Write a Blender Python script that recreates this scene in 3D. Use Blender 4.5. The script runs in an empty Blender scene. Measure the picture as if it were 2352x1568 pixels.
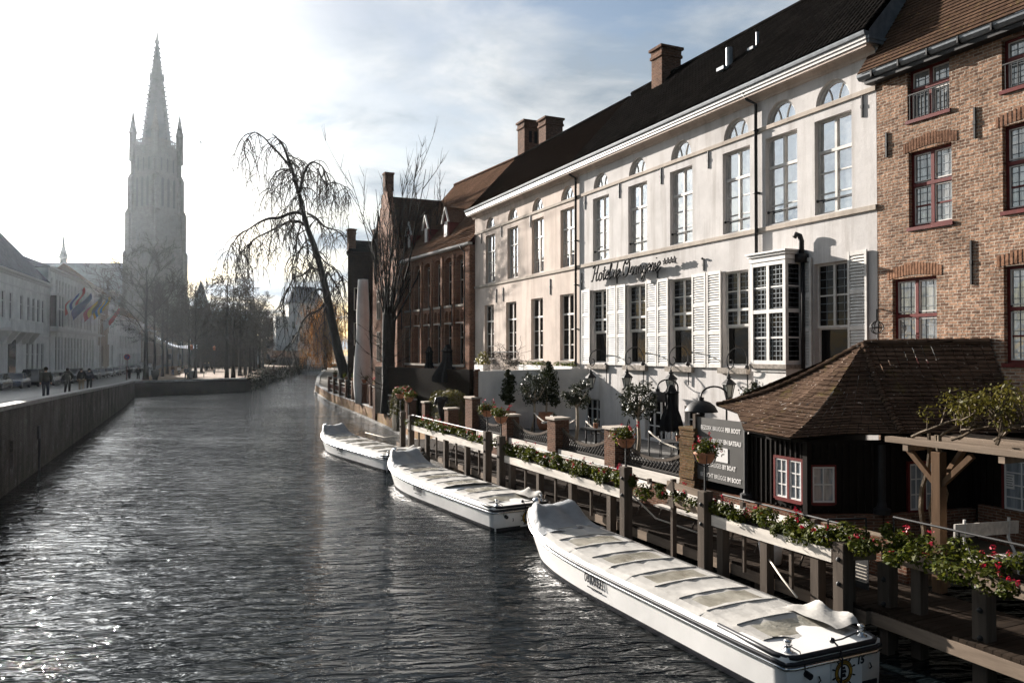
import bpy, bmesh, math, random
import numpy as np
from mathutils import Vector, Matrix
C = bpy.context.scene.collection
SC = bpy.context.scene
R = random.Random(11)
PI = math.pi
def rad(a): return math.radians(a)

# ------------------------------------------------------------------ camera model (also used to survey the place)
F = 1805.; CX = 1176.; CY = 784.; H = 5.5
YAW = rad(24.65); PIT = math.atan(26 / F)
def ray(px, py):
    x = (px - CX) / F; u = (CY - py) / F
    d2 = math.cos(PIT) - u * math.sin(PIT); u2 = math.sin(PIT) + u * math.cos(PIT)
    return (x * math.cos(YAW) + d2 * math.sin(YAW), d2 * math.cos(YAW) - x * math.sin(YAW), u2)
def onX(px, py, X): r = ray(px, py); t = X / r[0]; return Vector((X, r[1] * t, H + r[2] * t))
def onY(px, py, Y): r = ray(px, py); t = Y / r[1]; return Vector((r[0] * t, Y, H + r[2] * t))
def onZ(px, py, z): r = ray(px, py); t = (z - H) / r[2]; return Vector((r[0] * t, r[1] * t, z))
def onD(px, py, D): r = ray(px, py); t = D / (r[0] * math.sin(YAW) + r[1] * math.cos(YAW)); return Vector((r[0] * t, r[1] * t, H + r[2] * t))

# ------------------------------------------------------------------ mesh builder
class MB:
    def __init__(s, M=None): s.v = []; s.f = []; s.m = []; s.M = M
    def add(s, vs, fs, mi=0):
        o = len(s.v)
        if s.M is not None: vs = [s.M @ Vector(p) for p in vs]
        s.v.extend([tuple(p) for p in vs]); s.f.extend([tuple(i + o for i in f) for f in fs]); s.m.extend([mi] * len(fs))
    def box(s, x0, x1, y0, y1, z0, z1, mi=0):
        s.add([(x0,y0,z0),(x1,y0,z0),(x1,y1,z0),(x0,y1,z0),(x0,y0,z1),(x1,y0,z1),(x1,y1,z1),(x0,y1,z1)],
              [(3,2,1,0),(4,5,6,7),(0,1,5,4),(1,2,6,5),(2,3,7,6),(3,0,4,7)], mi)
    def cbox(s, x0, x1, y0, y1, z0, z1, c=.01, mi=0):   # box with chamfered upright edges and top
        pts = [(x0+c,y0),(x1-c,y0),(x1,y0+c),(x1,y1-c),(x1-c,y1),(x0+c,y1),(x0,y1-c),(x0,y0+c)]
        inn = [(min(max(x,x0+c),x1-c), min(max(y,y0+c),y1-c)) for x, y in pts]
        vs = [(x,y,z0) for x,y in pts] + [(x,y,z1-c) for x,y in pts] + [(x,y,z1) for x,y in inn]
        fs = [tuple(range(7,-1,-1)), tuple(range(16,24))]
        for k in (0, 8):
            for i in range(8): j = (i+1) % 8; fs.append((k+i, k+j, k+8+j, k+8+i))
        s.add(vs, fs, mi)
    def quad(s, a, b, c, d, mi=0): s.add([a,b,c,d], [(0,1,2,3)], mi)
    def beam(s, p, q, w, h, up=(0,0,1), mi=0):
        p = Vector(p); q = Vector(q); d = (q-p).normalized(); up = Vector(up)
        if abs(d.dot(up)) > .98: up = Vector((1,0,0))
        r = d.cross(up).normalized(); u = r.cross(d)
        r = r*w/2; u = u*h/2
        s.add([p-r-u,p+r-u,p+r+u,p-r+u,q-r-u,q+r-u,q+r+u,q-r+u], [(3,2,1,0),(4,5,6,7),(0,1,5,4),(1,2,6,5),(2,3,7,6),(3,0,4,7)], mi)
    def tube(s, pts, rs, n=6, cap=True, mi=0):
        pts = [Vector(p) for p in pts]
        if not isinstance(rs, (list, tuple)): rs = [rs]*len(pts)
        vs = []; fs = []
        t0 = (pts[1]-pts[0]).normalized()
        a = t0.cross(Vector((0,0,1)))
        if a.length < .1: a = t0.cross(Vector((1,0,0)))
        a.normalize()
        for i, p in enumerate(pts):
            t = (pts[min(i+1,len(pts)-1)] - pts[max(i-1,0)])
            t = t.normalized() if t.length > 1e-9 else t0
            a = a - t*a.dot(t)
            if a.length < 1e-6: a = t.orthogonal()
            a.normalize(); b = t.cross(a)
            for k in range(n):
                an = 2*PI*k/n; vs.append(p + (a*math.cos(an) + b*math.sin(an))*rs[i])
        for i in range(len(pts)-1):
            for k in range(n):
                j = (k+1) % n; fs.append((i*n+k, i*n+j, (i+1)*n+j, (i+1)*n+k))
        if cap: fs.append(tuple(range(n-1,-1,-1))); fs.append(tuple((len(pts)-1)*n+k for k in range(n)))
        s.add(vs, fs, mi)
    def lathe(s, prof, c=(0,0,0), n=16, mi=0, ph=0):
        vs = []; fs = []
        for r, z in prof:
            for k in range(n): an = 2*PI*k/n+ph; vs.append((c[0]+r*math.cos(an), c[1]+r*math.sin(an), c[2]+z))
        m = len(prof)
        for i in range(m-1):
            for k in range(n): j = (k+1) % n; fs.append((i*n+k, i*n+j, (i+1)*n+j, (i+1)*n+k))
        fs.append(tuple(range(n-1,-1,-1))); fs.append(tuple((m-1)*n+k for k in range(n)))
        s.add(vs, fs, mi)
    def prism(s, poly, ext, mi=0):       # closed 3-D polygon pushed along ext
        n = len(poly); e = Vector(ext); vs = [Vector(p) for p in poly] + [Vector(p)+e for p in poly]
        s.add(vs, [tuple(range(n-1,-1,-1)), tuple(range(n,2*n))] + [(i,(i+1)%n,n+(i+1)%n,n+i) for i in range(n)], mi)
    def ball(s, c, r, n=10, m=6, mi=0, sq=(1,1,1)):
        prof = [(max(.001, math.sin(PI*i/m))*r, -math.cos(PI*i/m)*r) for i in range(m+1)]
        o = len(s.v); M = s.M; s.M = None
        vs = []
        t = MB(); t.lathe(prof, (0,0,0), n)
        s.M = M
        s.add([(c[0]+p[0]*sq[0], c[1]+p[1]*sq[1], c[2]+p[2]*sq[2]) for p in t.v], t.f, mi)
    def join(s, o, mi=0): s.add(o.v, o.f, mi) if not o.m or max(o.m) == 0 else [s.add(o.v, o.f, 0)]
    def build(s, name, mat, parent=None, smooth=False, kind=None):
        me = bpy.data.meshes.new(name)
        off = Vector((0,0,0))
        if parent is not None:
            p = parent
            while p.parent: p = p.parent
            off = p.location
        me.from_pydata([tuple(Vector(v)-off) for v in s.v] if off.length else s.v, [], s.f)
        for m in (mat if isinstance(mat, (list, tuple)) else [mat]): me.materials.append(m)
        if any(s.m): me.polygons.foreach_set('material_index', s.m)
        if smooth is True: me.polygons.foreach_set('use_smooth', [True]*len(me.polygons))
        o = bpy.data.objects.new(name, me); C.objects.link(o)
        if smooth == 'auto': me.shade_auto_smooth if False else None
        if parent is not None: o.parent = parent
        if kind: o['kind'] = kind
        return o
def tag(o, label, cat, group=None, kind=None):
    o['label'] = label; o['category'] = cat
    if group: o['group'] = group
    if kind: o['kind'] = kind
    return o
def thing(name, label, cat, loc=(0,0,0), group=None):
    o = bpy.data.objects.new(name, None); C.objects.link(o); o.empty_display_size = .2
    o.location = loc
    return tag(o, label, cat, group)
def dup(root, loc=None, rotz=None, label=None, scale=None, group=None):
    r = root.copy(); C.objects.link(r)
    if loc is not None: r.location = loc
    if rotz is not None: r.rotation_euler = (0,0,rotz)
    if scale is not None: r.scale = scale if hasattr(scale, '__len__') else (scale,)*3
    if label: r['label'] = label
    if group: r['group'] = group
    for ch in list(root.children):
        c = ch.copy(); C.objects.link(c); c.parent = r
        for g in list(ch.children):
            d = g.copy(); C.objects.link(d); d.parent = c
    return r
def frame(ox, oy, az, flip=False):
    """facade frame: u runs along azimuth az (deg, from +Y towards +X), v points out of the wall (left of u), z up"""
    a = rad(az); u = Vector((math.sin(a), math.cos(a), 0)); v = Vector((-math.cos(a), math.sin(a), 0))
    if flip: v = -v
    return Matrix(((u.x, v.x, 0, ox), (u.y, v.y, 0, oy), (0, 0, 1, 0), (0, 0, 0, 1)))
def text_mesh(txt, size, M, depth=.004, bold=0, shear=0, align='CENTER', spacing=1.0):
    cu = bpy.data.curves.new('t', 'FONT'); cu.body = txt; cu.size = size; cu.extrude = depth; cu.offset = bold
    cu.shear = shear; cu.align_x = align; cu.align_y = 'CENTER'; cu.space_character = spacing; cu.resolution_u = 3
    ob = bpy.data.objects.new('t', cu); C.objects.link(ob)
    dg = bpy.context.evaluated_depsgraph_get(); me = bpy.data.meshes.new_from_object(ob.evaluated_get(dg))
    mb = MB(M); mb.add([tuple(v.co) for v in me.vertices], [tuple(p.vertices) for p in me.polygons])
    bpy.data.objects.remove(ob); bpy.data.curves.remove(cu); bpy.data.meshes.remove(me)
    return mb
def text_frame(p, right, up):
    r = Vector(right).normalized(); u = Vector(up).normalized(); n = r.cross(u)
    return Matrix(((r.x,u.x,n.x,p[0]),(r.y,u.y,n.y,p[1]),(r.z,u.z,n.z,p[2]),(0,0,0,1)))

def smooth(P, k=3):
    P = [Vector(p) for p in P]; out = []
    for i in range(len(P)-1):
        p0 = P[max(0,i-1)]; p1 = P[i]; p2 = P[i+1]; p3 = P[min(len(P)-1,i+2)]
        for j in range(k):
            t_ = j/k; out.append(.5*((2*p1)+(p2-p0)*t_+(2*p0-5*p1+4*p2-p3)*t_*t_+(3*p1-p0-3*p2+p3)*t_**3))
    out.append(P[-1]); return out
# ------------------------------------------------------------------ materials
def srgb(r, g, b):
    f = lambda c: (c/255/12.92) if c/255 <= .04045 else ((c/255+.055)/1.055)**2.4
    return (f(r), f(g), f(b))
class NT:
    def __init__(s, name):
        s.m = bpy.data.materials.new(name); s.m.use_nodes = True; s.t = s.m.node_tree
        s.bsdf = s.t.nodes['Principled BSDF']; s.out = s.t.nodes['Material Output']
    def n(s, typ, **kw):
        nd = s.t.nodes.new('ShaderNode'+typ)
        for k, v in kw.items():
            if k.startswith('_'): nd.inputs[int(k[1:])].default_value = v
            elif k in nd.inputs.keys() if False else hasattr(nd, k): setattr(nd, k, v)
            else: nd.inputs[k.replace('__', ' ')].default_value = v
        return nd
    def l(s, a, b): s.t.links.new(a, b)
    def set(s, **kw):
        for k, v in kw.items(): s.bsdf.inputs[k.replace('_', ' ')].default_value = v
def c4(c): return (c[0], c[1], c[2], 1)
def coords(t, scale=(1,1,1), src='Object'):
    tc = t.n('TexCoord'); mp = t.n('Mapping'); mp.inputs['Scale'].default_value = scale
    t.l(tc.outputs[src], mp.inputs['Vector']); return mp.outputs['Vector']
def ramp(t, fac, stops):
    r = t.n('ValToRGB'); e = r.color_ramp.elements
    while len(e) < len(stops): e.new(.5)
    for i, (p, c) in enumerate(stops):
        e[i].position = p; e[i].color = c4(c) if hasattr(c, '__len__') else (c, c, c, 1)
    t.l(fac, r.inputs['Fac']); return r.outputs['Color']
def mix(t, fac, a, b, mode='MIX'):
    m = t.n('MixRGB', blend_type=mode)
    for s, i in ((fac, 0), (a, 1), (b, 2)):
        if hasattr(s, 'is_linked'): t.l(s, m.inputs[i])
        elif hasattr(s, '__len__'): m.inputs[i].default_value = c4(s)
        else: m.inputs[i].default_value = s if i == 0 else (s, s, s, 1)
    return m.outputs['Color']
def noise(t, vec, scale, detail=4, rough=.55, dist=0):
    n = t.n('TexNoise'); n.inputs['Scale'].default_value = scale; n.inputs['Detail'].default_value = detail
    n.inputs['Roughness'].default_value = rough; n.inputs['Distortion'].default_value = dist
    t.l(vec, n.inputs['Vector']); return n.outputs['Fac']
def bump(t, h, dist, strength=1.0):
    b = t.n('Bump'); b.inputs['Distance'].default_value = dist; b.inputs['Strength'].default_value = strength
    t.l(h, b.inputs['Height']); t.l(b.outputs['Normal'], t.bsdf.inputs['Normal'])
def mat(name, col, rough=.7, var=.18, nscale=3., metal=0., spec=.2, bdist=0., bscale=20., stretch=(1,1,1), coat=0., col2=None, island=0.):
    t = NT(name); v = coords(t, stretch)
    f = noise(t, v, nscale)
    c2 = col2 if col2 else tuple(min(1, x*(1+var*1.2)) for x in col)
    c1 = tuple(x*(1-var) for x in col)
    c = ramp(t, f, [(.3, c1), (.7, c2)])
    if island:
        g = t.n('NewGeometry'); k = ramp(t, g.outputs['Random Per Island'], [(0, 1-island), (1, 1+island*.8)])
        c = mix(t, 1., c, k, 'MULTIPLY')
    t.l(c, t.bsdf.inputs['Base Color'])
    t.set(Roughness=rough, Metallic=metal, Specular_IOR_Level=spec, Coat_Weight=coat)
    if bdist: bump(t, noise(t, v, bscale, 5), bdist)
    return t.m
def wallvec(t, zs=1.0, sx=1., sy=1.):
    g = t.n('TexCoord'); s = t.n('SeparateXYZ'); t.l(g.outputs['Object'], s.inputs[0])
    a = t.n('Math', operation='MULTIPLY'); t.l(s.outputs[0], a.inputs[0]); a.inputs[1].default_value = sx
    b = t.n('Math', operation='MULTIPLY_ADD'); t.l(s.outputs[1], b.inputs[0]); b.inputs[1].default_value = sy; t.l(a.outputs[0], b.inputs[2])
    z = t.n('Math', operation='MULTIPLY'); t.l(s.outputs[2], z.inputs[0]); z.inputs[1].default_value = zs
    c = t.n('CombineXYZ'); t.l(b.outputs[0], c.inputs[0]); t.l(z.outputs[0], c.inputs[1])
    return c.outputs[0], g.outputs['Object'], s
def brick(name, c1, c2, mortar, bw=.26, bh=.075, ms=.012, rough=.85, bd=.012, stain=.5, moss=None, mossz=(0,0), white=None, sy=1., sx=1., streak=0.):
    t = NT(name); v, ob, sep = wallvec(t, 1., sx, sy)
    # wobble the courses a little
    nz = t.n('TexNoise'); nz.inputs['Scale'].default_value = 2.2; t.l(ob, nz.inputs['Vector'])
    vm = t.n('VectorMath', operation='MULTIPLY_ADD'); t.l(nz.outputs['Color'], vm.inputs[0]); vm.inputs[1].default_value = (.03,.03,0); t.l(v, vm.inputs[2])
    b = t.n('TexBrick', offset=.5); b.inputs['Scale'].default_value = 1
    b.inputs['Brick Width'].default_value = bw; b.inputs['Row Height'].default_value = bh; b.inputs['Mortar Size'].default_value = ms
    b.inputs['Mortar Smooth'].default_value = .3; b.inputs['Bias'].default_value = -.1
    b.inputs['Color1'].default_value = c4(c1); b.inputs['Color2'].default_value = c4(c2); b.inputs['Mortar'].default_value = c4(mortar)
    t.l(vm.outputs[0], b.inputs['Vector'])
    f = noise(t, ob, .7, 6, .65); col = mix(t, 1., b.outputs['Color'], ramp(t, f, [(.25, 1-stain), (.75, 1+stain*.45)]), 'MULTIPLY')
    f2 = noise(t, v, 9, 2); col = mix(t, 1., col, ramp(t, f2, [(.3, .72), (.7, 1.28)]), 'MULTIPLY')
    if white:
        f3 = noise(t, ob, 1.7, 8, .7); col = mix(t, ramp(t, f3, [(.56, 0.), (.68, .7)]), col, white)
    if streak:
        v9 = coords(t, (1.3,1.3,.10)); f9 = noise(t, v9, 1.0, 5, .6); col = mix(t, 1., col, ramp(t, f9, [(.36, 1-streak), (.56, 1.)]), 'MULTIPLY')
    if moss:
        mr = t.n('MapRange'); mr.inputs[1].default_value = mossz[0]; mr.inputs[2].default_value = mossz[1]; mr.inputs[3].default_value = 1; mr.inputs[4].default_value = 0
        t.l(sep.outputs[2], mr.inputs[0]); f4 = noise(t, ob, 1.3, 6, .7)
        mu = t.n('Math', operation='MULTIPLY_ADD'); t.l(f4, mu.inputs[0]); mu.inputs[1].default_value = 2.2; mu.inputs[2].default_value = -.75
        m2 = t.n('Math', operation='MULTIPLY', use_clamp=True); t.l(mu.outputs[0], m2.inputs[0]); t.l(mr.outputs[0], m2.inputs[1])
        col = mix(t, m2.outputs[0], col, moss)
    t.l(col, t.bsdf.inputs['Base Color']); t.set(Roughness=rough, Specular_IOR_Level=.03)
    inv = t.n('Math', operation='MULTIPLY_ADD'); t.l(b.outputs['Fac'], inv.inputs[0]); inv.inputs[1].default_value = -1; t.l(f2, inv.inputs[2])
    bump(t, inv.outputs[0], bd)
    return t.m
def tile(name, c1, c2, tw=.18, th=.16, rough=.75, bd=.02, stain=.4, spots=None, sx=1., sy=1., sl=1.3):
    """roof tiles: courses by height, joints along the eaves"""
    t = NT(name); v, ob, sep = wallvec(t, sl, sx, sy)
    b = t.n('TexBrick', offset=.5); b.inputs['Scale'].default_value = 1
    b.inputs['Brick Width'].default_value = tw; b.inputs['Row Height'].default_value = th; b.inputs['Mortar Size'].default_value = .007
    b.inputs['Mortar Smooth'].default_value = .2; b.inputs['Bias'].default_value = 0
    b.inputs['Color1'].default_value = c4(c1); b.inputs['Color2'].default_value = c4(c2); b.inputs['Mortar'].default_value = c4(tuple(x*.25 for x in c1))
    t.l(v, b.inputs['Vector'])
    f = noise(t, ob, .8, 6, .7); col = mix(t, 1., b.outputs['Color'], ramp(t, f, [(.25, 1-stain), (.75, 1+stain*.5)]), 'MULTIPLY')
    if spots:
        f3 = noise(t, ob, 11, 3, .6); col = mix(t, ramp(t, f3, [(.66, 0.), (.70, .8)]), col, spots)
        f5 = noise(t, ob, 2.3, 5, .7); col = mix(t, ramp(t, f5, [(.58, 0.), (.75, .5)]), col, (.16,.13,.04))
    t.l(col, t.bsdf.inputs['Base Color']); t.set(Roughness=rough, Specular_IOR_Level=0.)
    # saw-tooth courses
    s = t.n('SeparateXYZ'); t.l(v, s.inputs[0]); d = t.n('Math', operation='DIVIDE'); t.l(s.outputs[1], d.inputs[0]); d.inputs[1].default_value = th
    fr = t.n('Math', operation='FRACT'); t.l(d.outputs[0], fr.inputs[0])
    h = t.n('Math', operation='MULTIPLY_ADD'); t.l(fr.outputs[0], h.inputs[0]); h.inputs[1].default_value = -1.; 
    m = t.n('Math', operation='MULTIPLY'); t.l(b.outputs['Fac'], m.inputs[0]); m.inputs[1].default_value = -.6; t.l(m.outputs[0], h.inputs[2])
    bump(t, h.outputs[0], bd)
    return t.m
def plaster(name, col, dirt=(.3,.24,.19), amt=.5, rough=.85, streak=True):
    t = NT(name); v = coords(t)
    f = noise(t, v, .55, 7, .62); c = ramp(t, f, [(.3, tuple(x*.78 for x in col)), (.68, tuple(min(1,x*1.1) for x in col))])
    if streak:
        v2 = coords(t, (2.2,2.2,.16)); f2 = noise(t, v2, 1.2, 6, .65); c = mix(t, ramp(t, f2, [(.48, 0.), (.78, amt)]), c, dirt)
    f3 = noise(t, v, 5, 6, .7); c = mix(t, ramp(t, f3, [(.6, 0.), (.75, amt*.5)]), c, dirt)
    f5 = noise(t, v, 30, 3); c = mix(t, 1., c, ramp(t, f5, [(.3, .93), (.7, 1.05)]), 'MULTIPLY')
    t.l(c, t.bsdf.inputs['Base Color']); t.set(Roughness=rough, Specular_IOR_Level=.05)
    bump(t, noise(t, v, 7, 8, .6), .005)
    return t.m
def wood(name, col, rough=.7, sc=(1,1,1), spec=.06):
    t = NT(name); v = coords(t, sc); f = noise(t, v, 6, 6, .65, .4)
    c = ramp(t, f, [(.25, tuple(x*.55 for x in col)), (.55, col), (.8, tuple(min(1,x*1.3) for x in col))])
    g = t.n('NewGeometry'); c = mix(t, 1., c, ramp(t, g.outputs['Random Per Island'], [(0,.75),(1,1.2)]), 'MULTIPLY')
    t.l(c, t.bsdf.inputs['Base Color']); t.set(Roughness=rough, Specular_IOR_Level=spec); bump(t, f, .004)
    return t.m
def glass(name, col=(.015,.018,.02), rough=.03, wob=.0025, spec=.9, curtain=None, metal=0.):
    t = NT(name); v = coords(t)
    if curtain:
        v2 = coords(t, (5,5,.5)); f = noise(t, v2, 3, 3); t.l(ramp(t, f, [(.3, tuple(x*.5 for x in curtain)), (.7, curtain)]), t.bsdf.inputs['Base Color'])
    else: t.set(Base_Color=c4(col))
    t.set(Roughness=rough, Specular_IOR_Level=spec, IOR=1.6, Metallic=metal)
    bump(t, noise(t, v, 1.6, 2), wob*4); return t.m
def leaf(name, col, col2, rough=.5, trans=.25, spec=.25):
    t = NT(name); g = t.n('NewGeometry')
    v = coords(t); f = noise(t, v, 3, 3)
    c = mix(t, g.outputs['Random Per Island'], col, col2); c = mix(t, 1., c, ramp(t, f, [(.3,.6),(.7,1.35)]), 'MULTIPLY')
    t.l(c, t.bsdf.inputs['Base Color']); t.set(Roughness=rough, Specular_IOR_Level=spec)
    tr = t.n('BsdfTranslucent'); t.l(c, tr.inputs['Color']); mx = t.n('MixShader'); mx.inputs[0].default_value = trans
    t.l(t.bsdf.outputs[0], mx.inputs[1]); t.l(tr.outputs[0], mx.inputs[2]); t.l(mx.outputs[0], t.out.inputs['Surface']); return t.m

M_ = {}
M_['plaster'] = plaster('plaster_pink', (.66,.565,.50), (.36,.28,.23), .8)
M_['plaster_white'] = plaster('plaster_white', (.72,.69,.66), (.40,.37,.34), .4)
M_['plaster_pale_shade'] = plaster('plaster_pale_shade', (.615,.59,.575), (.33,.30,.275), .8)  # whiter plaster of the hotel's near part; its grey paints in soft shade
M_['stone'] = plaster('stone_band', (.50,.44,.38), (.2,.17,.14), .6)
M_['oldstone'] = mat('sill_stone', (.25,.22,.19), .9, .4, 9, bdist=.01, bscale=30)
M_['white'] = mat('white_paint', (.66,.64,.62), .45, .06, 5)
M_['whitedirty'] = mat('white_paint_weathered', (.60,.575,.54), .55, .14, 4, col2=(.68,.66,.63))
M_['black'] = mat('black_iron', (.014,.014,.015), .6, .3, 8, spec=.3)
M_['blackmatt'] = mat('black_cloth', (.012,.012,.013), .85, .3, 5)
M_['glass'] = glass('window_glass', (.72,.74,.76), metal=.85); M_['glasslow'] = glass('window_glass_dark', (.004,.004,.004), .04, .0012, .15)
M_['carglass'] = glass('car_glass', (.01,.012,.014), .05, .0005, .5)
M_['glasscurtain'] = glass('window_glass_curtain', curtain=(.62,.62,.6), spec=.7, metal=.5)
M_['glasslace'] = glass('window_lace', curtain=(.34,.37,.40), spec=.5)
M_['pantile'] = tile('pantile_black', (.009,.0085,.008), (.018,.016,.015), .24, .3, .8, .03, .4)
M_['tile_b'] = tile('roof_tile_red', (.135,.083,.058), (.175,.108,.076), .17, .15, .85, .018, .4)
M_['tile_t'] = tile('roof_tile_brown', (.080,.053,.039), (.125,.083,.060), .2, .14, .85, .01, .45, spots=(.55,.48,.42))
M_['tile_k'] = tile('roof_tile_house', (.085,.055,.041), (.12,.075,.052), .18, .13, .8, .02, .4, spots=(.3,.2,.08))
M_['brick_k'] = brick('brick_old_yellow', (.40,.238,.158), (.14,.08,.058), (.42,.35,.285), .24, .078, .014, stain=.6, bd=.018)
M_['brick_b'] = brick('brick_red_dark', (.38,.18,.11), (.23,.115,.075), (.36,.28,.22), .24, .075, .01, stain=.4)
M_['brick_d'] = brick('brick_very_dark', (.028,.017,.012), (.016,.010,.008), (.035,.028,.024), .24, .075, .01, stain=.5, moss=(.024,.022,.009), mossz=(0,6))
M_['brick_pier'] = brick('brick_pier', (.17,.08,.05), (.095,.045,.03), (.22,.175,.135), .22, .07, .01, stain=.35)
M_['brick_old'] = brick('brick_mossy', (.20,.10,.055), (.10,.053,.033), (.17,.13,.10), .22, .07, .012, stain=.6, moss=(.13,.10,.028), mossz=(.5,6.5))
M_['brick_quay'] = brick('brick_quay', (.135,.115,.10), (.095,.082,.072), (.16,.145,.13), .25, .075, .01, stain=.6, streak=.6, white=(.26,.25,.23), moss=(.05,.048,.03), mossz=(.2,1.2))
M_['brick_rq'] = brick('brick_right_quay', (.36,.19,.12), (.24,.13,.085), (.38,.3,.24), .25, .075, .01, stain=.55, white=(.5,.42,.36), moss=(.22,.17,.03), mossz=(.1,1.5))
M_['chimney'] = brick('brick_chimney', (.22,.115,.075), (.13,.07,.05), (.24,.19,.15), .24, .075, .01, stain=.5)
M_['darkwood'] = wood('dark_stained_boards', (.012,.0095,.008), .55, (1,1,.15))
M_['deckwood'] = wood('deck_boards', (.030,.021,.015), .85, (.2,2,1))
M_['greywood'] = wood('grey_weathered_wood', (.095,.077,.063), .85, (1,1,.12))
M_['beamwood'] = wood('weathered_beam', (.22,.17,.13), .8, (1,.12,1))
M_['oak'] = wood('oak_post', (.105,.064,.038), .75, (1,1,.12))
M_['whitewood'] = wood('white_painted_plank', (.62,.575,.52), .55, (1,.1,1))
M_['redframe'] = mat('dark_red_paint', (.115,.018,.016), .45, .2, 6)
M_['lead'] = mat('zinc', (.20,.22,.24), .5, .2, 6, metal=.3)
M_['steel'] = mat('polished_steel', (.62,.62,.62), .2, .1, 6, metal=1.)
M_['chain'] = mat('rope', (.55,.5,.43), .8, .2, 30)
M_['terracotta'] = mat('terracotta', (.33,.15,.085), .75, .25, 6)
M_['bark'] = mat('bark', (.020,.016,.013), .9, .4, 6, bdist=.03, bscale=9, stretch=(1,1,.3))
M_['twig'] = mat('twig', (.030,.022,.016), .85, .3, 3)
M_['barkpale'] = mat('olive_bark', (.30,.25,.19), .85, .3, 12, bdist=.01, bscale=25, stretch=(1,1,.3))
M_['olive'] = leaf('olive_leaves', (.05,.056,.034), (.024,.028,.014), .45, .12, .2)
M_['laurel'] = leaf('dark_laurel_leaves', (.035,.042,.013), (.014,.02,.006), .45, .1, .15)
M_['ger'] = leaf('geranium_leaves', (.095,.10,.012), (.03,.045,.007), .55, .35, .1)
M_['hedge'] = leaf('clipped_hedge_leaves', (.115,.095,.022), (.045,.05,.012), .5, .25)
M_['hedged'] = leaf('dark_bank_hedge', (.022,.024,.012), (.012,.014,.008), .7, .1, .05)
M_['red'] = leaf('red_petals', (.42,.010,.022), (.30,.008,.03), .5, .25)
M_['willow'] = leaf('orange_willow_leaves', (.36,.17,.025), (.22,.09,.015), .6, .35)
M_['skin'] = mat('skin', (.45,.28,.2), .6, .08, 8)
# ------------------------------------------------------------------ camera
cam = bpy.data.cameras.new('camera'); cam.sensor_width = 36; cam.lens = F/2352*36; cam.clip_end = 3000; cam.clip_start = .1
co = bpy.data.objects.new('camera', cam); C.objects.link(co); co.location = (0,0,H)
co.rotation_euler = (PI/2 + PIT, 0, -YAW); SC.camera = co
SC.view_settings.view_transform = 'Standard'; SC.view_settings.look = 'None'; SC.view_settings.gamma = 1; SC.view_settings.use_curve_mapping = False
SC.view_settings.exposure = 1.72
SC.render.engine = 'CYCLES'; SC.cycles.use_denoising = True
SC.cycles.max_bounces = 6; SC.cycles.diffuse_bounces = 3; SC.cycles.glossy_bounces = 3; SC.cycles.transmission_bounces = 4; SC.cycles.volume_bounces = 0
SC.cycles.transparent_max_bounces = 6; SC.cycles.sample_clamp_indirect = 4; SC.cycles.caustics_reflective = False; SC.cycles.caustics_refractive = False
# ------------------------------------------------------------------ sun and sky
SAZ = -13.5; SEL = 16.           # azimuth from +Y towards +X, elevation
sd = Vector((math.sin(rad(SAZ))*math.cos(rad(SEL)), math.cos(rad(SAZ))*math.cos(rad(SEL)), math.sin(rad(SEL))))
sl = bpy.data.lights.new('sun', 'SUN'); sl.energy = 5.; sl.angle = rad(.55); sl.color = (1., .925, .84)
so = bpy.data.objects.new('sun', sl); C.objects.link(so); so.rotation_euler = (-sd).to_track_quat('-Z', 'Y').to_euler(); so.location = (0, 0, 60)
w = bpy.data.worlds.new('World'); SC.world = w; w.use_nodes = True; wt = w.node_tree
class WT(NT):
    def __init__(s, t): s.t = t
W = WT(wt); bg = wt.nodes['Background']
sky = W.n('TexSky', sky_type='NISHITA', sun_disc=False); sky.sun_elevation = rad(SEL); sky.sun_rotation = rad(SAZ)
sky.air_density = 1.; sky.dust_density = 1.2; sky.ozone_density = 1.
tc = W.n('TexCoord'); sp = W.n('SeparateXYZ'); W.l(tc.outputs['Generated'], sp.inputs[0])
za = W.n('Math', operation='ADD'); W.l(sp.outputs[2], za.inputs[0]); za.inputs[1].default_value = .12
zm = W.n('Math', operation='MAXIMUM'); W.l(za.outputs[0], zm.inputs[0]); zm.inputs[1].default_value = .05
cb = W.n('CombineXYZ')
for i in (0, 1):
    d = W.n('Math', operation='DIVIDE'); W.l(sp.outputs[i], d.inputs[0]); W.l(zm.outputs[0], d.inputs[1]); W.l(d.outputs[0], cb.inputs[i])
f1 = noise(W, cb.outputs[0], 1.15, 9, .58, .35)
cm = ramp(W, f1, [(.37, 0.), (.55, 1.)])
f2 = noise(W, cb.outputs[0], 2.1, 7, .6, .3)
# cloud brightness: lit from behind near the sun (forward scattering)
dp = W.n('VectorMath', operation='DOT_PRODUCT'); W.l(tc.outputs['Generated'], dp.inputs[0]); dp.inputs[1].default_value = tuple(sd)
fs = ramp(W, dp.outputs['Value'], [(.35, .0), (.75, .008), (.9, .020), (.96, .10), (.985, .42), (1., 1.)])
cc = mix(W, 1., ramp(W, f2, [(.36, (2.5,3.0,3.5)), (.62, (6.2,6.3,6.3))]), 1., 'MULTIPLY')
br = W.n('MixRGB', blend_type='ADD'); br.inputs[0].default_value = 1; W.l(cc, br.inputs[1])
sc_ = mix(W, 1., fs, (60., 63., 65.), 'MULTIPLY'); W.l(sc_, br.inputs[2])
cmk = mix(W, 1., cm, ramp(W, dp.outputs['Value'], [(0., .05), (.55, 1.)]), 'MULTIPLY')
skd = mix(W, 1., sky.outputs['Color'], ramp(W, dp.outputs['Value'], [(0., .42), (.5, 1.)]), 'MULTIPLY')
full = mix(W, cmk, skd, br.outputs['Color'])
W.l(full, bg.inputs['Color']); bg.inputs['Strength'].default_value = .040

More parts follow.
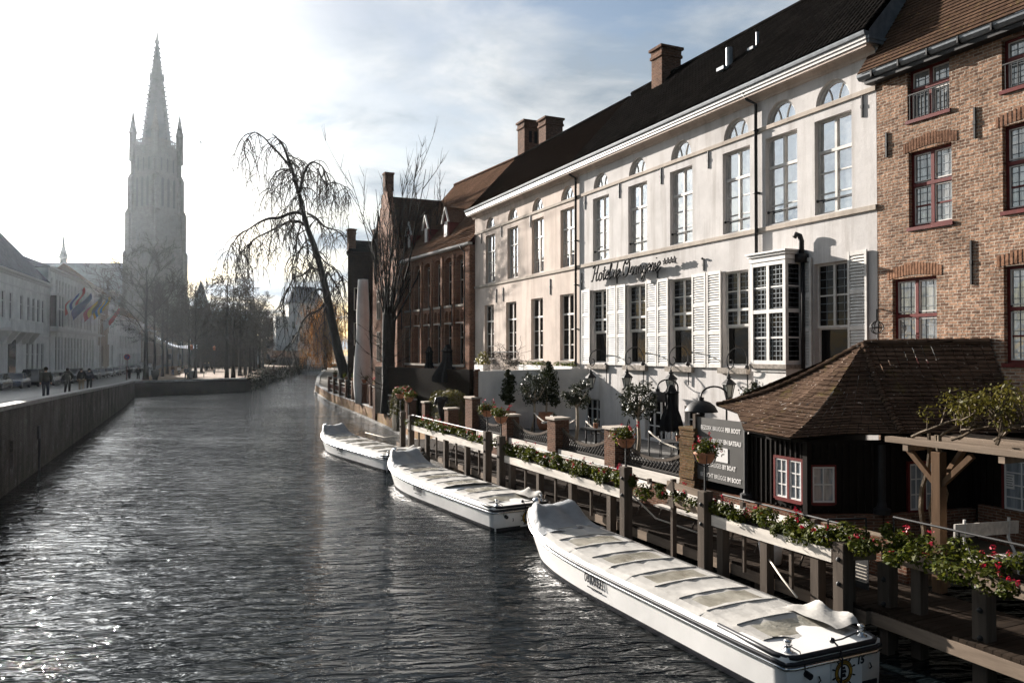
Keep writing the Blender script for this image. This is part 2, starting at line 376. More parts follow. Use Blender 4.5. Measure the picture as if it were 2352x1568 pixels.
# ------------------------------------------------------------------ air
hb = MB(); hb.box(-260, 260, -25, 640, -2.5, 122)
t = NT('haze_air'); t.t.nodes.remove(t.bsdf)
pv = t.n('VolumePrincipled'); pv.inputs['Color'].default_value = (.80,.90,1.,1); pv.inputs['Density'].default_value = .00006; pv.inputs['Anisotropy'].default_value = .8
t.l(pv.outputs[0], t.out.inputs['Volume'])
hz = hb.build('haze', t.m); hz['kind'] = 'stuff'; hz.display_type = 'WIRE'

# ------------------------------------------------------------------ water
t = NT('canal_water'); tcw = t.n('TexCoord'); m1 = t.n('Mapping'); m1.inputs['Rotation'].default_value = (0,0,YAW*.8); t.l(tcw.outputs['Object'], m1.inputs['Vector'])
def wv_(sx, sy):
    m2 = t.n('Mapping'); m2.inputs['Scale'].default_value = (sx,sy,1); t.l(m1.outputs['Vector'], m2.inputs['Vector']); return m2.outputs['Vector']
n1 = noise(t, wv_(.28,.75), 1., 2, .5, .6); n2 = noise(t, wv_(1.0,3.1), 1., 3, .5, .9); n3 = noise(t, wv_(3.,7.), 1., 2, .5, .3)
pt_ = ramp(t, noise(t, wv_(.05,.09), 1., 3, .5), [(.35, .35), (.62, 1.)])
a = t.n('Math', operation='MULTIPLY'); t.l(n1, a.inputs[0]); a.inputs[1].default_value = .24
b = t.n('Math', operation='MULTIPLY_ADD'); t.l(n2, b.inputs[0]); b.inputs[1].default_value = .24; t.l(a.outputs[0], b.inputs[2])
c = t.n('Math', operation='MULTIPLY_ADD'); t.l(n3, c.inputs[0]); c.inputs[1].default_value = .036; t.l(b.outputs[0], c.inputs[2])
d = t.n('Math', operation='MULTIPLY'); t.l(c.outputs[0], d.inputs[0]); t.l(pt_, d.inputs[1])
bump(t, d.outputs[0], 1.0, 1.)
t.set(Base_Color=(.004,.006,.007,1), Roughness=.03, IOR=1.33, Specular_IOR_Level=.5)
wm = MB(); wm.quad((-60,-20,0),(60,-20,0),(140,330,0),(-60,330,0))
wm.build('water', t.m, kind='structure')
# ------------------------------------------------------------------ ground sheets
M_['cobble'] = None
t = NT('cobbles'); v = coords(t); vo = t.n('TexVoronoi', feature='F1'); vo.inputs['Scale'].default_value = 7.; t.l(v, vo.inputs['Vector'])
cc_ = ramp(t, noise(t, v, .5, 6, .65), [(.3, (.06,.06,.062)), (.7, (.11,.11,.11))]); cc_ = mix(t, 1., cc_, ramp(t, vo.outputs['Distance'], [(.2, 1.), (.62, .45)]), 'MULTIPLY')
t.l(cc_, t.bsdf.inputs['Base Color']); t.set(Roughness=.5, Specular_IOR_Level=.2)
iv = t.n('Math', operation='MULTIPLY'); t.l(vo.outputs['Distance'], iv.inputs[0]); iv.inputs[1].default_value = -1; bump(t, iv.outputs[0], .03)
M_['cobble'] = t.m
M_['pave'] = mat('paving', (.13,.125,.12), .75, .25, 2, bdist=.01, bscale=14)
M_['gravel'] = mat('park_gravel', (.22,.145,.09), .9, .3, 1.2, bdist=.02, bscale=26)
M_['earth'] = mat('earth', (.09,.075,.05), .95, .3, 1, bdist=.03, bscale=8)
M_['coping'] = mat('coping_stone', (.26,.25,.235), .8, .25, 2.5, bdist=.01, bscale=18)
def wallX(Y):   # plan of the left quay wall face
    P = [(-10,-6.9),(35.1,-5.16),(51.8,-4.37),(89.5,-2.5),(110.2,-1.9)]
    for (a, xa), (b, xb) in zip(P, P[1:]):
        if Y <= b: return xa + (xb-xa)*(Y-a)/(b-a)
    return -1.9
def streetz(Y):  # street falls 2 % from the bridge, then runs level
    D = Y*.909 - 5*.417
    return max(1.62, 3.10 - .0208*(D-29.6))
YS = [-10,0,10,20,27,35,43,51,60,70,80,90,100,110.2]
def houseX(Y): return -11.9 + .1*(Y-116.5)
# left quay wall with coping
mb = MB(); cp = MB()
for a, b in zip(YS, YS[1:]):
    xa, xb = wallX(a), wallX(b); za, zb = streetz(a)+.22, streetz(b)+.22
    mb.quad((xa,a,-1),(xb,b,-1),(xb,b,zb),(xa,a,za))
    cp.add([(xa+.06,a,za),(xb+.06,b,zb),(xb+.06,b,zb+.16),(xa+.06,a,za+.16),(xa-.45,a,za+.18),(xb-.45,b,zb+.18),(xb-.45,b,zb-.3),(xa-.45,a,za-.3)], [(0,1,2,3),(3,2,5,4),(4,5,6,7),(0,1,6,7)])
for y, wd in ((36.8,.5),):   # bricked-up niche and drain pipe on the near stretch
    x = wallX(y); mb.box(x-.02, x+.1, y, y+.12, .9, 2.0)
lw = thing('canal_wall', 'long streaked brick quay wall with stone coping along the street side of the canal', 'quay wall', (-5,35,0))
mb.build('wall', M_['brick_quay'], lw); cp.build('coping', M_['coping'], lw)
pp = MB(); x = wallX(42.8)+.05; pp.tube([(x,42.8,-.2),(x,42.8,1.5)], .06, 6); pp.box(x-.06,x+.04,42.4,42.9,1.5,2.1); pp.build('drain_pipe', M_['black'], lw)
# the street
mb = MB()
YT = YS + [120,135,150,170,190,215,245,280]
for a, b in zip(YT, YT[1:]):
    ea = wallX(a)-.3 if a <= 110.2 else -1.9+(a-110)*.07; eb = wallX(b)-.3 if b <= 110.2 else -1.9+(b-110)*.07
    mb.quad((-70,a,streetz(a)),(-70,b,streetz(b)),(eb,b,streetz(b)),(ea,a,streetz(a)))
mb.build('street', M_['cobble'], kind='structure')
mb = MB()   # kerbed footway along the houses, and pale footway along the water
for a, b in zip(YT, YT[1:]):
    xa, xb = houseX(a)+1.5, houseX(b)+1.5
    mb.add([(xa,a,streetz(a)+.12),(xb,b,streetz(b)+.12),(-70,b,streetz(b)+.12),(-70,a,streetz(a)+.12),(xa,a,streetz(a)-.05),(xb,b,streetz(b)-.05)], [(0,1,2,3),(0,1,5,4)])
    if b <= 112:
        xa, xb = wallX(a)-.45, wallX(b)-.45
        mb.add([(xa,a,streetz(a)+.1),(xb,b,streetz(b)+.1),(xb-2.0,b,streetz(b)+.1),(xa-2.0,a,streetz(a)+.1),(xa-2.0,a,streetz(a)-.05),(xb-2.0,b,streetz(b)-.05)], [(0,1,2,3),(3,2,5,4)])
mb.build('pavement', M_['pave'], kind='structure')
# park platform
BK = [(12.4,118.2),(14.6,126),(16.9,138),(21,155),(27,178),(33,203),(38,228)]   # bank line of the park
mb = MB()
mb.add([(-1.9,110.2,1.74)]+[(x,y,1.74) for x,y in BK]+[(20,300,1.74),(2.5,230,1.74),(-.6,128,1.74)], [tuple(range(len(BK)+4))])
mb.build('park_ground', M_['gravel'], kind='structure')
pw = thing('canal_wall', 'dark brick wall below the tree-planted park, facing the camera across the water', 'quay wall', (5,114,0))
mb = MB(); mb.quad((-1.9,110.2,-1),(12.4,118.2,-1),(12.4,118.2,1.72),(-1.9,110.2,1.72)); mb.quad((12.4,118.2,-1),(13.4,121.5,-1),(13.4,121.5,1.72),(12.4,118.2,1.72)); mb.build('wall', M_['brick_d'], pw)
mb = MB(); d = Vector((14.3,8.0,0)).normalized(); nrm = Vector((d.y,-d.x,0))
p = Vector((-1.9,110.2,0)); q = Vector((12.4,118.2,0)); mb.prism([p+nrm*.08+Vector((0,0,1.72)), p+nrm*.08+Vector((0,0,1.92)), p-nrm*.5+Vector((0,0,1.94)), p-nrm*.5+Vector((0,0,1.5))], q-p); mb.build('coping', M_['coping'], pw)
# far land
mb = MB(); mb.quad((-400,280,1.5),(500,280,1.5),(500,900,1.5),(-400,900,1.5)); mb.quad((15,258,1.5),(160,258,1.5),(160,281,1.5),(15,281,1.5)); mb.quad((-400,-30,1.2),(-69,-30,1.2),(-69,282,1.2),(-400,282,1.2))
mb.build('ground', M_['earth'], kind='structure')
# right bank land (gardens behind the fence and under the buildings)
RB = [(14.2,35),(15.0,45.8),(15.53,52.66),(16.67,66.26),(18.14,88.44),(21,112),(28.5,150),(39.5,200),(47,240)]
mb = MB(); mb.add([(x+.2,y,1.0) for x,y in RB]+[(160,240,1.0),(160,-25,1.0),(17,-25,1.0),(14.4,16,1.0)], [tuple(range(len(RB)+4))]); mb.build('garden_ground', M_['earth'], kind='structure')
mb = MB(); mb.quad((14.2,16.3,1.72),(14.2,36,1.72),(19,36,1.72),(19,16.3,1.72)); mb.build('terrace_floor', M_['pave'], kind='structure')
rw = thing('canal_wall', 'low mossy sunlit brick wall under the fence on the garden side of the canal', 'quay wall', (16,60,0))
mb = MB(); cp = MB()
for (xa,ya),(xb,yb) in zip(RB, RB[1:]):
    mb.quad((xa,ya,-1),(xb,yb,-1),(xb,yb,1.06),(xa,ya,1.06)); cp.add([(xa-.07,ya,1.0),(xb-.07,yb,1.0),(xb-.07,yb,1.1),(xa-.07,ya,1.1),(xb+.5,yb,1.1),(xa+.5,ya,1.1)], [(0,1,2,3),(3,2,4,5)])
    cp.add([(xa-.22,ya,-.1),(xb-.22,yb,-.1),(xb-.22,yb,.10),(xa-.22,ya,.10),(xb+.1,yb,.12),(xa+.1,ya,.12)], [(0,1,2,3),(3,2,4,5)])
mb.build('wall', M_['brick_rq'], rw); cp.build('coping', M_['coping'], rw)
# ------------------------------------------------------------------ building helpers
def wall_holes(mb, u0, u1, z0, z1, holes, rev=.2, mi=0, back=True):
    """flat wall at v=0 with openings (a,b,c,d,spring) ; spring = height where an arch starts, or None"""
    us = sorted({u0, u1, *[h[0] for h in holes], *[h[1] for h in holes]}); zs = sorted({z0, z1, *[h[2] for h in holes], *[h[3] for h in holes]})
    for a, b in zip(us, us[1:]):
        run = None
        for c, d in zip(zs, zs[1:]):
            um, zm = (a+b)/2, (c+d)/2
            hole = any(h[0] < um < h[1] and h[2] < zm < h[3] for h in holes)
            if hole:
                if run is not None: mb.quad((a,0,run),(b,0,run),(b,0,c),(a,0,c), mi); run = None
            elif run is None: run = c
        if run is not None: mb.quad((a,0,run),(b,0,run),(b,0,z1),(a,0,z1), mi)
    for h in holes:
        a, b, c, d = h[:4]; sp = h[4] if len(h) > 4 else None
        if sp is None: loop = [(a,c),(b,c),(b,d),(a,d)]
        else:
            n = 12; arc = [((a+b)/2 + (b-a)/2*math.cos(PI*i/n), sp + (d-sp)*math.sin(PI*i/n)) for i in range(n+1)]
            loop = [(a,c),(b,c)] + arc if sp > c + 1e-4 else arc
            for i in range(n):
                p, q = arc[i], arc[i+1]
                mb.quad((p[0],0,p[1]),(p[0],0,d),(q[0],0,d),(q[0],0,q[1]), mi)
        for i in range(len(loop)):
            p, q = loop[i], loop[(i+1) % len(loop)]
            mb.quad((p[0],0,p[1]),(q[0],0,q[1]),(q[0],-rev,q[1]),(p[0],-rev,p[1]), mi)
def window(par, M, a, b, c, d, rev, fm, gm, cols=2, rows=(.66,), sub=(), fw=.07, mw=.045, name='window', arch=None, lead=0, leadz=0, mull=.08, kids=True):
    """framed window; rows = relative heights of heavy transoms, sub = relative heights of thin bars"""
    mb = MB(M); y0, y1 = -rev-.03, -rev+.05; w, h = b-a, d-c
    if arch is None:
        mb.box(a,a+fw,y0,y1,c,d); mb.box(b-fw,b,y0,y1,c,d); mb.box(a+fw,b-fw,y0,y1,c,c+fw); mb.box(a+fw,b-fw,y0,y1,d-fw,d)
        for i in range(1, cols): x = a+w*i/cols; mb.box(x-mull/2,x+mull/2,y0,y1+.012,c+fw,d-fw)
        for r in rows: z = c+h*r; mb.box(a+fw,b-fw,y0,y1+.02,z-.045,z+.045)
        for r in sub: z = c+h*r; mb.box(a+fw,b-fw,y0,y1-.02,z-mw/2,z+mw/2)
    else:
        n = 12; cx = (a+b)/2; ra = w/2; ha = d-arch
        for i in range(n):
            A0, A1 = PI*i/n, PI*(i+1)/n
            f = lambda an, k: (cx+ra*k*math.cos(an), arch+ha*k*math.sin(an))
            p, q, r_, s_ = f(A0,1), f(A1,1), f(A1,.86), f(A0,.86)
            mb.add([(p[0],y1,p[1]),(q[0],y1,q[1]),(r_[0],y1,r_[1]),(s_[0],y1,s_[1]),(s_[0],y0,s_[1]),(r_[0],y0,r_[1])], [(0,1,2,3),(3,2,5,4)])
        mb.box(a,b,y0,y1,c,c+.06)
        for sgn in (-1, 1):
            pts = [(cx+sgn*ra*.18*(1+.9*tt*tt*2), -rev+.02, arch+ha*.84*tt) for tt in (0,.25,.5,.75,1)]
            mb.tube([(cx+sgn*(.10*w+ .16*w*tt**1.6), -rev+.02, c+.05+ha*.86*tt*(1-.12*tt)) for tt in (0,.25,.5,.75,1)], .022, 4)
    o = mb.build(name, fm, par)
    g = MB(M)
    if arch is None: g.quad((a+.02,-rev,c+.02),(b-.02,-rev,c+.02),(b-.02,-rev,d-.02),(a+.02,-rev,d-.02))
    else:
        n = 12; cx = (a+b)/2; g.add([(cx+w/2*.97*math.cos(PI*i/n),-rev,arch+(d-arch)*.97*math.sin(PI*i/n)) for i in range(n+1)]+([(a,-rev,c),(b,-rev,c)] if arch > c+.05 else []), [tuple(range(n+1+(2 if arch > c+.05 else 0)))])
    g.build('pane', gm, o)
    if lead:
        L = MB(M)
        for i in range(1, lead*cols): x = a+w*i/(lead*cols); L.box(x-.008,x+.008,-rev+.004,-rev+.014,c+fw,d-fw)
        for i in range(1, leadz): z = c+h*i/leadz; L.box(a+fw,b-fw,-rev+.004,-rev+.014,z-.008,z+.008)
        L.build('leading', M_['lead'], o)
    return o
def shutter(par, M, a, b, c, d):
    mb = MB(M); y0, y1 = .035, .085; f = .075
    mb.box(a,a+f,y0,y1,c,d); mb.box(b-f,b,y0,y1,c,d)
    hs = [c, c+(d-c)*.36, c+(d-c)*.66, d]
    for z in (c+.06, hs[1], hs[2], d-.06): mb.box(a+f,b-f,y0,y1-.004,z-.06,z+.06)
    for z0, z1 in ((c+.12,hs[1]-.06),(hs[1]+.06,hs[2]-.06),(hs[2]+.06,d-.12)):
        n = int((z1-z0)/.085)
        for i in range(n):
            z = z0+(i+.5)*(z1-z0)/n
            mb.add([(a+f,y0+.004,z+.034),(b-f,y0+.004,z+.034),(b-f,y1-.006,z-.03),(a+f,y1-.006,z-.03),(a+f,y1-.006,z-.042),(b-f,y1-.006,z-.042),(b-f,y0+.004,z+.022),(a+f,y0+.004,z+.022)], [(0,1,2,3),(3,2,5,4),(4,5,6,7)])
    o = mb.build('shutter', M_['whitedirty'], par)
    return o
def sweep(mb, prof, u0, u1, mi=0, caps=True):   # profile of (v,z) swept along u
    vs = [(u0,v,z) for v,z in prof] + [(u1,v,z) for v,z in prof]; n = len(prof)
    fs = [(i,i+1,n+i+1,n+i) for i in range(n-1)]
    if caps: fs += [tuple(range(n-1,-1,-1)), tuple(range(n,2*n))]
    mb.add(vs, fs, mi)
def slope_courses(mb, A, B, Cc, D, n, lift=.03, mi=0, jit=0.0):
    """roof face A-B (eaves) to D-C (top) laid as n overlapping courses"""
    A, B, Cc, D = map(Vector, (A,B,Cc,D)); nr = (B-A).cross(D-A).normalized()
    if nr.z < 0: nr = -nr
    for i in range(n):
        f0, f1 = i/n, (i+1)/n
        p, q = A.lerp(D,f0), B.lerp(Cc,f0); r, s = B.lerp(Cc,f1), A.lerp(D,f1)
        l = nr*lift
        mb.add([p+l,q+l,r+l*.15,s+l*.15,p,q], [(0,1,2,3),(0,1,5,4)], mi)
def anchor(par, M, u, z0, z1, hook=False):
    mb = MB(M); zm = (z0+z1)/2
    mb.beam((u,.022,z0),(u,.022,z1),.045,.035,(0,1,0)); mb.box(u-.035,u+.035,-.01,.05,zm-.05,zm+.05)
    if hook: mb.ball((u,.07,z1),.05,6,4)
    mb.build('wall_anchor', M_['black'], par)
def downpipe(par, M, u, ztop, zbot, v=.1):
    mb = MB(M); mb.tube([(u+.25,.42,ztop+.1),(u+.2,.3,ztop-.12),(u,v,ztop-.3),(u,v,zbot)], .055, 8)
    z = ztop-1.2
    while z > zbot+.3: mb.box(u-.075,u+.075,.0,v+.07,z,z+.05); z -= 2.1
    mb.build('downpipe', M_['black'], par, True)
def chimney(par, x, y, wx, wy, z0, z1, name='chimney', slots=False):
    mb = MB(); mb.box(x-wx/2,x+wx/2,y-wy/2,y+wy/2,z0,z1-.55)
    mb.box(x-wx/2-.06,x+wx/2+.06,y-wy/2-.06,y+wy/2+.06,z1-.55,z1-.42); mb.box(x-wx/2-.02,x+wx/2+.02,y-wy/2-.02,y+wy/2+.02,z1-.42,z1-.18); mb.box(x-wx/2-.1,x+wx/2+.1,y-wy/2-.1,y+wy/2+.1,z1-.18,z1-.06)
    mb.box(x-wx/2+.08,x+wx/2-.08,y-wy/2+.08,y+wy/2-.08,z1-.06,z1)
    o = mb.build(name, M_['chimney'], par)
    if slots:
        s = MB()
        for k in (-.25,.12): s.box(x+k-.0,x+k+.2,y-wy/2-.012,y-wy/2+.05,z1-1.5,z1-.75)
        s.build('flue_opening', M_['blackmatt'], o)
    return o
# ------------------------------------------------------------------ the long pink and pale hotel, near part greyed for soft shade
XF = 18.4; K = 1.08235
HM = frame(XF, 0, 0)
hotel = thing('canal_house', 'long plastered house with shuttered windows, half-round attic windows and a black pantile roof', 'building', (XF,30,0))
Y0h, Y1h = 15.65, 45.65
up = [39.92,36.98,34.07,31.08,28.17,25.45,22.71,19.83,17.85,15.90]; up = [y*K for y in up]; hw = .70
lowl = [40.08*K, 37.16*K, 34.15*K, 31.13*K]
low = [(29.9,31.35),(26.87,28.38),(23.85,25.33),(20.87,22.2)]; doorE = (16.63,17.97)
ZS, ZT, ZA, ZAT = 9.68, 12.55, 12.98, 13.64
holes = [(y-hw,y+hw,ZS,ZT) for y in up] + [(y-.64,y+.64,ZA,ZAT,ZA) for y in up] + [(y-hw,y+hw,5.12,8.36) for y in lowl] + [(a,b,5.06,8.34) for a,b in low] + [(doorE[0],doorE[1],4.3,8.2)]
gwin = [(32.75,33.78,2.45,3.72),(30.6,32.0,2.0,3.4),(25.65,27.05,2.0,3.66),(23.2,24.4,2.0,3.5)]
holes += gwin
SPL = 32.45
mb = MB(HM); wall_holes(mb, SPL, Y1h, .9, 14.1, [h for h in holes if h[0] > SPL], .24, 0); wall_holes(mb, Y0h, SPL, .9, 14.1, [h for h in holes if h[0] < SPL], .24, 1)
mb.box(Y0h, Y1h, -9, -.6, .9, 14.0)
# gable ends
for yy in (Y0h, Y1h): mb.add([(yy,0,.9),(yy,-9,.9),(yy,-9,14.1),(yy,-2.9,17.8),(yy,0,14.3)], [(0,1,2,3,4)])
mb.build('wall', [M_['plaster'], M_['plaster_pale_shade']], hotel)
bands = MB(HM)
def bandrun(z0, z1, v, skips=()):
    bands.box(Y0h, Y1h, -.02, v, z0, z1)
bandrun(12.84, 12.97, .05); bandrun(9.50, 9.64, .06)
bands.build('string_course', M_['stone'], hotel)
for a, b in low: sl_ = MB(HM); sl_.box(a-.06,b+.12,-.1,.16,4.78,4.98); sl_.build('window_sill', M_['oldstone'], hotel)
for y in lowl: sl_ = MB(HM); sl_.box(y-hw-.08,y+hw+.08,-.1,.14,4.98,5.10); sl_.build('window_sill', M_['oldstone'], hotel)
for i, y in enumerate(up):
    window(hotel, HM, y-hw, y+hw, ZS, ZT, .2, M_['whitedirty'], M_['glass'], 2, (.66,), (.22,.44))
    window(hotel, HM, y-.64, y+.64, ZA, ZAT, .16, M_['whitedirty'], M_['glass'], arch=ZA)
    if i >= 4:
        mb = MB(HM); mb.tube([(y-hw,-.1,10.12),(y+hw,-.1,10.12)], .022, 5); mb.ball((y+hw-.02,-.1,10.12), .05, 6, 4); mb.build('guard_bar', M_['black'], hotel)
for y in lowl: window(hotel, HM, y-hw, y+hw, 5.12, 8.36, .2, M_['whitedirty'], M_['glasslow'], 2, (.70,), (.24,.47))
for a, b in low:
    window(hotel, HM, a, b, 6.42, 8.34, .2, M_['whitedirty'], M_['glasslow'], 2, (.30,), (.64,), lead=2, leadz=10)
    window(hotel, HM, a, b, 5.06, 6.42, .24, M_['whitedirty'], M_['glasslow'], 1, (), (), fw=.05)
window(hotel, HM, doorE[0], doorE[1], 6.25, 8.2, .2, M_['whitedirty'], M_['glasslow'], 2, (), (.5,), lead=2, leadz=8)
window(hotel, HM, doorE[0], doorE[1], 4.3, 6.25, .26, M_['whitedirty'], M_['glasslow'], 1, (), (), fw=.05, name='door')
for a, b in [(31.36,32.1),(29.14,29.89),(28.39,29.07),(26.11,26.86),(25.34,26.06),(23.05,23.84),(22.21,22.98),(15.95,16.62),(18.0,18.42)]:
    shutter(hotel, HM, a, b, 4.97, 8.42)
for a, b, c, d in gwin:
    window(hotel, HM, a, b, c, d, .2, M_['white'], M_['glasslow'], 2 if b-a < 1.3 else 3, (), (.25,.5,.75) if c > 2.2 else (.33,.66), mull=.06)
# cornice: plaster cove, white fascia, zinc gutter
cn = MB(HM); prof = [(0,13.86),(.05,13.88),(.06,13.96),(.10,14.0),(.16,14.06),(.30,14.10),(.40,14.10),(.40,14.02)]
sweep(cn, prof, Y0h-.02, Y1h+.3, caps=False); co_ = cn.build('cornice', M_['plaster'], hotel)
fa = MB(HM); fa.box(Y0h-.05, Y1h+.42, -.05, .44, 14.105, 14.20); fa.box(Y0h-.06, Y1h+.45, -.05, .475, 14.204, 14.29); fa.build('fascia', M_['white'], hotel)
gu = MB(HM); sweep(gu, [(.30,14.30),(.49,14.295),(.53,14.32),(.55,14.38),(.56,14.42),(.54,14.435),(.3,14.42)], Y0h-.07, Y1h+.48); gu.build('gutter', M_['lead'], hotel)
# roof: brown tiles on the far part, black pantiles on the near part
RX0, RZ0, RX1, RZ1 = .42, 14.47, -2.85, 17.95
rf = MB(HM); slope_courses(rf, (SPL,RX0,RZ0), (Y1h+.15,RX0,RZ0), (Y1h+.15,RX1,RZ1), (SPL,RX1,RZ1), 30, .03)
rf.quad((SPL,RX1,RZ1),(Y1h+.15,RX1,RZ1),(Y1h+.15,-9,14.2),(SPL,-9,14.2)); rf.build('roof', tile('pantile_brown', (.014,.010,.008), (.010,.0075,.006), .22, .15, .8, .02, .35), hotel)
rf = MB(HM); slope_courses(rf, (Y0h,RX0,RZ0+.03), (SPL,RX0,RZ0+.03), (SPL,RX1-.15,RZ1+.2), (Y0h,RX1-.15,RZ1+.2), 22, .05)
# rolls of the pantiles
nroll = 84
for i in range(nroll):
    u = Y0h+.1+(SPL-Y0h-.2)*i/(nroll-1)
    rf.beam((u,RX0,RZ0+.07),(u,RX1-.15,RZ1+.24), .09, .05, (0,0,1))
rf.quad((Y0h,RX1-.15,RZ1+.2),(SPL,RX1-.15,RZ1+.2),(SPL,-9,14.2),(Y0h,-9,14.2)); rf.quad((SPL,RX0,RZ0-.2),(SPL,RX0,RZ0+.1),(SPL,RX1-.15,RZ1+.26),(SPL,RX1-.15,RZ1-.1))
r2 = rf.build('roof', M_['pantile'], hotel)
rg = MB(HM); rg.tube([(Y0h,RX1-.15,RZ1+.24),(SPL,RX1-.15,RZ1+.24)], .12, 6); rg.tube([(SPL,RX1,RZ1+.03),(Y1h+.15,RX1,RZ1+.03)], .11, 6); rg.build('ridge', M_['pantile'], hotel)
vt = MB(HM)
vt.tube([(23.2,-1.2,16.0),(23.2,-1.2,16.9)], .13, 8); vt.box(23.0,23.4,-1.45,-.75,16.0,16.12); vt.build('roof_vent', M_['lead'], hotel)
vt = MB(HM); vt.tube([(22.2,-1.65,16.4),(22.2,-1.65,17.2)], .06, 8); vt.box(22.05,22.35,-1.85,-1.3,16.5,16.6); vt.build('roof_vent', M_['lead'], hotel)
chimney(hotel, 21.35, 29.6, 1.05, .8, 16.6, 19.45); chimney(hotel, 21.9, 45.1, 1.15, 1.0, 14.5, 20.3, slots=True); chimney(hotel, 22.0, 42.3, 1.15, .95, 15.5, 19.75)
downpipe(hotel, HM, 32.62, 14.1, 4.85); downpipe(hotel, HM, 20.36, 14.1, 8.8)
for px in (1106,1152,1218.7,1343.5,1422.6,1519,1628,1983.5):
    anchor(hotel, HM, onX(px,600,XF).y, 12.2, 12.82)
for px in (1140,1155.7,1264,1337): anchor(hotel, HM, onX(px,700,XF).y, 8.45, 9.25)
for px in (1418,1511,1616.5): anchor(hotel, HM, onX(px,640,XF).y, 8.5, 8.95, True)
# bay window
by0, by1, bd = 18.46, 20.02, .67
bw_ = MB(HM); bw_.box(by0+.06,by1-.06,-.05,bd-.07,.9,4.9); bw_.box(by0+.02,by1-.02,-.05,bd-.03,4.9,5.0)
bay = bw_.build('bay_window', M_['plaster_white'], hotel)
ss = MB(HM); ss.box(by0-.04,by1+.04,-.05,bd+.03,5.0,5.14); ss.build('sill', M_['oldstone'], bay)
fr = MB(HM)
for u in (by0, by1-.12): fr.box(u,u+.12,bd-.12,bd,5.14,8.4)
um = (by0+by1)/2
fr.box(um-.06,um+.06,bd-.1,bd-.01,5.24,8.3)
for z in (5.14,6.75,8.26): fr.box(by0+.12,by1-.12,bd-.11,bd-.004,z,z+.12)
for z in (5.95,7.55): fr.box(by0+.12,by1-.12,bd-.08,bd-.03,z,z+.05)
for u in (by0, by1-.08):
    for z in (5.14,6.75,8.26): fr.box(u+.004,u+.076,-.02,bd-.12,z,z+.12)
    for z in (5.95,7.55): fr.box(u+.02,u+.06,-.02,bd-.12,z,z+.05)
    fr.box(u+.004,u+.076,-.02,.08,5.26,8.26)
fr.box(by0-.02,by1+.02,-.02,bd+.02,8.4,8.56); fr.box(by0-.07,by1+.07,-.02,bd+.07,8.564,8.64); fr.box(by0-.12,by1+.12,-.02,bd+.12,8.644,8.70)
fr.build('frame', M_['white'], bay)
gl = MB(HM); gl.quad((by0+.1,bd-.06,5.2),(by1-.1,bd-.06,5.2),(by1-.1,bd-.06,8.3),(by0+.1,bd-.06,8.3)); gl.quad((by0+.04,0,5.2),(by0+.04,bd-.1,5.2),(by0+.04,bd-.1,8.3),(by0+.04,0,8.3)); gl.quad((by1-.04,0,5.2),(by1-.04,bd-.1,5.2),(by1-.04,bd-.1,8.3),(by1-.04,0,8.3)); gl.build('pane', M_['glasslow'], bay)
ld = MB(HM)
for i in range(1,8):
    u = by0+.12+(by1-by0-.24)*i/8; ld.box(u-.007,u+.007,bd-.058,bd-.048,5.26,8.26)
for i in range(1,20):
    z = 5.26+3.*i/20; ld.box(by0+.12,by1-.12,bd-.058,bd-.048,z-.007,z+.007); ld.box(by0+.028,by0+.038,.06,bd-.12,z-.006,z+.006)
ld.build('leading', M_['lead'], bay)
cw = MB(HM); cw.tube([(18.3,.16,8.3),(18.3,.16,8.95),(18.33,.2,9.12),(18.42,.24,9.18),(18.5,.26,9.08)], .08, 8); cw.box(18.16,18.44,.0,.30,8.3,8.55); cw.tube([(18.3,.12,8.3),(18.3,.12,5.0)], .06, 6); cw.build('rainwater_head', M_['black'], hotel, True)
rp = MB(HM); rp.lathe([(.02,0),(.17,0),(.17,.06),(.1,.08),(.02,.08)], (0,0,0), 14)
rp = MB(HM @ Matrix.Translation((19.1,bd-.06,4.35)) @ Matrix.Rotation(-PI/2, 4, 'X')); rp.lathe([(.21,0),(.22,.05),(.15,.07),(.13,.04),(.02,.04)], (0,0,0), 16); rp.build('medallion', M_['oak'], bay)
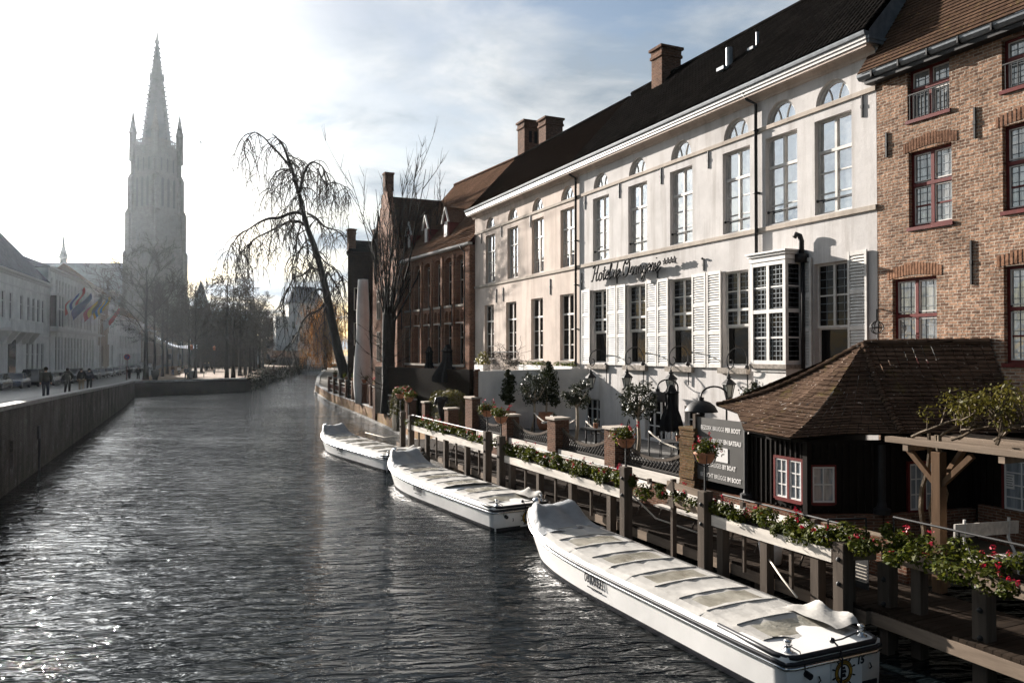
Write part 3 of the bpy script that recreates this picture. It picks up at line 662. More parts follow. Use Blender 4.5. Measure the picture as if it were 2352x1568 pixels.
# lettering
def stroke_sign():
    S = {}   # pen strokes on a unit x-height of 1
    el = lambda cx, cy, rx, ry, a0, a1, n=9: [(cx+rx*math.cos(rad(a0+(a1-a0)*i/n)), cy+ry*math.sin(rad(a0+(a1-a0)*i/n))) for i in range(n+1)]
    S['H'] = (1.55, [[(-.25,1.75),(-.05,2.0),(.2,1.95),(.3,1.6),(.18,.4),(0,.05),(-.25,.1)], [(.22,.95),(.7,1.05),(1.1,1.1)], [(1.15,2.05),(1.0,1.2),(.95,.3),(1.1,.02),(1.4,.2)]])
    S['o'] = (.95, [el(.42,.5,.36,.5,60,420,12), [(.6,.95),(.8,.75),(1.0,.8)]])
    S['t'] = (.7, [[(.3,1.7),(.3,.25),(.45,0),(.75,.25)], [(.02,1.15),(.65,1.2)]])
    S['e'] = (.8, [[(.05,.42),(.55,.6),(.6,.85),(.38,1.0),(.12,.75),(.1,.3),(.35,.0),(.75,.22)]])
    S['l'] = (.65, [[(.05,.4),(.45,1.6),(.4,1.95),(.22,1.8),(.2,.3),(.35,.0),(.7,.25)]])
    S['d'] = (1.0, [el(.4,.48,.36,.48,50,410,12), [(.82,1.95),(.74,.3),(.85,.02),(1.05,.25)]])
    S['O'] = (1.75, [el(.75,1.0,.68,1.05,120,500,18), [(.3,1.75),(.75,1.45),(1.25,1.95),(1.5,1.9)]])
    S['r'] = (.72, [[(0,.25),(.22,1.0),(.3,.85),(.62,.85),(.5,.3),(.58,.02),(.78,.22)]])
    S['a'] = (.95, [el(.38,.48,.36,.48,50,410,12), [(.74,.95),(.68,.3),(.78,.02),(1.0,.25)]])
    S['n'] = (1.0, [[(.08,.95),(.14,.02)], [(.14,.55),(.4,.95),(.6,.85),(.62,.25),(.75,.02),(1.0,.25)]])
    S['g'] = (.92, [el(.38,.48,.36,.48,50,410,12), [(.74,.95),(.68,-.5),(.45,-.95),(.15,-.75),(.4,-.3),(1.0,.25)]])
    S['i'] = (.5, [[(.15,.95),(.15,.2),(.28,.02),(.5,.25)], [(.2,1.42),(.22,1.5)]])
    S[' '] = (.42, [])
    return S
S_ = stroke_sign(); txt = 'Hotel de Orangerie'
tot = sum(S_[c][0] for c in txt); u_left, u_right = onX(1361,640,XF-.2).y, onX(1517,600,XF-.2).y
zb_ = lambda px, py: onX(px, py, XF-.2).z
z0s, z1s = 8.72, 8.76; sc_s = (u_left-u_right)/tot
sg = thing('hotel_sign', 'black raised script letters with four stars above the shuttered windows', 'sign', (XF-.2,27,8.8))
mb = MB(HM); x = 0; nl = MB(HM)
for ch in txt:
    adv, strokes = S_[ch]
    for st in strokes:
        pts = [(u_left-(x+p[0]+.28*p[1])*sc_s, .22, z0s+(z1s-z0s)*(x/tot)+p[1]*sc_s*1.0) for p in st]
        pts = smooth(pts, 2)
        for a, b in zip(pts, pts[1:]):
            mb.tube([a, b], .037, 5)
            mb.beam((a[0],.18,a[2]),(b[0],.18,b[2]), .05, .09, (0,1,0)) if False else None
    if ch == ' ' and mb.v: mb.build('word', M_['blackmatt'], sg); mb = MB(HM)
    x += adv
mb.build('word', M_['blackmatt'], sg)
for k in range(4):
    st_ = MB(HM)
    cu, cz = onX(1528+7.6*k, 601-1.6*k, XF-.2).y, onX(1528+7.6*k, 601-1.6*k, XF-.2).z
    poly = [(cu+(.14 if i % 2 == 0 else .06)*math.sin(PI*i/5), .2, cz+(.14 if i % 2 == 0 else .06)*math.cos(PI*i/5)) for i in range(10)]
    st_.prism(poly, (0,.05,0)); st_.build('star', M_['blackmatt'], sg)
# four wrought-iron wall lanterns
def lantern(i, px, py, lab):
    p = onX(px, py, XF-.85); u, z = p.y, p.z       # centre of the lantern body
    th = thing('wall_lantern', lab, 'lantern', (XF,u,z), 'wrought-iron lanterns on the plastered house')
    LM = frame(XF, u, 0)
    b = MB(LM); zt = z+1.0
    b.tube(smooth([(0,.05,z-.15),(0,.06,zt-.25),(0,.08,zt),(0,.2,zt+.22),(0,.45,zt+.33),(0,.75,zt+.22),(0,.92,zt-.02),(0,.9,zt-.28),(0,.78,zt-.38),(0,.66,zt-.28),(0,.68,zt-.12),(0,.78,zt-.1)], 4), .022, 6)
    b.tube([(0,.85,zt-.4),(0,.85,z+.42)], .018, 5); b.ball((0,.08,zt-.35), .09, 8, 5); b.build('bracket', M_['black'], th, True)
    c = MB(LM); c.lathe([(.03,.44),(.05,.40),(.03,.36),(.09,.34),(.10,.30)], (0,.85,z), 8); c.lathe([(.05,.30),(.24,.12),(.25,.09),(.22,.08)], (0,.85,z), 6)
    for k in range(6):
        an = 2*PI*k/6; c.beam((.20*math.cos(an),.85+.20*math.sin(an),z+.09),(.11*math.cos(an),.85+.11*math.sin(an),z-.34), .02, .02)
    c.lathe([(.12,-.33),(.12,-.36),(.03,-.42),(.02,-.48)], (0,.85,z), 6); c.build('cage', M_['black'], th)
    g = MB(LM); g.lathe([(.10,-.33),(.19,.085)], (0,.85,z), 6); g.build('pane', mat('lantern_glass', (.35,.36,.33), .08, .1, 4, spec=.8) if i == 0 else bpy.data.materials['lantern_glass'], th)
for i, (px, py) in enumerate([(1357,872),(1440,872),(1541,876),(1674,889)]):
    lantern(i, px, py, ['wall lantern on a scrolled bracket closest to the white garden wall', 'wall lantern on a scrolled bracket above the glazed terrace door', 'wall lantern behind the tip of the closed black parasol', 'wall lantern just beside the base of the bay window, above the black dome lamp'][i])
# ------------------------------------------------------------------ brick hall with tall windows
BM = frame(18.3, 45.75, -4.6); BL = 12.0
hall = thing('brick_hall', 'dark red brick hall with tall arched window bays and three white-gabled dormers', 'building', (18,52,0))
nb = 6; pit = 1.80; b0 = .95
bays = [(b0+i*pit+.28, b0+i*pit+pit-.28) for i in range(nb)]
holes = []
for a, b in bays:
    holes += [(a,b,4.75,7.4), (a,(a+b)/2-.06,7.55,8.3,7.95), ((a+b)/2+.06,b,7.55,8.3,7.95), (a,b,8.65,11.85,11.45)]
mb = MB(BM); wall_holes(mb, .6, BL, 3.6, 12.3, holes, .42)
for a, b in bays:
    mb.quad((a,-.2,7.5),(b,-.2,7.5),(b,-.2,8.35),(a,-.2,8.35))
for i in range(nb+1):
    u = b0+i*pit; mb.box(u-.14,u+.14,-.01,.14,4.6,12.0)
mb.box(0,.62,-6,.25,3.0,12.3); mb.box(.6,BL,-9,-1.2,3.0,12.3)
mb.build('wall', M_['brick_b'], hall)
s_ = MB(BM)
for a, b in bays: s_.box(a-.05,b+.05,-.3,.06,8.5,8.64); s_.box(a-.03,b+.03,-.3,.04,7.402,7.5)
s_.box(.7,BL-.8,-.02,.2,4.6,4.74); s_.build('window_sill', M_['stone'], hall)
for a, b in bays:
    window(hall, BM, a, b, 4.75, 7.4, .36, M_['stone'], M_['glasslow'], 2, (.66,), (), fw=.05, mull=.07)
    window(hall, BM, a, b, 8.65, 11.6, .36, M_['stone'], M_['glasslow'], 2, (.55,.93), (), fw=.05, mull=.07)
for i in range(1, nb+1): 
    u = b0+i*pit; mb = MB(BM); mb.tube([(u,.17,7.25),(u-.05,.19,7.7),(u,.18,8.0),(u-.05,.19,8.35),(u,.17,8.7)], .04, 5); mb.build('wall_anchor', M_['black'], hall)
g = MB(BM); sweep(g, [(.05,12.25),(.3,12.27),(.36,12.33),(.38,12.44),(.05,12.44)], .0, BL+.2); g.build('gutter', M_['white'], hall)
rf = MB(BM); slope_courses(rf, (-.3,.34,12.45), (BL+2.5,.34,12.45), (BL+2.5,-5.5,19.25), (-.3,-5.5,19.25), 44, .03); rf.quad((-.3,-5.5,19.25),(BL+2.5,-5.5,19.25),(BL+2.5,-11,12.3),(-.3,-11,12.3))
rf.build('roof', M_['tile_b'], hall)
rg = MB(BM); rg.tube([(-.3,-5.5,19.3),(BL+2.5,-5.5,19.3)], .12, 6); rg.build('ridge', M_['tile_b'], hall)
for u in (5.2, 8.7, 12.0):
    v0 = -.55; zb = 12.45+(.34-v0)*6.8/5.84
    d = MB(BM); w2 = .42; zt = zb+1.15; pk = zb+2.0
    d.add([(u-w2,v0,zb-.1),(u+w2,v0,zb-.1),(u+w2,v0,zt),(u,v0,pk),(u-w2,v0,zt)], [(0,1,2,3,4)])
    for s in (-1,1): d.quad((u+s*w2,v0,zb-.2),(u+s*w2,-3.0,zb-.2),(u+s*w2,-3.0,zt),(u+s*w2,v0,zt))
    do = d.build('dormer', M_['redframe'], hall)
    r_ = MB(BM)
    for s in (-1,1): r_.quad((u,v0+.12,pk+.06),(u+s*(w2+.16),v0+.12,zt-.22),(u+s*(w2+.16),-3.2,zt-.22),(u,-3.2,pk+.06))
    r_.build('dormer_roof', M_['tile_b'], do)
    f_ = MB(BM)
    for s in (-1,1): f_.beam((u,v0+.10,pk+.02),(u+s*(w2+.14),v0+.10,zt-.2), .05, .13, (0,1,0))
    f_.box(u-.2,u+.2,v0+.02,v0+.06,zb+.05,zt-.1); f_.build('barge_board', M_['white'], do)
downpipe(hall, BM, .78, 12.2, 4.6, .2)
# the porch corner and lit quoin at the far end
# ------------------------------------------------------------------ step-gabled house at the canal end
step = thing('stepped_gable_house', 'brick house with a sunlit stepped gable and small onion-capped turret, behind the bare tree', 'building', (17,61,0))
gx, ya, yb = 16.85, 57.6, 64.6; yc = (ya+yb)/2
mb = MB(); mb.box(gx+.3,25,ya,yb,1.0,12.4); 
prof = [(ya-.1,1.0),(ya-.1,12.6)]
ns = 6
for i in range(ns):
    y = ya+.1+(yc-.5-ya)*(i+1)/ns; z = 12.6+(18.4-12.6)*(i+1)/ns
    prof += [(prof[-1][0], z-.2), (y, z-.2)] if i else [(ya-.1, z-.2), (y, z-.2)]
prof += [(yc-.4,18.9),(yc+.4,18.9)]
left = [(2*yc-y, z) for y, z in reversed(prof[:-2])]
poly = [(gx,y,z) for y, z in prof+left]
mb.prism(poly, (.45,0,0))
mb.build('wall', M_['brick_b'], step)
rf = MB(); slope_courses(rf, (gx+.4,ya-.25,12.3), (25,ya-.25,12.3), (25,yc,18.0), (gx+.4,yc,18.0), 30, .03); slope_courses(rf, (gx+.4,yb+.25,12.3), (25,yb+.25,12.3), (25,yc,18.0), (gx+.4,yc,18.0), 12, .03)
rf.build('roof', M_['tile_k'], step)
mb = MB(); mb.box(gx-.05,gx+.65,yc-.35,yc+.35,18.4,19.7); mb.box(gx-.1,gx+.7,yc-.4,yc+.4,19.7,19.85); mb.build('chimney', M_['chimney'], step)
tu = MB(); tu.lathe([(.05,10.8),(.35,11.6),(.38,13.2),(.5,13.4),(.52,13.9),(.6,14.4),(.5,15),(.25,15.6),(.12,16.2),(.04,17.3)], (17.0,63.6,0), 12); tu.build('turret', M_['brick_d'], step, True)
SM = frame(gx+.02, 0, 0)
for y in (58.6,60.4,62.2):
    for c, d in ((4.8,7.2),(8.2,10.6)):
        window(step, SM, y, y+1.0, c, d, -.04, M_['stone'], M_['glasslow'], 2, (.6,), (), fw=.06)
FMx = frame(0, ya-.1, 90)   # near flank facing the camera
for x in (18.2, 20.2): pass
# plain dark house further along
dh = thing('dark_brick_house', 'flat-topped very dark brick house with slate roof behind the weeping tree', 'building', (19,76,0))
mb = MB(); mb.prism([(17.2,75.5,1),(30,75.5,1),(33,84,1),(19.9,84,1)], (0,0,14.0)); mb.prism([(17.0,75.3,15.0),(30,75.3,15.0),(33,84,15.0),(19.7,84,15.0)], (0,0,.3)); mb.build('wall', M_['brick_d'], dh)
rf = MB(); rf.add([(17.1,75.3,15.3),(30,75.3,15.3),(33,84,15.3),(19.8,84,15.3),(18.4,77.5,16.7),(30,77.5,16.7),(32,83,16.7),(19.8,83,16.7)], [(0,1,5,4),(0,4,7,3),(4,5,6,7)]); rf.build('roof', M_['pantile'], dh)
chimney(dh, 17.7, 76.2, .7, .7, 15, 17.6); chimney(dh, 20.6, 78, .5, .5, 16, 18); chimney(dh, 21.4, 78, .5, .5, 16, 18)
DM = frame(0, 75.3, 90, True)
for x in (18.3,20.2,22.4):
    for c, d in ((3.2,5.2),(6.2,8.4),(9.6,11.8)): 
        g = MB(); g.box(x-.5,x+.5,75.44,75.6,c,d); wo = g.build('window', M_['stone'], dh)
        g = MB(); g.quad((x-.42,75.43,c+.08),(x+.42,75.43,c+.08),(x+.42,75.43,d-.08),(x-.42,75.43,d-.08)); g.build('pane', M_['glasslow'], wo)
# ------------------------------------------------------------------ tall old brick house at the right
KX = 18.4; KM = frame(KX, 0, 0)
kh = thing('brick_house', 'tall old yellow-brown brick house with leaded windows in dark red frames', 'building', (KX,11,0))
def kbox(l, r, tr, br_): a = onX(r, tr, KX); b = onX(r, br_, KX); c = onX(l, (tr+br_)/2, KX); return (a.y, c.y, b.z, a.z)
kw = [kbox(2084,2180,129,250), kbox(2087,2185.6,326,508), kbox(2050,2151,632,835)]
tall = [(2298,2420,0,0), (2309,2432,0,0), (2306,2430,0,0)]
yk0 = onX(2303,400,KX).y; 
kz = [(onX(2298,95,KX).z-.0, onX(2298,211,KX).z), (onX(2309,290,KX).z, onX(2309,486,KX).z), (onX(2306,612,KX).z, onX(2306,834,KX).z)]
for zt, zb in kz: kw.append((yk0-1.65, yk0, zb, zt))
KY0, KY1, KE = 3.0, 15.64, 13.05
mb = MB(KM); wall_holes(mb, KY0, KY1, .8, KE+.1, kw, .22); mb.box(KY0,KY1,-10,-.6,.8,KE)
mb.build('wall', M_['brick_k'], kh)
M_['brick_arch'] = brick('brick_arch', (.30,.165,.105), (.15,.085,.06), (.36,.29,.23), 5, 5, .001)
for k, (a, b, c, d) in enumerate(kw):
    if k in (1,2,4,5):       # relieving arches of bricks on edge
        n = 19; ar = MB(KM)
        for i in range(n):
            t0 = i/(n-1); u = a-.12+(b-a+.24)*t0; h = .13*math.sin(PI*t0)
            ar.box(u-.032,u+.032,-.02,.012,d+.0+h*.6,d+.26+h)
        ar.build('window_arch', M_['brick_arch'], kh)
for k, (a, b, c, d) in enumerate(kw):
    o = window(kh, KM, a, b, c, d, .18, M_['redframe'], M_['glasscurtain'], 2, (.56,) if k % 3 else (.6,), (.28,) if k % 3 else (), fw=.075, mull=.09, lead=3, leadz=9)
    wf = MB(KM)   # white casement edges inside the red frame
    um = (a+b)/2
    for p, q in ((a+.075,um-.045),(um+.045,b-.075)):
        for z0, z1 in ((c+.075,c+(d-c)*.53),(c+(d-c)*.6,d-.075)):
            wf.box(p,p+.03,-.175,-.14,z0,z1); wf.box(q-.03,q,-.175,-.14,z0,z1); wf.box(p+.03,q-.03,-.175,-.14,z0,z0+.03); wf.box(p+.03,q-.03,-.175,-.14,z1-.03,z1)
    wf.build('casement', M_['whitedirty'], o)
    sb = MB(KM); sb.box(a-.04,b+.04,-.2,.05,c-.09,c); sb.build('sill', M_['redframe'], o)
for a, b, c, d in (kw[0], kw[3]):
    mb = MB(KM)
    for i in range(11): u = a+(b-a)*(i+.5)/11; mb.box(u-.008,u+.008,-.03,-.01,c,c+(d-c)*.5)
    mb.box(a,b,-.034,-.002,c+(d-c)*.5,c+(d-c)*.5+.03); mb.build('guard_bars', M_['black'], kh)
for px, y0, y1 in ((2240,318,247),(2037,362,305),(2232,653,552),(2235,112,92)):
    p = onX(px, y0, KX); q = onX(px, y1, KX); anchor(kh, KM, p.y, p.z, q.z)
gz = onX(2001,176,KX-.38).z+.1
g = MB(KM); sweep(g, [(.12,gz-.10),(.34,gz-.10),(.42,gz-.02),(.44,gz+.06),(.12,gz+.06)], KY0, KY1+.3); g.build('gutter', M_['lead'], kh)
gb = MB(KM)
for i in range(16): u = KY1-.2-i*.85; gb.box(u-.02,u+.02,.1,.455,gz-.115,gz+.065)
gb.box(KY0,KY1+.15,-.02,.30,gz-.22,gz-.12); gb.build('gutter_bracket', M_['black'], kh)
rf = MB(KM); slope_courses(rf, (KY0,.45,gz+.06), (KY1+.25,.45,gz+.06), (KY1+.25,-5.0,gz+7.6), (KY0,-5.0,gz+7.6), 60, .03); rf.quad((KY0,-5,gz+7.6),(KY1+.25,-5,gz+7.6),(KY1+.25,-10,12.5),(KY0,-10,12.5)); rf.build('roof', M_['tile_k'], kh)
# zinc cheek where the two roofs meet (belongs to the hotel)
zc = MB(HM); zc.add([(Y0h-.03,.3,14.2),(Y0h-.03,-2.9,14.0),(Y0h-.03,-3.0,18.15),(Y0h-.03,.3,14.5)], [(0,1,2,3)]); zc.box(Y0h-.12,Y0h-.04,-1.3,.40,14.105,14.2); zc.box(Y0h-.14,Y0h-.05,-1.3,.43,14.204,14.29); zc.build('zinc_cheek', M_['lead'], hotel)
wl = thing('globe_lantern', 'small black globe lantern fixed to the corner of the yellow-brown brick house', 'lantern', (KX,15.5,5.6))
mb = MB(); p = onX(2014,752,KX-.25); 
for k in range(3):
    an = PI*k/3; mb.tube([(p.x+.17*math.cos(an)*math.cos(b_), p.y+.17*math.sin(an)*math.cos(b_), p.z+.17*math.sin(b_)) for b_ in [2*PI*i/14 for i in range(15)]], .016, 4)
mb.tube([(p.x+.17*math.cos(b_), p.y+.17*math.sin(b_), p.z) for b_ in [2*PI*i/14 for i in range(15)]], .016, 4)
mb.tube([(KX,p.y,p.z+.5),(p.x,p.y,p.z+.5),(p.x,p.y,p.z+.15)], .02, 5); mb.tube([(p.x,p.y,p.z-.15),(p.x,p.y,p.z-.3)], .012, 5); mb.build('cage', M_['black'], wl)
# ------------------------------------------------------------------ dark timber ticket house on the quay
tk = thing('ticket_house', 'low dark timber ticket house with a brown tiled hipped roof beside the landing stage', 'building', (14.1,14,.8))
AX = 14.1; TZ = 3.34
Pq = [(AX,16.0),(AX,14.0),(15.65,13.3),(18.38,12.9)]
mb = MB()
for (xa,ya_),(xb,yb_) in zip(Pq, Pq[1:]): mb.quad((xa,ya_,1.7),(xb,yb_,1.7),(xb,yb_,TZ+.1),(xa,ya_,TZ+.1))
mb.quad((AX,16,1.7),(18.3,16,1.7),(18.3,16,TZ+.1),(AX,16,TZ+.1)); mb.quad((18.3,12.9,.8),(18.3,8.2,.8),(18.3,8.2,3.9),(18.3,12.9,3.9))
def battens(xa,ya_,xb,yb_,z0,z1,skip=()):
    d = Vector((xb-xa,yb_-ya_,0)); L = d.length; d.normalize(); n = Vector((d.y,-d.x,0))
    if n.x > 0 and abs(n.x) > .8: n = -n
    if n.y > 0 and abs(n.y) > .5: n = -n
    k = int(L/.16)
    for i in range(k+1):
        s = L*i/k
        p = Vector((xa,ya_,0))+d*s+n*.02
        segs = [(z0,z1)]
        for a, b, c, e in skip:
            if a < s < b: segs = [(z0,c),(e,z1)]
        for a, b in segs: mb.beam((p.x,p.y,a),(p.x,p.y,b),.045,.045,(d.x,d.y,0))
battens(AX,16,AX,14,1.75,TZ, [(.85,2.0,1.8,2.95)]); battens(AX,14,15.65,13.3,1.75,TZ, [(.0,.75,1.8,3.0)]); battens(15.65,13.3,18.3,12.95,1.75,TZ, [(.6,1.7,1.8,3.0)]); battens(18.3,12.8,18.3,8.3,1.2,TZ, [(.5,1.6,1.7,3.1)])
for x, y in Pq[:3]: mb.beam((x-.03,y-.02,1.6),(x-.03,y-.02,TZ+.05),.14,.14,(1,0,0))
mb.build('wall', M_['darkwood'], tk)
pl = MB()
for (xa,ya_),(xb,yb_) in zip(Pq, Pq[1:]): pl.beam((xa,ya_,1.25),(xb,yb_,1.25),.32,.92)
pl.box(14.0,14.3,11.25,13.5,.8,1.62); pl.box(18.15,18.38,9.0,12.6,.8,1.85)
pl.build('plinth', M_['brick_pier'], tk)
for x, y in ((AX-.02,16.02),(15.62,13.2)): cs = MB(); cs.lathe([(.2,0),(.2,.12),(.12,.16),(.09,.3),(.085,1.62)], (x,y,1.72), 12); cs.build('column', M_['black'], tk)
def casement(p0, p1, z0, z1, cols, rows, gm, red=.06, leaf=1):
    d = Vector((p1[0]-p0[0],p1[1]-p0[1],0)); L = d.length; d.normalize(); n = Vector((d.y,-d.x,0))
    if n.dot(Vector((p0[0],p0[1],0))) > 0: n = -n
    M = Matrix(((d.x,n.x,0,p0[0]),(d.y,n.y,0,p0[1]),(0,0,1,0),(0,0,0,1)))
    mb = MB(M); mb.box(-red,0,.0,.07,z0-red,z1+red); mb.box(L,L+red,.0,.07,z0-red,z1+red); mb.box(0,L,0,.07,z0-red-.03,z0); mb.box(0,L,0,.07,z1,z1+red)
    for k in range(1, leaf): mb.box(L*k/leaf-.035,L*k/leaf+.035,0,.068,z0,z1)
    o = mb.build('window', M_['redframe'], tk)
    wf = MB(M)
    for k in range(leaf):
        a, b = L*k/leaf+(.035 if k else .0), L*(k+1)/leaf-(.035 if k < leaf-1 else 0)
        wf.box(a,a+.04,.02,.055,z0,z1); wf.box(b-.04,b,.02,.055,z0,z1); wf.box(a+.04,b-.04,.02,.055,z0,z0+.04); wf.box(a+.04,b-.04,.02,.055,z1-.04,z1)
        for i in range(1, cols): x = a+(b-a)*i/cols; wf.box(x-.014,x+.014,.022,.05,z0+.04,z1-.04)
        for i in range(1, rows): z = z0+(z1-z0)*i/rows; wf.box(a+.04,b-.04,.022,.048,z-.014,z+.014)
    wf.build('sash', M_['white'], o)
    g = MB(M); g.quad((0,.03,z0),(L,.03,z0),(L,.03,z1),(0,.03,z1)); g.build('pane', gm, o)
a = onX(1786,1056,AX); b = onX(1846,1160,AX)
casement((AX-.01,a.y), (AX-.01,b.y), 1.98, 2.92, 2, 3, M_['glasslace'], leaf=2)
dv = Vector((1.55,-.7,0)).normalized()
casement((14.1+dv.x*.1,14.0+dv.y*.1), (14.1+dv.x*.62,14.0+dv.y*.62), 1.98, 2.82, 2, 2, M_['glasslace'], red=.04)
casement((16.45,13.16), (17.3,13.04), 1.75, 2.85, 2, 3, M_['glasslace'], leaf=2); casement((18.29,12.0), (18.29,11.2), 1.85, 3.0, 2, 4, M_['glasslace'])
# roof with concave courses
P = Vector((16.3,14.3,5.72)); Q = Vector((18.36,12.42,5.75))
E = [Vector(p) for p in ((14.75,18.05,4.0),(14.55,16.95,3.86),(13.65,15.65,3.54),(13.62,14.05,3.50),(14.85,13.52,3.60),(15.9,12.85,3.62),(18.36,11.5,3.66))]
rf = MB()
def tri_courses(A, B, T0, T1, n, sag=.28):
    nr = (B-A).cross(T0-A); nr.normalize(); nr = nr if nr.z > 0 else -nr
    f = lambda X, T, s: X.lerp(T, s) - Vector((0,0,sag*math.sin(PI*s)*(1-s*.3)))
    for i in range(n):
        s0, s1 = i/n, (i+1)/n; a0, b0_, a1, b1 = f(A,T0,s0), f(B,T1,s0), f(A,T0,s1), f(B,T1,s1)
        # individual tiles across the course
        L = (b0_-a0).length; m = max(1, int(L/.21))
        for j in range(m):
            sh = .5*(i % 2)
            t0 = max(0,(j+sh)/m-.5/m*(i%2)); t1 = min(1,(j+1+sh)/m-.5/m*(i%2))
            l0 = nr*(.028+R.uniform(-.006,.010)); l1 = nr*(.028+R.uniform(-.006,.010))
            p, q, r, s = a0.lerp(b0_,t0)+l0, a0.lerp(b0_,t1-.012/max(L,.3))+l1, a1.lerp(b1,t1-.012/max(L,.3))+nr*.004, a1.lerp(b1,t0)+nr*.004
            rf.add([p,q,r,s,p-l0,q-l1], [(0,1,2,3),(0,1,5,4)])
for i in range(5): tri_courses(E[i], E[i+1], P, P, 24)
tri_courses(E[5], E[6], P, Q, 24, .15)
so_ = MB()
for i in range(6): so_.quad(E[i]-Vector((0,0,.03)), E[i+1]-Vector((0,0,.03)), E[i+1].lerp(P,.35)-Vector((0,0,.32)), E[i].lerp(P,.35)-Vector((0,0,.32)))
so_.build('soffit', M_['darkwood'], tk)
rf.add([P,E[0],(18.3,18.1,4.0),(18.36,14.3,5.75),Q], [(0,1,2,3),(0,3,4)])
rf.build('roof', M_['tile_t'], tk)
cpz = MB()
def caps(A, B, n, sag, r=.085):
    f = lambda s: A.lerp(B,s) - Vector((0,0,sag*math.sin(PI*s)*(1-(1-s)*.3))) + Vector((0,0,.03))
    for i in range(n): cpz.tube([f(i/n), f((i+1.12)/n if i < n-1 else 1)], [r*.8, r*1.15], 8)
caps(P, E[5], 22, .24); caps(P, E[0], 18, .24, .06); caps(P, Q, 10, 0)
cpz.build('hip_tile', M_['tile_t'], tk)
# notice by the right-hand window
nt = thing('paper_notice', 'small white paper notice on the dark timber wall near the right edge', 'notice', (18.2,12.3,2.8))
mb = MB(); p = onX(2318,1105,18.24); mb.box(18.25,18.275,p.y-.11,p.y+.11,p.z-.17,p.z+.17); mb.build('sheet', M_['white'], nt)
mb = MB()
for k in range(5): mb.box(18.246,18.249,p.y-.08+.02*(k%2),p.y+.08,p.z+.11-.055*k,p.z+.125-.055*k)
mb.build('print', M_['black'], nt)
# ------------------------------------------------------------------ boat trip sign
bs = thing('boat_trip_sign', 'dark grey board advertising boat trips in four languages beside the ticket house', 'sign', (13.98,17,.8))
mb = MB(); mb.box(13.98,14.02,16.05,17.98,1.98,3.70); mb.build('board', mat('sign_board', (.085,.082,.078), .4, .1, 2), bs)
mb = MB(); mb.box(13.93,14.08,17.985,18.10,.8,3.78); mb.build('post', M_['greywood'], bs); mb = MB(); mb.tube([(14.0,16.0,.8),(14.0,16.0,3.7)], .05, 8); mb.build('post', M_['black'], bs)
tx = MB(); SX = 13.972
def line(t1, t2, z, size, wid, yc_):
    a = text_mesh(t1+' ', size, Matrix.Identity(4), .002, .0, align='LEFT'); b = text_mesh(t2, size, Matrix.Identity(4), .002, .006, align='LEFT')
    wa = max(v[0] for v in a.v)+size*.32; wb = max(v[0] for v in b.v); k = wid/(wa+wb)
    for m, off in ((a,0),(b,wa)):
        tx.add([(SX-.002+v[2]*.2, yc_+wid/2-(v[0]+off)*k, z+v[1]) for v in m.v], m.f)
line('BEZOEK BRUGGE', 'PER BOOT', 3.43, .165, 1.62, 16.98); line('VISITEZ BRUGES', 'EN BATEAU', 3.10, .165, 1.66, 16.98)
line('SEE BRUGES', 'BY BOAT', 2.43, .165, 1.25, 16.98); line('BESUCHT BRÜGGE', 'IM BOOT', 2.13, .165, 1.66, 16.98)
tx.build('lettering', M_['white'], bs)
mb = MB(); mb.box(13.965,13.979,16.66,17.14,2.56,2.94); mb.build('picture_panel', M_['white'], bs)
# ------------------------------------------------------------------ pergola with climbing roses
pg = thing('pergola', 'oak pergola post and plank roof edge in front of the dark ticket house', 'pergola', (14.12,10.6,.8))
mb = MB(); mb.cbox(14.02,14.22,10.5,10.7,.8,3.55,.01); mb.build('post', M_['oak'], pg)
mb = MB(); mb.beam((14.12,10.6,2.85),(14.12,11.3,3.55),.1,.1); mb.beam((14.12,10.6,2.85),(14.12,9.9,3.55),.1,.1); mb.beam((14.12,10.6,2.85),(14.85,10.6,3.55),.1,.1); mb.build('brace', M_['oak'], pg)
mb = MB(); mb.box(14.0,14.2,8.0,11.75,3.64,3.75); mb.box(14.0,16.6,11.2,11.32,3.5,3.615); mb.box(14.0,16.6,9.2,9.32,3.5,3.615)
for k in range(6): mb.box(14.5+k*.4,14.62+k*.4,8.0,11.75,3.63,3.70)
mb.build('plank', M_['beamwood'], pg)
def leafcloud(mb, c, rad_, n, s, rng, sq=(1,1,1), shell=.55, up=.3):
    for _ in range(n):
        while True:
            p = Vector((rng.uniform(-1,1),rng.uniform(-1,1),rng.uniform(-1,1)))
            if shell < p.length <= 1: break
        q = Vector(c)+Vector((p.x*rad_*sq[0],p.y*rad_*sq[1],p.z*rad_*sq[2]))
        nrm = (p+Vector((rng.uniform(-.9,.9),rng.uniform(-.9,.9),rng.uniform(-.6,1)+up))).normalized()
        a = nrm.orthogonal().normalized(); b = nrm.cross(a); an = rng.uniform(0,2*PI); a, b = a*math.cos(an)+b*math.sin(an), b*math.cos(an)-a*math.sin(an)
        k = s*rng.uniform(.6,1.25)
        mb.add([q-a*k-b*k*.1,q-b*k*.55,q+a*k,q+b*k*.55], [(0,1,2,3)])
cr = thing('climbing_rose', 'knotty climbing rose with sparse leaves spreading over the pergola planks', 'climbing plant', (14.3,10.9,3.7))
mb = MB(); lf = MB(); rr = random.Random(5)
for k in range(3):
    x, y = 14.35+k*.1, 11.0-.12*k; pts = [(x,y,.8)]
    for i in range(8): x += rr.uniform(-.09,.09); y += rr.uniform(-.1,.1); pts.append((x,y,.8+.38*(i+1)))
    mb.tube(pts, [.07-.004*i for i in range(9)], 6)
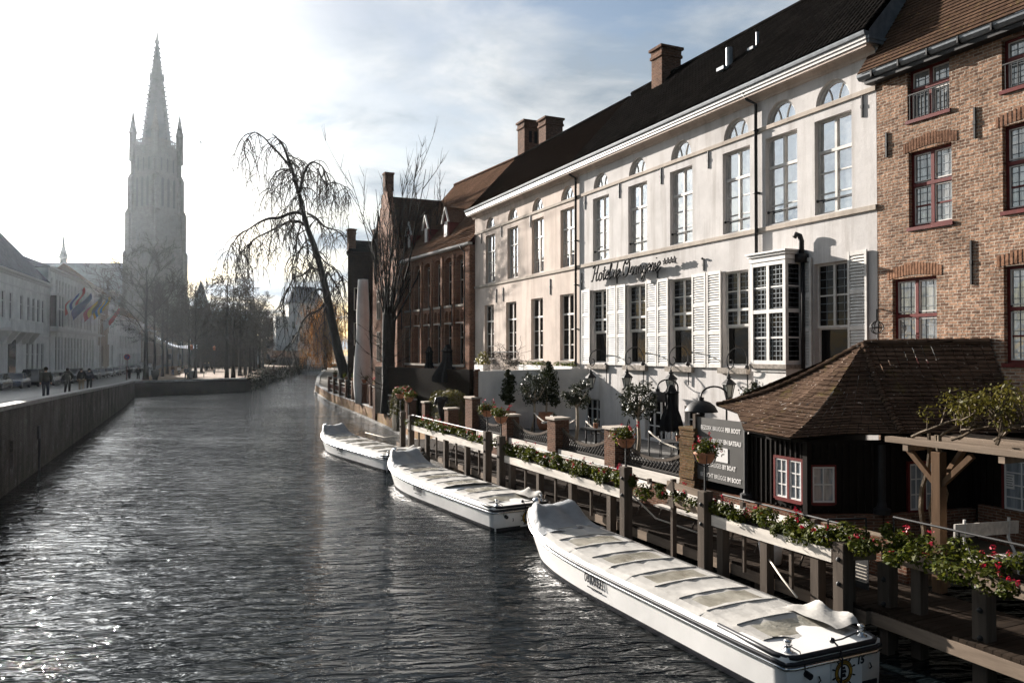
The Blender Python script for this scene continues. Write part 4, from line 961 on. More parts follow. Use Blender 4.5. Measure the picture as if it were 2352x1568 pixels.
for k in range(9):
    p = Vector((14.15+rr.random()*.9, 11.5-rr.random()*.4-k*.3, 3.78)); pts = [p]; d = Vector((rr.uniform(-.4,.6), rr.uniform(-1.2,-.3), .5))
    for i in range(7):
        p = p+d*.2+Vector((rr.uniform(-.08,.08),rr.uniform(-.08,.08),rr.uniform(-.03,.09))); d.z -= .08; p.z = max(p.z,3.8); pts.append(p)
    mb.tube(pts, [.034-.0035*i for i in range(8)], 5)
    for q in pts[2:]:
        if rr.random() < .95:
            e = q+Vector((rr.uniform(-.15,.15),rr.uniform(-.15,.15),rr.uniform(.15,.5))); mb.tube([q,(q+e)/2+Vector((.03,.02,0)),e], [.02,.015,.008], 4)
            leafcloud(lf, e, .22, 34, .045, rr, shell=.1)
mb.build('stem', mat('rose_stem', (.10,.075,.05), .8, .4, 9, bdist=.01, bscale=30), cr); lf.build('foliage', leaf('rose_leaves', (.12,.10,.018), (.05,.05,.01), .5, .3, .1), cr)
# ------------------------------------------------------------------ landing stage
DZ = .8
mb = MB(); y = 5.0
while y < 41:
    if y < 10.5: mb.box(12.12, 14.06, y, y+.135, DZ-.06, DZ+R.uniform(-.004,.004))
    else: mb.box(12.0, 14.06, y, y+.135, DZ-.06, DZ+R.uniform(-.004,.004))
    y += .145
dk = thing('landing_stage', 'dark wooden boarded landing stage running along the terrace wall', 'jetty', (13,20,DZ))
mb.build('decking', M_['deckwood'], dk)
mb = MB(); mb.box(11.99,12.1,10.5,41,DZ-.3,DZ-.07); mb.box(12.1,12.2,5,10.5,DZ-.3,DZ-.07); mb.build('edge_beam', M_['beamwood'], dk)
for i in range(11):
    mb = MB(); mb.beam((12.3,7+i*3.3,-1),(12.3,7+i*3.3,DZ-.07),.18,.18); mb.build('pile', M_['greywood'], dk)
def geraniums(mb, fl, p0, p1, w, h, n, rng, nf, s=.05):
    p0, p1 = Vector(p0), Vector(p1); L = (p1-p0).length; d = (p1-p0)/L; sd_ = Vector((d.y,-d.x,0))
    if sd_.x > 0: sd_ = -sd_
    ncl = int(L/.32)
    cl = [(p0+d*L*(i+.5+rng.uniform(-.35,.35))/ncl + sd_*rng.uniform(-.35,.3)*w + Vector((0,0,rng.uniform(-.05,.6)*h)), rng.uniform(.15,.27)) for i in range(ncl*2)]
    per = max(3, int(n/len(cl)))
    for c, r in cl: leafcloud(mb, c, r, per, s, rng, (1,1,.85), .35, .5)
    for _ in range(nf):
        c, r = rng.choice(cl); q = c+Vector((rng.uniform(-.6,.6)*r, rng.uniform(-.9,.5)*r, r*rng.uniform(.4,1.35)))
        bl = MB(); [leafcloud(bl, q, .055, 1, .032, rng, shell=0) for _ in range(8)]
        bl.build('flower', M_['red'], fl)
gi = 0
def flower_rail(name_lab, p0, p1, zb, hrail, nflow, post_n, rng, zt=None, mat_='whitewood', dens=900, bw=.07):
    global gi
    th = thing('flower_rail', name_lab, 'flower fence', ((p0[0]+p1[0])/2,(p0[1]+p1[1])/2,DZ), 'white beams with geraniums along the landing stage')
    a = Vector((p0[0],p0[1],zb+.11)); b = Vector((p1[0],p1[1],zb+.11))
    mb = MB(); mb.beam(a,b,bw,.24); mb.build('beam', M_[mat_], th)
    L = (b-a).length; d = (b-a)/L; inn = Vector((-d.y,d.x,0)); inn = inn if inn.x > 0 else -inn
    tr = MB(); tr.beam(a+inn*.2+Vector((0,0,.06)), b+inn*.2+Vector((0,0,.06)), .26, .2); tr.build('trough', M_['darkwood'], th)
    for k in range(post_n):
        q = a+d*(L*(k+.35)/post_n); t_ = .2 if k % 2 == 0 else .07
        mb = MB(); mb.beam((q.x+inn.x*.1,q.y+inn.y*.1,-1 if t_ > .1 else .7),(q.x+inn.x*.1,q.y+inn.y*.1,zb-.012),t_,t_); mb.build('post', M_['greywood'], th)
    f = MB(); geraniums(f, th, a+inn*.12+Vector((0,0,.20)), b+inn*.12+Vector((0,0,.20)), .4, .32, int(L*dens), rng, nflow)
    f.build('foliage', M_['ger'], th)
    h = MB(); zr = hrail; h.tube([(a.x+inn.x*.3,a.y+inn.y*.3,zr),(b.x+inn.x*.3,b.y+inn.y*.3,zr)], .022, 6)
    m = int(L/1.6)+1
    for k in range(m+1): q = a+d*(L*k/m)+inn*.3; h.tube([(q.x,q.y,zb),(q.x,q.y,zr)], .018, 5)
    h.build('handrail', M_['black'], th)
    return th
r5 = random.Random(21)
flower_rail('white geranium rail in front of the ticket house, beside the nearest boat', (11.75,14.55), (11.75,11.05), 1.55, 2.22, 26, 5, r5)
flower_rail('long white geranium rail behind the bows of the nearest boat', (11.75,26.2), (11.75,18.35), 1.53, 2.2, 46, 7, r5)
flower_rail('white geranium rail farthest along the landing stage, near the mossy wall', (11.75,38.4), (11.75,28.1), 1.7, 2.35, 50, 8, r5)
flower_rail('unpainted geranium rail at the right edge with shaded leaves and red blooms', (12.55,10.6), (12.55,6.6), 1.62, 2.38, 34, 2, r5, mat_='beamwood')
flower_rail('short return of the geranium rail joining two runs at the corner', (11.75,10.95), (12.5,10.72), 1.6, 2.3, 3, 1, r5, mat_='beamwood')
mb = MB()
def dockpost(x, y, zt, lab, w=.26, z0=-1):
    th = thing('dock_post', lab, 'post', (x,y,DZ), 'heavy timber posts of the landing stage')
    mb = MB(); mb.cbox(x-w/2,x+w/2,y-w/2,y+w/2,z0,zt,.015); mb.build('timber', M_['greywood'], th)
    b = MB()
    for z in (zt-.3, zt-.75): b.ball((x-w/2,y-.02,z), .05, 8, 5)
    b.build('bolt', M_['black'], th)
for x, y, zt, lab in ((11.7,18.1,2.42,'timber post with a flower basket at the near end of the long geranium rail'),(11.7,14.75,2.3,'timber post with a flower basket in front of the boat trip board'),
                      (11.7,27.75,2.5,'timber post at the near end of the farthest geranium rail'),(11.7,26.45,2.45,'timber post at the far end of the long geranium rail'),
                      (11.7,38.9,2.5,'timber post at the far end of the landing stage, left of its neighbour'),(11.75,37.6,2.4,'second timber post from the far end of the landing stage'),
                      (11.8,10.85,1.95,'leaning-looking timber mooring post beside the stern of the nearest boat'),(12.5,10.45,1.6,'sunlit timber post under the corner of the geranium rail'),(12.45,8.55,1.6,'timber post standing in the water at the lower right')):
    dockpost(x, y, zt, lab)
def basket(x, y, z, lab, rng, zfoot, r=.30):
    th = thing('flower_basket', lab, 'flower basket', (x,y,zfoot), 'terracotta geranium bowls on posts')
    mb = MB(); mb.tube([(x,y,zfoot),(x,y,z-.18)], .028, 6)
    for k in range(6):
        an = PI*k/3; mb.tube([(x,y,z-.24),(x+.2*math.cos(an),y+.2*math.sin(an),z-.16),(x+.3*math.cos(an),y+.3*math.sin(an),z+.06)], .009, 4)
    mb.build('stand', M_['black'], th)
    b = MB(); b.lathe([(.05,-.17),(.14,-.15),(.21,-.05),(.25,.05),(.265,.06),(.26,.085),(.17,.085)], (x,y,z), 18); b.build('bowl', M_['terracotta'], th, True)
    f = MB(); fl = MB()
    for _ in range(9): leafcloud(f, (x+rng.uniform(-.24,.24),y+rng.uniform(-.24,.24),z+rng.uniform(.08,.3)), rng.uniform(.14,.22), 60, .046, rng, shell=.2, up=.5)
    for _ in range(11):
        an = rng.uniform(0,2*PI); q = (x+rng.uniform(.1,.40)*math.cos(an), y+rng.uniform(.1,.40)*math.sin(an), z+rng.uniform(.12,.52))
        f.tube([(x,y,z+.1),q], .005, 3)
        bl = MB(); [leafcloud(bl, q, .045, 1, .03, rng, shell=0) for _ in range(9)]; bl.build('flower', M_['red'], th)
    f.build('foliage', M_['ger'], th)
for x, y, z, lab, zf in ((11.7,18.1,3.1,'geranium bowl above the post at the near end of the long white rail',2.42),(11.7,14.75,3.1,'geranium bowl in front of the boat trip board',2.3),
                     (11.7,27.75,3.22,'geranium bowl in front of the white garden wall, left of its pair',2.5),(11.7,26.45,3.08,'geranium bowl in front of the white garden wall, right of its pair',2.45),
                     (11.7,39.3,3.3,'geranium bowl before the rounded hedge, left one of the far pair',2.5),(11.75,38.0,3.2,'geranium bowl before the rounded hedge, right one of the far pair',2.4)):
    basket(x, y, z, lab, r5, zf)
# two plain rails with supports closing the gap
rl = thing('rail_fence', 'two plain wooden rails on posts in front of the mossy brick pier', 'fence', (11.8,16.2,DZ))
mb = MB(); mb.beam((11.8,16.35,2.22),(11.8,14.9,2.17),.05,.16); mb.build('rail', M_['beamwood'], rl); mb = MB(); mb.beam((11.8,16.3,1.83),(11.8,14.9,1.76),.05,.16); mb.build('rail', M_['beamwood'], rl)
mb = MB(); mb.beam((11.87,16.2,-.5),(11.87,16.2,2.35),.09,.12); mb.prism([(11.76,16.38,2.1),(11.76,16.1,2.36),(11.76,16.05,2.05)], (.03,0,0)); mb.prism([(11.76,16.38,1.7),(11.76,16.1,1.96),(11.76,16.05,1.66)], (.03,0,0)); mb.build('post', M_['greywood'], rl)
# long white benches
def bench(y0, y1, x, lab, zs=1.26, zb=1.72):
    th = thing('bench', lab, 'bench', (x,(y0+y1)/2,DZ), 'long white plank benches on the landing stage')
    mb = MB(); mb.box(x-.30,x-.02,y0,y1,zs-.04,zs); mb.build('seat', M_['whitewood'], th)
    mb = MB(); mb.add([(x+.1,y0,zb-.2),(x+.1,y1,zb-.2),(x+.16,y1,zb),(x+.16,y0,zb),(x+.14,y0,zb-.2),(x+.14,y1,zb-.2),(x+.2,y1,zb),(x+.2,y0,zb)], [(0,1,2,3),(7,6,5,4),(3,2,6,7),(0,3,7,4),(1,2,6,5)]); mb.build('backrest', M_['whitewood'], th)
    n = max(2, int((y1-y0)/2.2))
    for k in range(n+1):
        y = y0+.1+(y1-y0-.2)*k/n; mb = MB(); mb.tube([(x-.25,y,DZ),(x-.05,y,zs-.05),(x+.12,y,zs),(x+.19,y,zb+.06)], .025, 5); mb.box(x+.14,x+.24,y-.05,y+.05,zb-.22,zb+.1); mb.build('leg', M_['greywood'], th)
bench(15.2,18.4,13.1,'white plank bench below the mossy brick pier'); bench(19.2,26.0,13.1,'long white plank bench between the brick piers of the terrace'); bench(27.0,37.5,13.1,'long white plank bench at the far half of the landing stage')
bench(11.6,14.6,13.2,'white plank bench below the red window of the ticket house')
# bench at the right edge, set across the stage
bb = thing('bench', 'white bench set across the landing stage at the right edge, shaded', 'bench', (14.3,9.5,DZ))
p = onD(2192,1219,14.8); q = onD(2338,1209,15.9)
mb = MB(); mb.beam(p+Vector((0,0,0)), q, .035, .25); mb.build('backrest', M_['whitewood'], bb)
off = (q-p).normalized(); of2 = Vector((off.y,-off.x,0)).normalized(); of2 = of2 if of2.y < 0 else -of2
mb = MB(); mb.beam(p+of2*.32+Vector((0,0,-.48)), q+of2*.32+Vector((0,0,-.48))+off*.5, .36, .045); mb.build('seat', M_['whitewood'], bb)
for s in (.15,.85):
    e = p.lerp(q,s); mb = MB(); mb.tube([(e.x,e.y,e.z+.2),(e.x-.02,e.y,e.z-.2),e+of2*.12+Vector((0,0,-.5)),(e.x+of2.x*.25,e.y+of2.y*.25,DZ)], .03, 6); mb.build('leg', M_['whitedirty'], bb)
pot = thing('white_pot', 'white round planter standing on the landing stage boards under the geranium rail', 'plant pot', (12.6,13.6,DZ)); mb = MB(); mb.lathe([(.15,0),(.22,.02),(.25,.3),(.27,.45),(.22,.45),(.2,.3)], (12.6,13.6,DZ), 16); mb.build('pot', M_['white'], pot, True)
# ------------------------------------------------------------------ terrace wall: piers, low wall, lattice, handrail rope
tw = thing('terrace_wall', 'low brick retaining wall with white capping plank below the lattice fence', 'wall', (14.1,26,DZ))
mb = MB(); mb.box(14.07,14.4,16.2,36.2,.5,1.72); mb.build('wall', M_['brick_pier'], tw)
mb = MB()
for a, b in ((18.6,22.1),(22.95,26.3),(27.1,30.8),(31.6,34.5)): mb.box(13.98,14.06,a,b,1.58,1.86)
mb.build('capping_plank', M_['whitewood'], tw)
PY = [(36.2-.9,.9,3.3,'tall dark brick pier at the corner of the white garden wall'),(31.15,.62,2.75,'slim brick pier behind the right geranium bowl of the middle pair'),(26.7,.66,2.95,'brick pier with a stone cap left of the olive tree nearest the parasol'),(22.5,.66,2.95,'brick pier with a stone cap between the olive tree and the parasol')]
for y, w_, zt, lab in PY:
    th = thing('brick_pier', lab, 'brick pier', (14.15,y,DZ), 'brick piers of the terrace fence')
    mb = MB(); mb.box(13.9,14.5,y-w_/2,y+w_/2,.6,zt); mb.build('shaft', M_['brick_pier'], th)
    mb = MB(); mb.cbox(13.84,14.56,y-w_/2-.06,y+w_/2+.06,zt,zt+.09,.015); mb.build('cap', M_['stone'], th)
mp = thing('brick_pier', 'uncapped crumbling mossy brick pier beside the boat trip board', 'brick pier', (14.1,18.3,DZ), 'brick piers of the terrace fence')
mb = MB(); 
for i in range(34):
    z = .5+i*.085; mb.box(13.85+R.uniform(-.02,.02),14.35,18.0+R.uniform(-.015,.015)-.05,18.62+R.uniform(-.02,.02),z,z+.078)
mb.box(13.89,14.3,18.0,18.58,.5,3.38); mb.build('shaft', M_['brick_old'], mp)
def lattice(y0, y1, lab, zb=1.9, ze=2.62, sag=.42):
    th = thing('lattice_fence', lab, 'fence', (14.2,(y0+y1)/2,zb), 'sagging lattice panels between brick piers')
    top = lambda y: ze - sag*(1-((y-(y0+y1)/2)/((y1-y0)/2))**2)
    mb = MB(); n = 24
    ys = [y0+(y1-y0)*i/n for i in range(n+1)]
    for a, b in zip(ys, ys[1:]): mb.beam((14.2,a,top(a)),(14.2,b,top(b)),.09,.07,(1,0,0)); 
    mb.build('top_rail', M_['greywood'], th)
    mb = MB(); st = .17; k = 0; Lz = ze-zb
    y = y0-Lz
    while y < y1+Lz:
        for s in (1,-1):
            pts = []
            for i in range(13):
                z = zb+Lz*i/12; yy = y+s*(Lz*i/12)
                if y0 < yy < y1 and z < top(yy): pts.append((14.2+.012*s, yy, z))
            if len(pts) > 1: mb.beam(pts[0], pts[-1], .022, .03, (1,0,0))
        y += st
    mb.beam((14.2,y0,zb),(14.2,y1,zb),.06,.05,(1,0,0)); mb.build('lattice', mat('lattice_paint', (.035,.03,.027), .5, .3, 4) if 'lattice_paint' not in bpy.data.materials else bpy.data.materials['lattice_paint'], th)
for y0, y1, lab in ((18.65,22.15,'lattice panel right beside the mossy brick pier'),(22.85,26.35,'lattice panel below the olive tree between two capped piers'),(27.05,30.82,'lattice panel right of the slim brick pier, seen edge-lit'),(31.48,34.8,'lattice panel just beside the tall corner pier')): lattice(y0, y1, lab)
for y0, y1, lab in ((18.7,22.1,'pale handrail rope hanging in front of the parasol foot'),(22.9,26.3,'pale handrail rope hanging across the olive tree trunk'),(27.1,30.8,'pale handrail rope hanging before the round terracotta pots')):
    th = thing('handrail_rope', lab, 'rope', (15.3,(y0+y1)/2,2.5), 'pale ropes slung between the terrace piers')
    mb = MB(); n = 18; mb.tube([(15.2,y0+(y1-y0)*i/n,3.0-.4*(1-(2*i/n-1)**2)-.12) for i in range(n+1)], .03, 6); mb.build('rope', M_['chain'], th, True)
    mb = MB(); mb.tube([(15.2,y0,1.95),(15.2,y0,2.92)], .03, 6); mb.tube([(15.2,y1,1.95),(15.2,y1,2.92)], .03, 6); mb.build('stanchion', M_['black'], th)
# ------------------------------------------------------------------ white garden wall and upper terrace
gw = thing('garden_wall', 'plain white plastered garden wall behind the olive trees', 'wall', (16,33,1.9))
mb = MB(); p, q = Vector((14.25,34.9,0)), Vector((18.35,31.6,0)); d = (q-p).normalized(); n_ = Vector((-d.y,d.x,0))
mb.prism([p+Vector((0,0,1.0)), p+Vector((0,0,4.62)), p+n_*.3+Vector((0,0,4.62)), p+n_*.3+Vector((0,0,1.0))], q-p+Vector((0,0,.16))); mb.build('wall', M_['plaster_white'], gw)
mb = MB(); mb.prism([p-d*.02+Vector((0,0,1.0)), p-d*.02+Vector((0,0,4.7)), p-d*.02+n_*.34+Vector((0,0,4.7)), p-d*.02+n_*.34+Vector((0,0,1.0))], -d*.18); mb.build('wall_end', M_['brick_pier'], gw)
ut = thing('upper_terrace', 'raised brick terrace against the pink house above the white garden wall', 'terrace', (17,39,1)); mb = MB(); mb.box(16.2,18.38,33.9,39.8,1.0,4.5); mb.box(17.5,18.38,32.6,33.9,1.0,4.5); mb.build('block', M_['brick_d'], ut)
rg_ = thing('balcony_railing', 'black iron balustrade with tangled bare climber on the raised terrace', 'railing', (16.3,40,4.5))
ya, yb = onX(1190,830,16.3).y, onX(1132,830,16.3).y
mb = MB(); mb.tube([(16.3,ya,5.55),(16.3,yb,5.55)], .025, 5); mb.tube([(16.3,ya,4.6),(16.3,yb,4.6)], .02, 5); n = 26
for i in range(n+1): y = ya+(yb-ya)*i/n; mb.tube([(16.3,y,4.5),(16.3,y,5.55)], .012, 4)
mb.build('bars', M_['black'], rg_)
mb = MB(); rr = random.Random(9)
for _ in range(90):
    p = Vector((16.3+rr.uniform(-.2,.2), rr.uniform(ya,yb+.8), rr.uniform(4.7,5.5))); pts = [p]; d = Vector((rr.uniform(-.6,.6),rr.uniform(-1,1),rr.uniform(.0,1)))
    for i in range(5): d += Vector((rr.uniform(-.5,.5),rr.uniform(-.5,.5),rr.uniform(-.45,.25))); p = p+d.normalized()*.22; pts.append(p)
    mb.tube(pts, .009, 3, False)
mb.build('climber', M_['twig'], rg_)
yb_ = thing('terrace_shrub', 'small yellow-green shrub at the left end of the iron balustrade', 'shrub', (16.2,43,4.5)); f = MB(); yy = onX(1108,830,16.4).y
for _ in range(6): leafcloud(f, (16.4+rr.uniform(-.2,.2), yy+rr.uniform(-.5,.5), 5.0+rr.uniform(-.2,.35)), .38, 90, .06, rr, shell=.2)
f.build('foliage', leaf('yellow_green_leaves', (.20,.17,.03), (.09,.09,.015), .5, .3), yb_); mb = MB(); mb.tube([(16.4,yy,4.5),(16.4,yy,5.1)], .04, 5); mb.build('stem', M_['twig'], yb_)
wp = thing('white_planter', 'white planter box at the left end of the iron balustrade', 'planter', (16.2,43,4.5)); mb = MB(); mb.box(16.15,16.55,yy-.7,yy+.55,4.48,4.85); mb.build('box', M_['white'], wp)
for i, (x0, x1, lab) in enumerate(((1196,1250,'white planter box with green plants beside the iron balustrade'),(1272,1322,'white planter box with green plants beside the black downpipe'))):
    X = 18.05; a, b = onX(x1,845,X).y, onX(x0,845,X).y
    th = thing('white_planter', lab, 'planter', (X,(a+b)/2,4.4), 'white planter boxes on the raised terrace'); mb = MB(); mb.cbox(X-.2,X+.2,a,b,4.35,4.86,.02); mb.build('box', M_['white'], th)
    f = MB(); [leafcloud(f, (X+rr.uniform(-.1,.1), a+(b-a)*(k+.5)/8, 4.92), .17, 50, .045, rr, shell=.1) for k in range(8)]; f.build('plant', M_['ger'], th)
# ------------------------------------------------------------------ terrace plants and furniture
TF = 1.95
mb = MB(); mb.quad((14.42,16.2,TF),(14.42,35,TF),(18.4,32,TF),(18.4,16.2,TF)); mb.build('terrace_paving', M_['pave'], kind='structure')
def olive(x, y, zc, r, lab, rng, base, lean=0., n=1500):
    th = thing('olive_tree', lab, 'olive tree', (x,y,base), 'ball-headed olive trees on the terrace')
    mb = MB(); mb.tube([(x-lean,y+lean,base),(x-lean*.4+.05,y,base+(zc-r-base)*.55),(x,y,zc-r*.75)], [.075,.06,.055], 7)
    for k in range(5):
        an = 2*PI*k/5+rng.random(); mb.tube([(x,y,zc-r*.78),(x+.35*r*math.cos(an),y+.35*r*math.sin(an),zc-r*.35),(x+.6*r*math.cos(an),y+.6*r*math.sin(an),zc+.1)], [.045,.03,.012], 5)
    mb.build('trunk', M_['barkpale'], th, True)
    f = MB(); 
    for k in range(34):
        d = Vector((rng.gauss(0,1),rng.gauss(0,1),rng.gauss(0,1))).normalized(); c = Vector((x,y,zc))+d*r*rng.uniform(.45,.82)
        leafcloud(f, c, r*rng.uniform(.22,.36), n//34, .055, rng, shell=.1, up=.1)
    f.build('crown', M_['olive'], th)
r6 = random.Random(3)
olive(15.5,31.4,3.9,.82,'olive tree with a forked trunk against the white garden wall',r6,TF,.1)
olive(15.2,27.0,3.87,.66,'smallest ball-headed olive tree left of the first terrace window',r6,1.9,.05)
olive(15.2,22.75,3.92,.78,'largest ball-headed olive tree beside the closed parasol',r6,1.9,.0,1900)
olive(16.9,18.9,4.15,.55,'olive tree half hidden behind the edge of the ticket house roof',r6,1.9,.0,900)
def shrub(x, y, ztop, r, lab, rng):
    th = thing('potted_laurel', lab, 'potted shrub', (x,y,TF), 'tall laurels in round terracotta pots'); zb = TF+.75
    mb = MB(); mb.lathe([(.2,0),(.32,.06),(.44,.32),(.43,.55),(.33,.76),(.36,.82),(.3,.82),(.28,.7)], (x,y,TF), 18); mb.build('pot', M_['terracotta'], th, True)
    mb = MB(); mb.tube([(x,y,zb),(x+.05,y,zb+.7),(x,y,ztop-.6)], [.05,.04,.02], 6); mb.build('trunk', M_['barkpale'], th)
    f = MB(); n = 16
    for k in range(n):
        t_ = k/(n-1); z = zb+.55+(ztop-zb-.6)*t_; rr_ = r*(.65+.6*math.sin(PI*min(1,t_*1.1)))*(1-.55*t_**3)
        leafcloud(f, (x+rng.uniform(-.6,.6)*r, y+rng.uniform(-.6,.6)*r, z), rr_*.7, 75, .09, rng, shell=.15)
    f.build('foliage', M_['laurel'], th)
shrub(15.15,33.4,4.7,.34,'slender laurel in a round pot nearest the left end of the white wall',r6); shrub(16.5,32.2,5.05,.55,'taller dense laurel in a round pot behind the forked olive tree',r6)
def parasol(x, y, z0, zt, r, lab, spread=.0, pole=True, group=None):
    th = thing('closed_parasol', lab, 'parasol', (x,y,z0), group)
    mb = MB(); mb.tube([(x,y,z0),(x,y,zt-.1)], .03, 8); mb.build('pole', M_['steel'], th); mb = MB(); mb.lathe([(.32,0),(.34,.03),(.3,.1),(.05,.14)], (x,y,z0), 14); mb.build('foot', M_['black'], th)
    n = 20; zs = [(1.0,.05),(.95,.12),(.86,.17),(.83,.25),(.80,.18),(.55,.17),(.45,.21),(.3,.28),(.12,.33),(.0,.30)]; h = zt-(z0+.95 if not spread else z0+.05); zb = zt-h
    vs = []; fs = []
    for i, (f, k) in enumerate(zs):
        for j in range(n):
            an = 2*PI*j/n; rr_ = r*k*3*(1+(.22 if j % 2 else -.12)*(1-f*.6)); rr_ *= (1+spread*(1-f)); vs.append((x+rr_*math.cos(an), y+rr_*math.sin(an), zb+h*f+(.05 if j % 2 else 0)*(1-f)))
    for i in range(len(zs)-1):
        for j in range(n): fs.append((i*n+j,i*n+(j+1)%n,(i+1)*n+(j+1)%n,(i+1)*n+j))
    mb = MB(); mb.add(vs, fs); mb.build('canopy', M_['blackmatt'], th)
parasol(15.6,21.4,TF,4.45,.34,'closed black parasol with a steel pole on the hotel terrace')
parasol(17.4,51.6,3.5,5.95,.38,'slim closed black parasol in front of the brick hall','%' and .1, group='closed parasols before the brick hall'); parasol(17.75,48.8,3.5,6.05,.5,'wide half-open black parasol in front of the brick hall',.9, group='closed parasols before the brick hall')
def domelamp(x, y, z, lab, dx):
    th = thing('dome_heater', lab, 'patio heater', (x,y,TF), 'black dome lamps on arched arms')
    mb = MB(); mb.lathe([(.52,0),(.50,.05),(.42,.19),(.28,.3),(.12,.35),(.09,.36),(.09,.45),(.02,.45)], (x,y,z), 24); mb.build('shade', M_['black'], th, True)
    mb = MB(); mb.tube([(x,y,z+.44)]+[(x+dx*(1-math.cos(a))*.5, y-.9*(1-math.cos(a))*.0, z+.5+.28*math.sin(a)) for a in [PI*i/10 for i in range(0,11)]]+[(x+dx,y,TF)], .03, 6); mb.build('arm', M_['black'], th, True)
domelamp(15.6,19.85,3.66,'black dome lamp on an arched arm, left of the ticket house roof', 1.0); domelamp(16.6,23.6,3.75,'black dome lamp half hidden behind the largest olive tree', .9)
def table(x, y, lab, r=.55):
    th = thing('round_table', lab, 'table', (x,y,TF), 'round dark terrace tables'); mb = MB(); mb.lathe([(.02,.70),(r,.70),(r,.74),(.02,.74)], (x,y,TF), 20); mb.build('tabletop', M_['black'], th)
    mb = MB(); mb.lathe([(.26,0),(.26,.03),(.05,.07),(.04,.70)], (x,y,TF), 12); mb.build('pedestal', M_['black'], th)
    p = thing('small_pot', 'little terracotta pot standing on the '+lab, 'plant pot', (x,y,TF+.74)); mb = MB(); mb.lathe([(.07,0),(.1,.18),(.08,.18)], (x,y,TF+.74), 10); mb.build('pot', M_['terracotta'], p); f = MB(); leafcloud(f, (x,y,TF+1.0), .13, 60, .04, r6, shell=.1); f.build('plant', M_['laurel'], p)
table(15.1,25.4,'round table right of the smallest olive tree',.6); table(15.3,20.6,'round table at the foot of the closed parasol'); table(14.9,28.4,'round table behind the pale middle rope',.5)
def chair(x, y, a, lab):
    th = thing('iron_chair', lab, 'chair', (0,0,0), 'curly black iron terrace chairs')
    for sx in (-.22,.22):
        for sy in (-.2,.2): mb = MB(); mb.tube([(sx,sy,0),(sx*.9,sy*.9,.45)], .014, 5); mb.build('leg', M_['black'], th)
    mb = MB(); mb.lathe([(.02,.44),(.25,.44),(.25,.46),(.02,.46)], (0,0,0), 16); mb.build('seat', M_['black'], th)
    mb = MB(); mb.tube([(-.23,-.2,.45),(-.26,-.26,.8),(-.16,-.29,1.05),(0,-.3,1.12),(.16,-.29,1.05),(.26,-.26,.8),(.23,-.2,.45)], .016, 5)
    for k in (-.12,0,.12): mb.tube([(k,-.21,.46),(k*1.4+.04,-.25,.7),(k*.6-.03,-.28,.95),(k*.6,-.29,1.08)], .01, 4)
    for s in (-1,1): mb.tube([(s*.23,-.22,.68),(s*.29,0,.7),(s*.27,.15,.62),(s*.2,.12,.58),(s*.23,.2,.46)], .012, 4)
    mb.build('backrest', M_['black'], th); th.location = (x,y,TF); th.rotation_euler = (0,0,a)
for x, y, a, lab in ((16.0,22.2,2.4,'curly iron chair left of the closed parasol'),(16.1,20.4,-.6,'curly iron chair right of the closed parasol'),(15.7,24.6,1.2,'curly iron chair behind the largest olive trunk'),(15.6,26.2,-2.0,'curly iron chair beside the smallest olive trunk')): chair(x,y,a,lab)
# ------------------------------------------------------------------ garden of the brick hall: fence, piers, hedges, sculpture
def online(px, py=860):
    best = None; r = ray(px, py)
    for (xa,ya_),(xb,yb2) in zip(RB, RB[1:]):
        dx, dy = xb-xa, yb2-ya_; det = dx*(-r[1])+dy*r[0]
        if abs(det) < 1e-9: continue
        s = ((-xa)*(-r[1])+(-ya_)*r[0]*-1*-1)/det if False else (xa*r[1]-ya_*r[0])/det
        if -.001 <= s <= 1.001: return Vector((xa+s*dx+.2, ya_+s*dy, 0))
    return None
fp = [online(746.5+z*.1831) for z in (40,105,178,255,335,410,462,562,640)]
for i, p in enumerate(fp):
    last = i == len(fp)-1
    th = thing('fence_pier', ['farthest brick fence pier at the end of the canal wall','second farthest brick fence pier, with a withered pot','third farthest brick fence pier, without a pot','fourth brick fence pier from the far end, with a small pot','fifth brick fence pier from the far end, with a small pot','sixth brick fence pier from the far end','seventh brick fence pier from the far end, beside the gap','narrow brick fence pier left of the thick end pier','thick near end pier of the brick fence, holding a red geranium'][i], 'brick pier', (p.x,p.y,1.1), 'brick piers of the canal-side fence')
    w_ = .75 if last else .42; mb = MB(); mb.box(p.x-w_/2,p.x+w_/2,p.y-w_/2,p.y+w_/2,1.02 if not last else .2,2.74); mb.build('shaft', M_['brick_pier'], th)
    mb = MB(); mb.cbox(p.x-w_/2-.05,p.x+w_/2+.05,p.y-w_/2-.05,p.y+w_/2+.05,2.74,2.84,.015); mb.build('cap', M_['oldstone'], th)
    if i in (1,3,4,6,8):
        pt = thing('fence_pot', ['','withered potted plant on the second farthest fence pier','','potted green plant on the fourth fence pier','potted green plant on the fifth fence pier','','withered potted plant on the seventh fence pier','','red geranium pot on the thick end pier'][i], 'plant pot', (p.x,p.y,2.84), 'pots standing on the fence piers')
        mb = MB(); mb.lathe([(.16,0),(.26,.3),(.24,.32),(.2,.2)], (p.x,p.y,2.84), 12); mb.build('pot', M_['terracotta'], pt)
        f = MB(); [leafcloud(f, (p.x+r6.uniform(-.25,.25),p.y+r6.uniform(-.3,.3),3.25+r6.uniform(-.1,.15)), .24, 40, .07, r6, shell=.1) for _ in range(5)]; f.build('plant', M_['ger'] if i in (3,4,8) else M_['hedge'], pt)
        if i == 8:
            fl = MB(); [leafcloud(fl, (p.x+r6.uniform(-.4,.4),p.y+r6.uniform(-.4,.4),3.4+r6.uniform(0,.25)), .1, 10, .05, r6, shell=0) for _ in range(12)]; fl.build('flower', M_['red'], pt)
nm = ['first','second','third','fourth','fifth','sixth','','seventh']
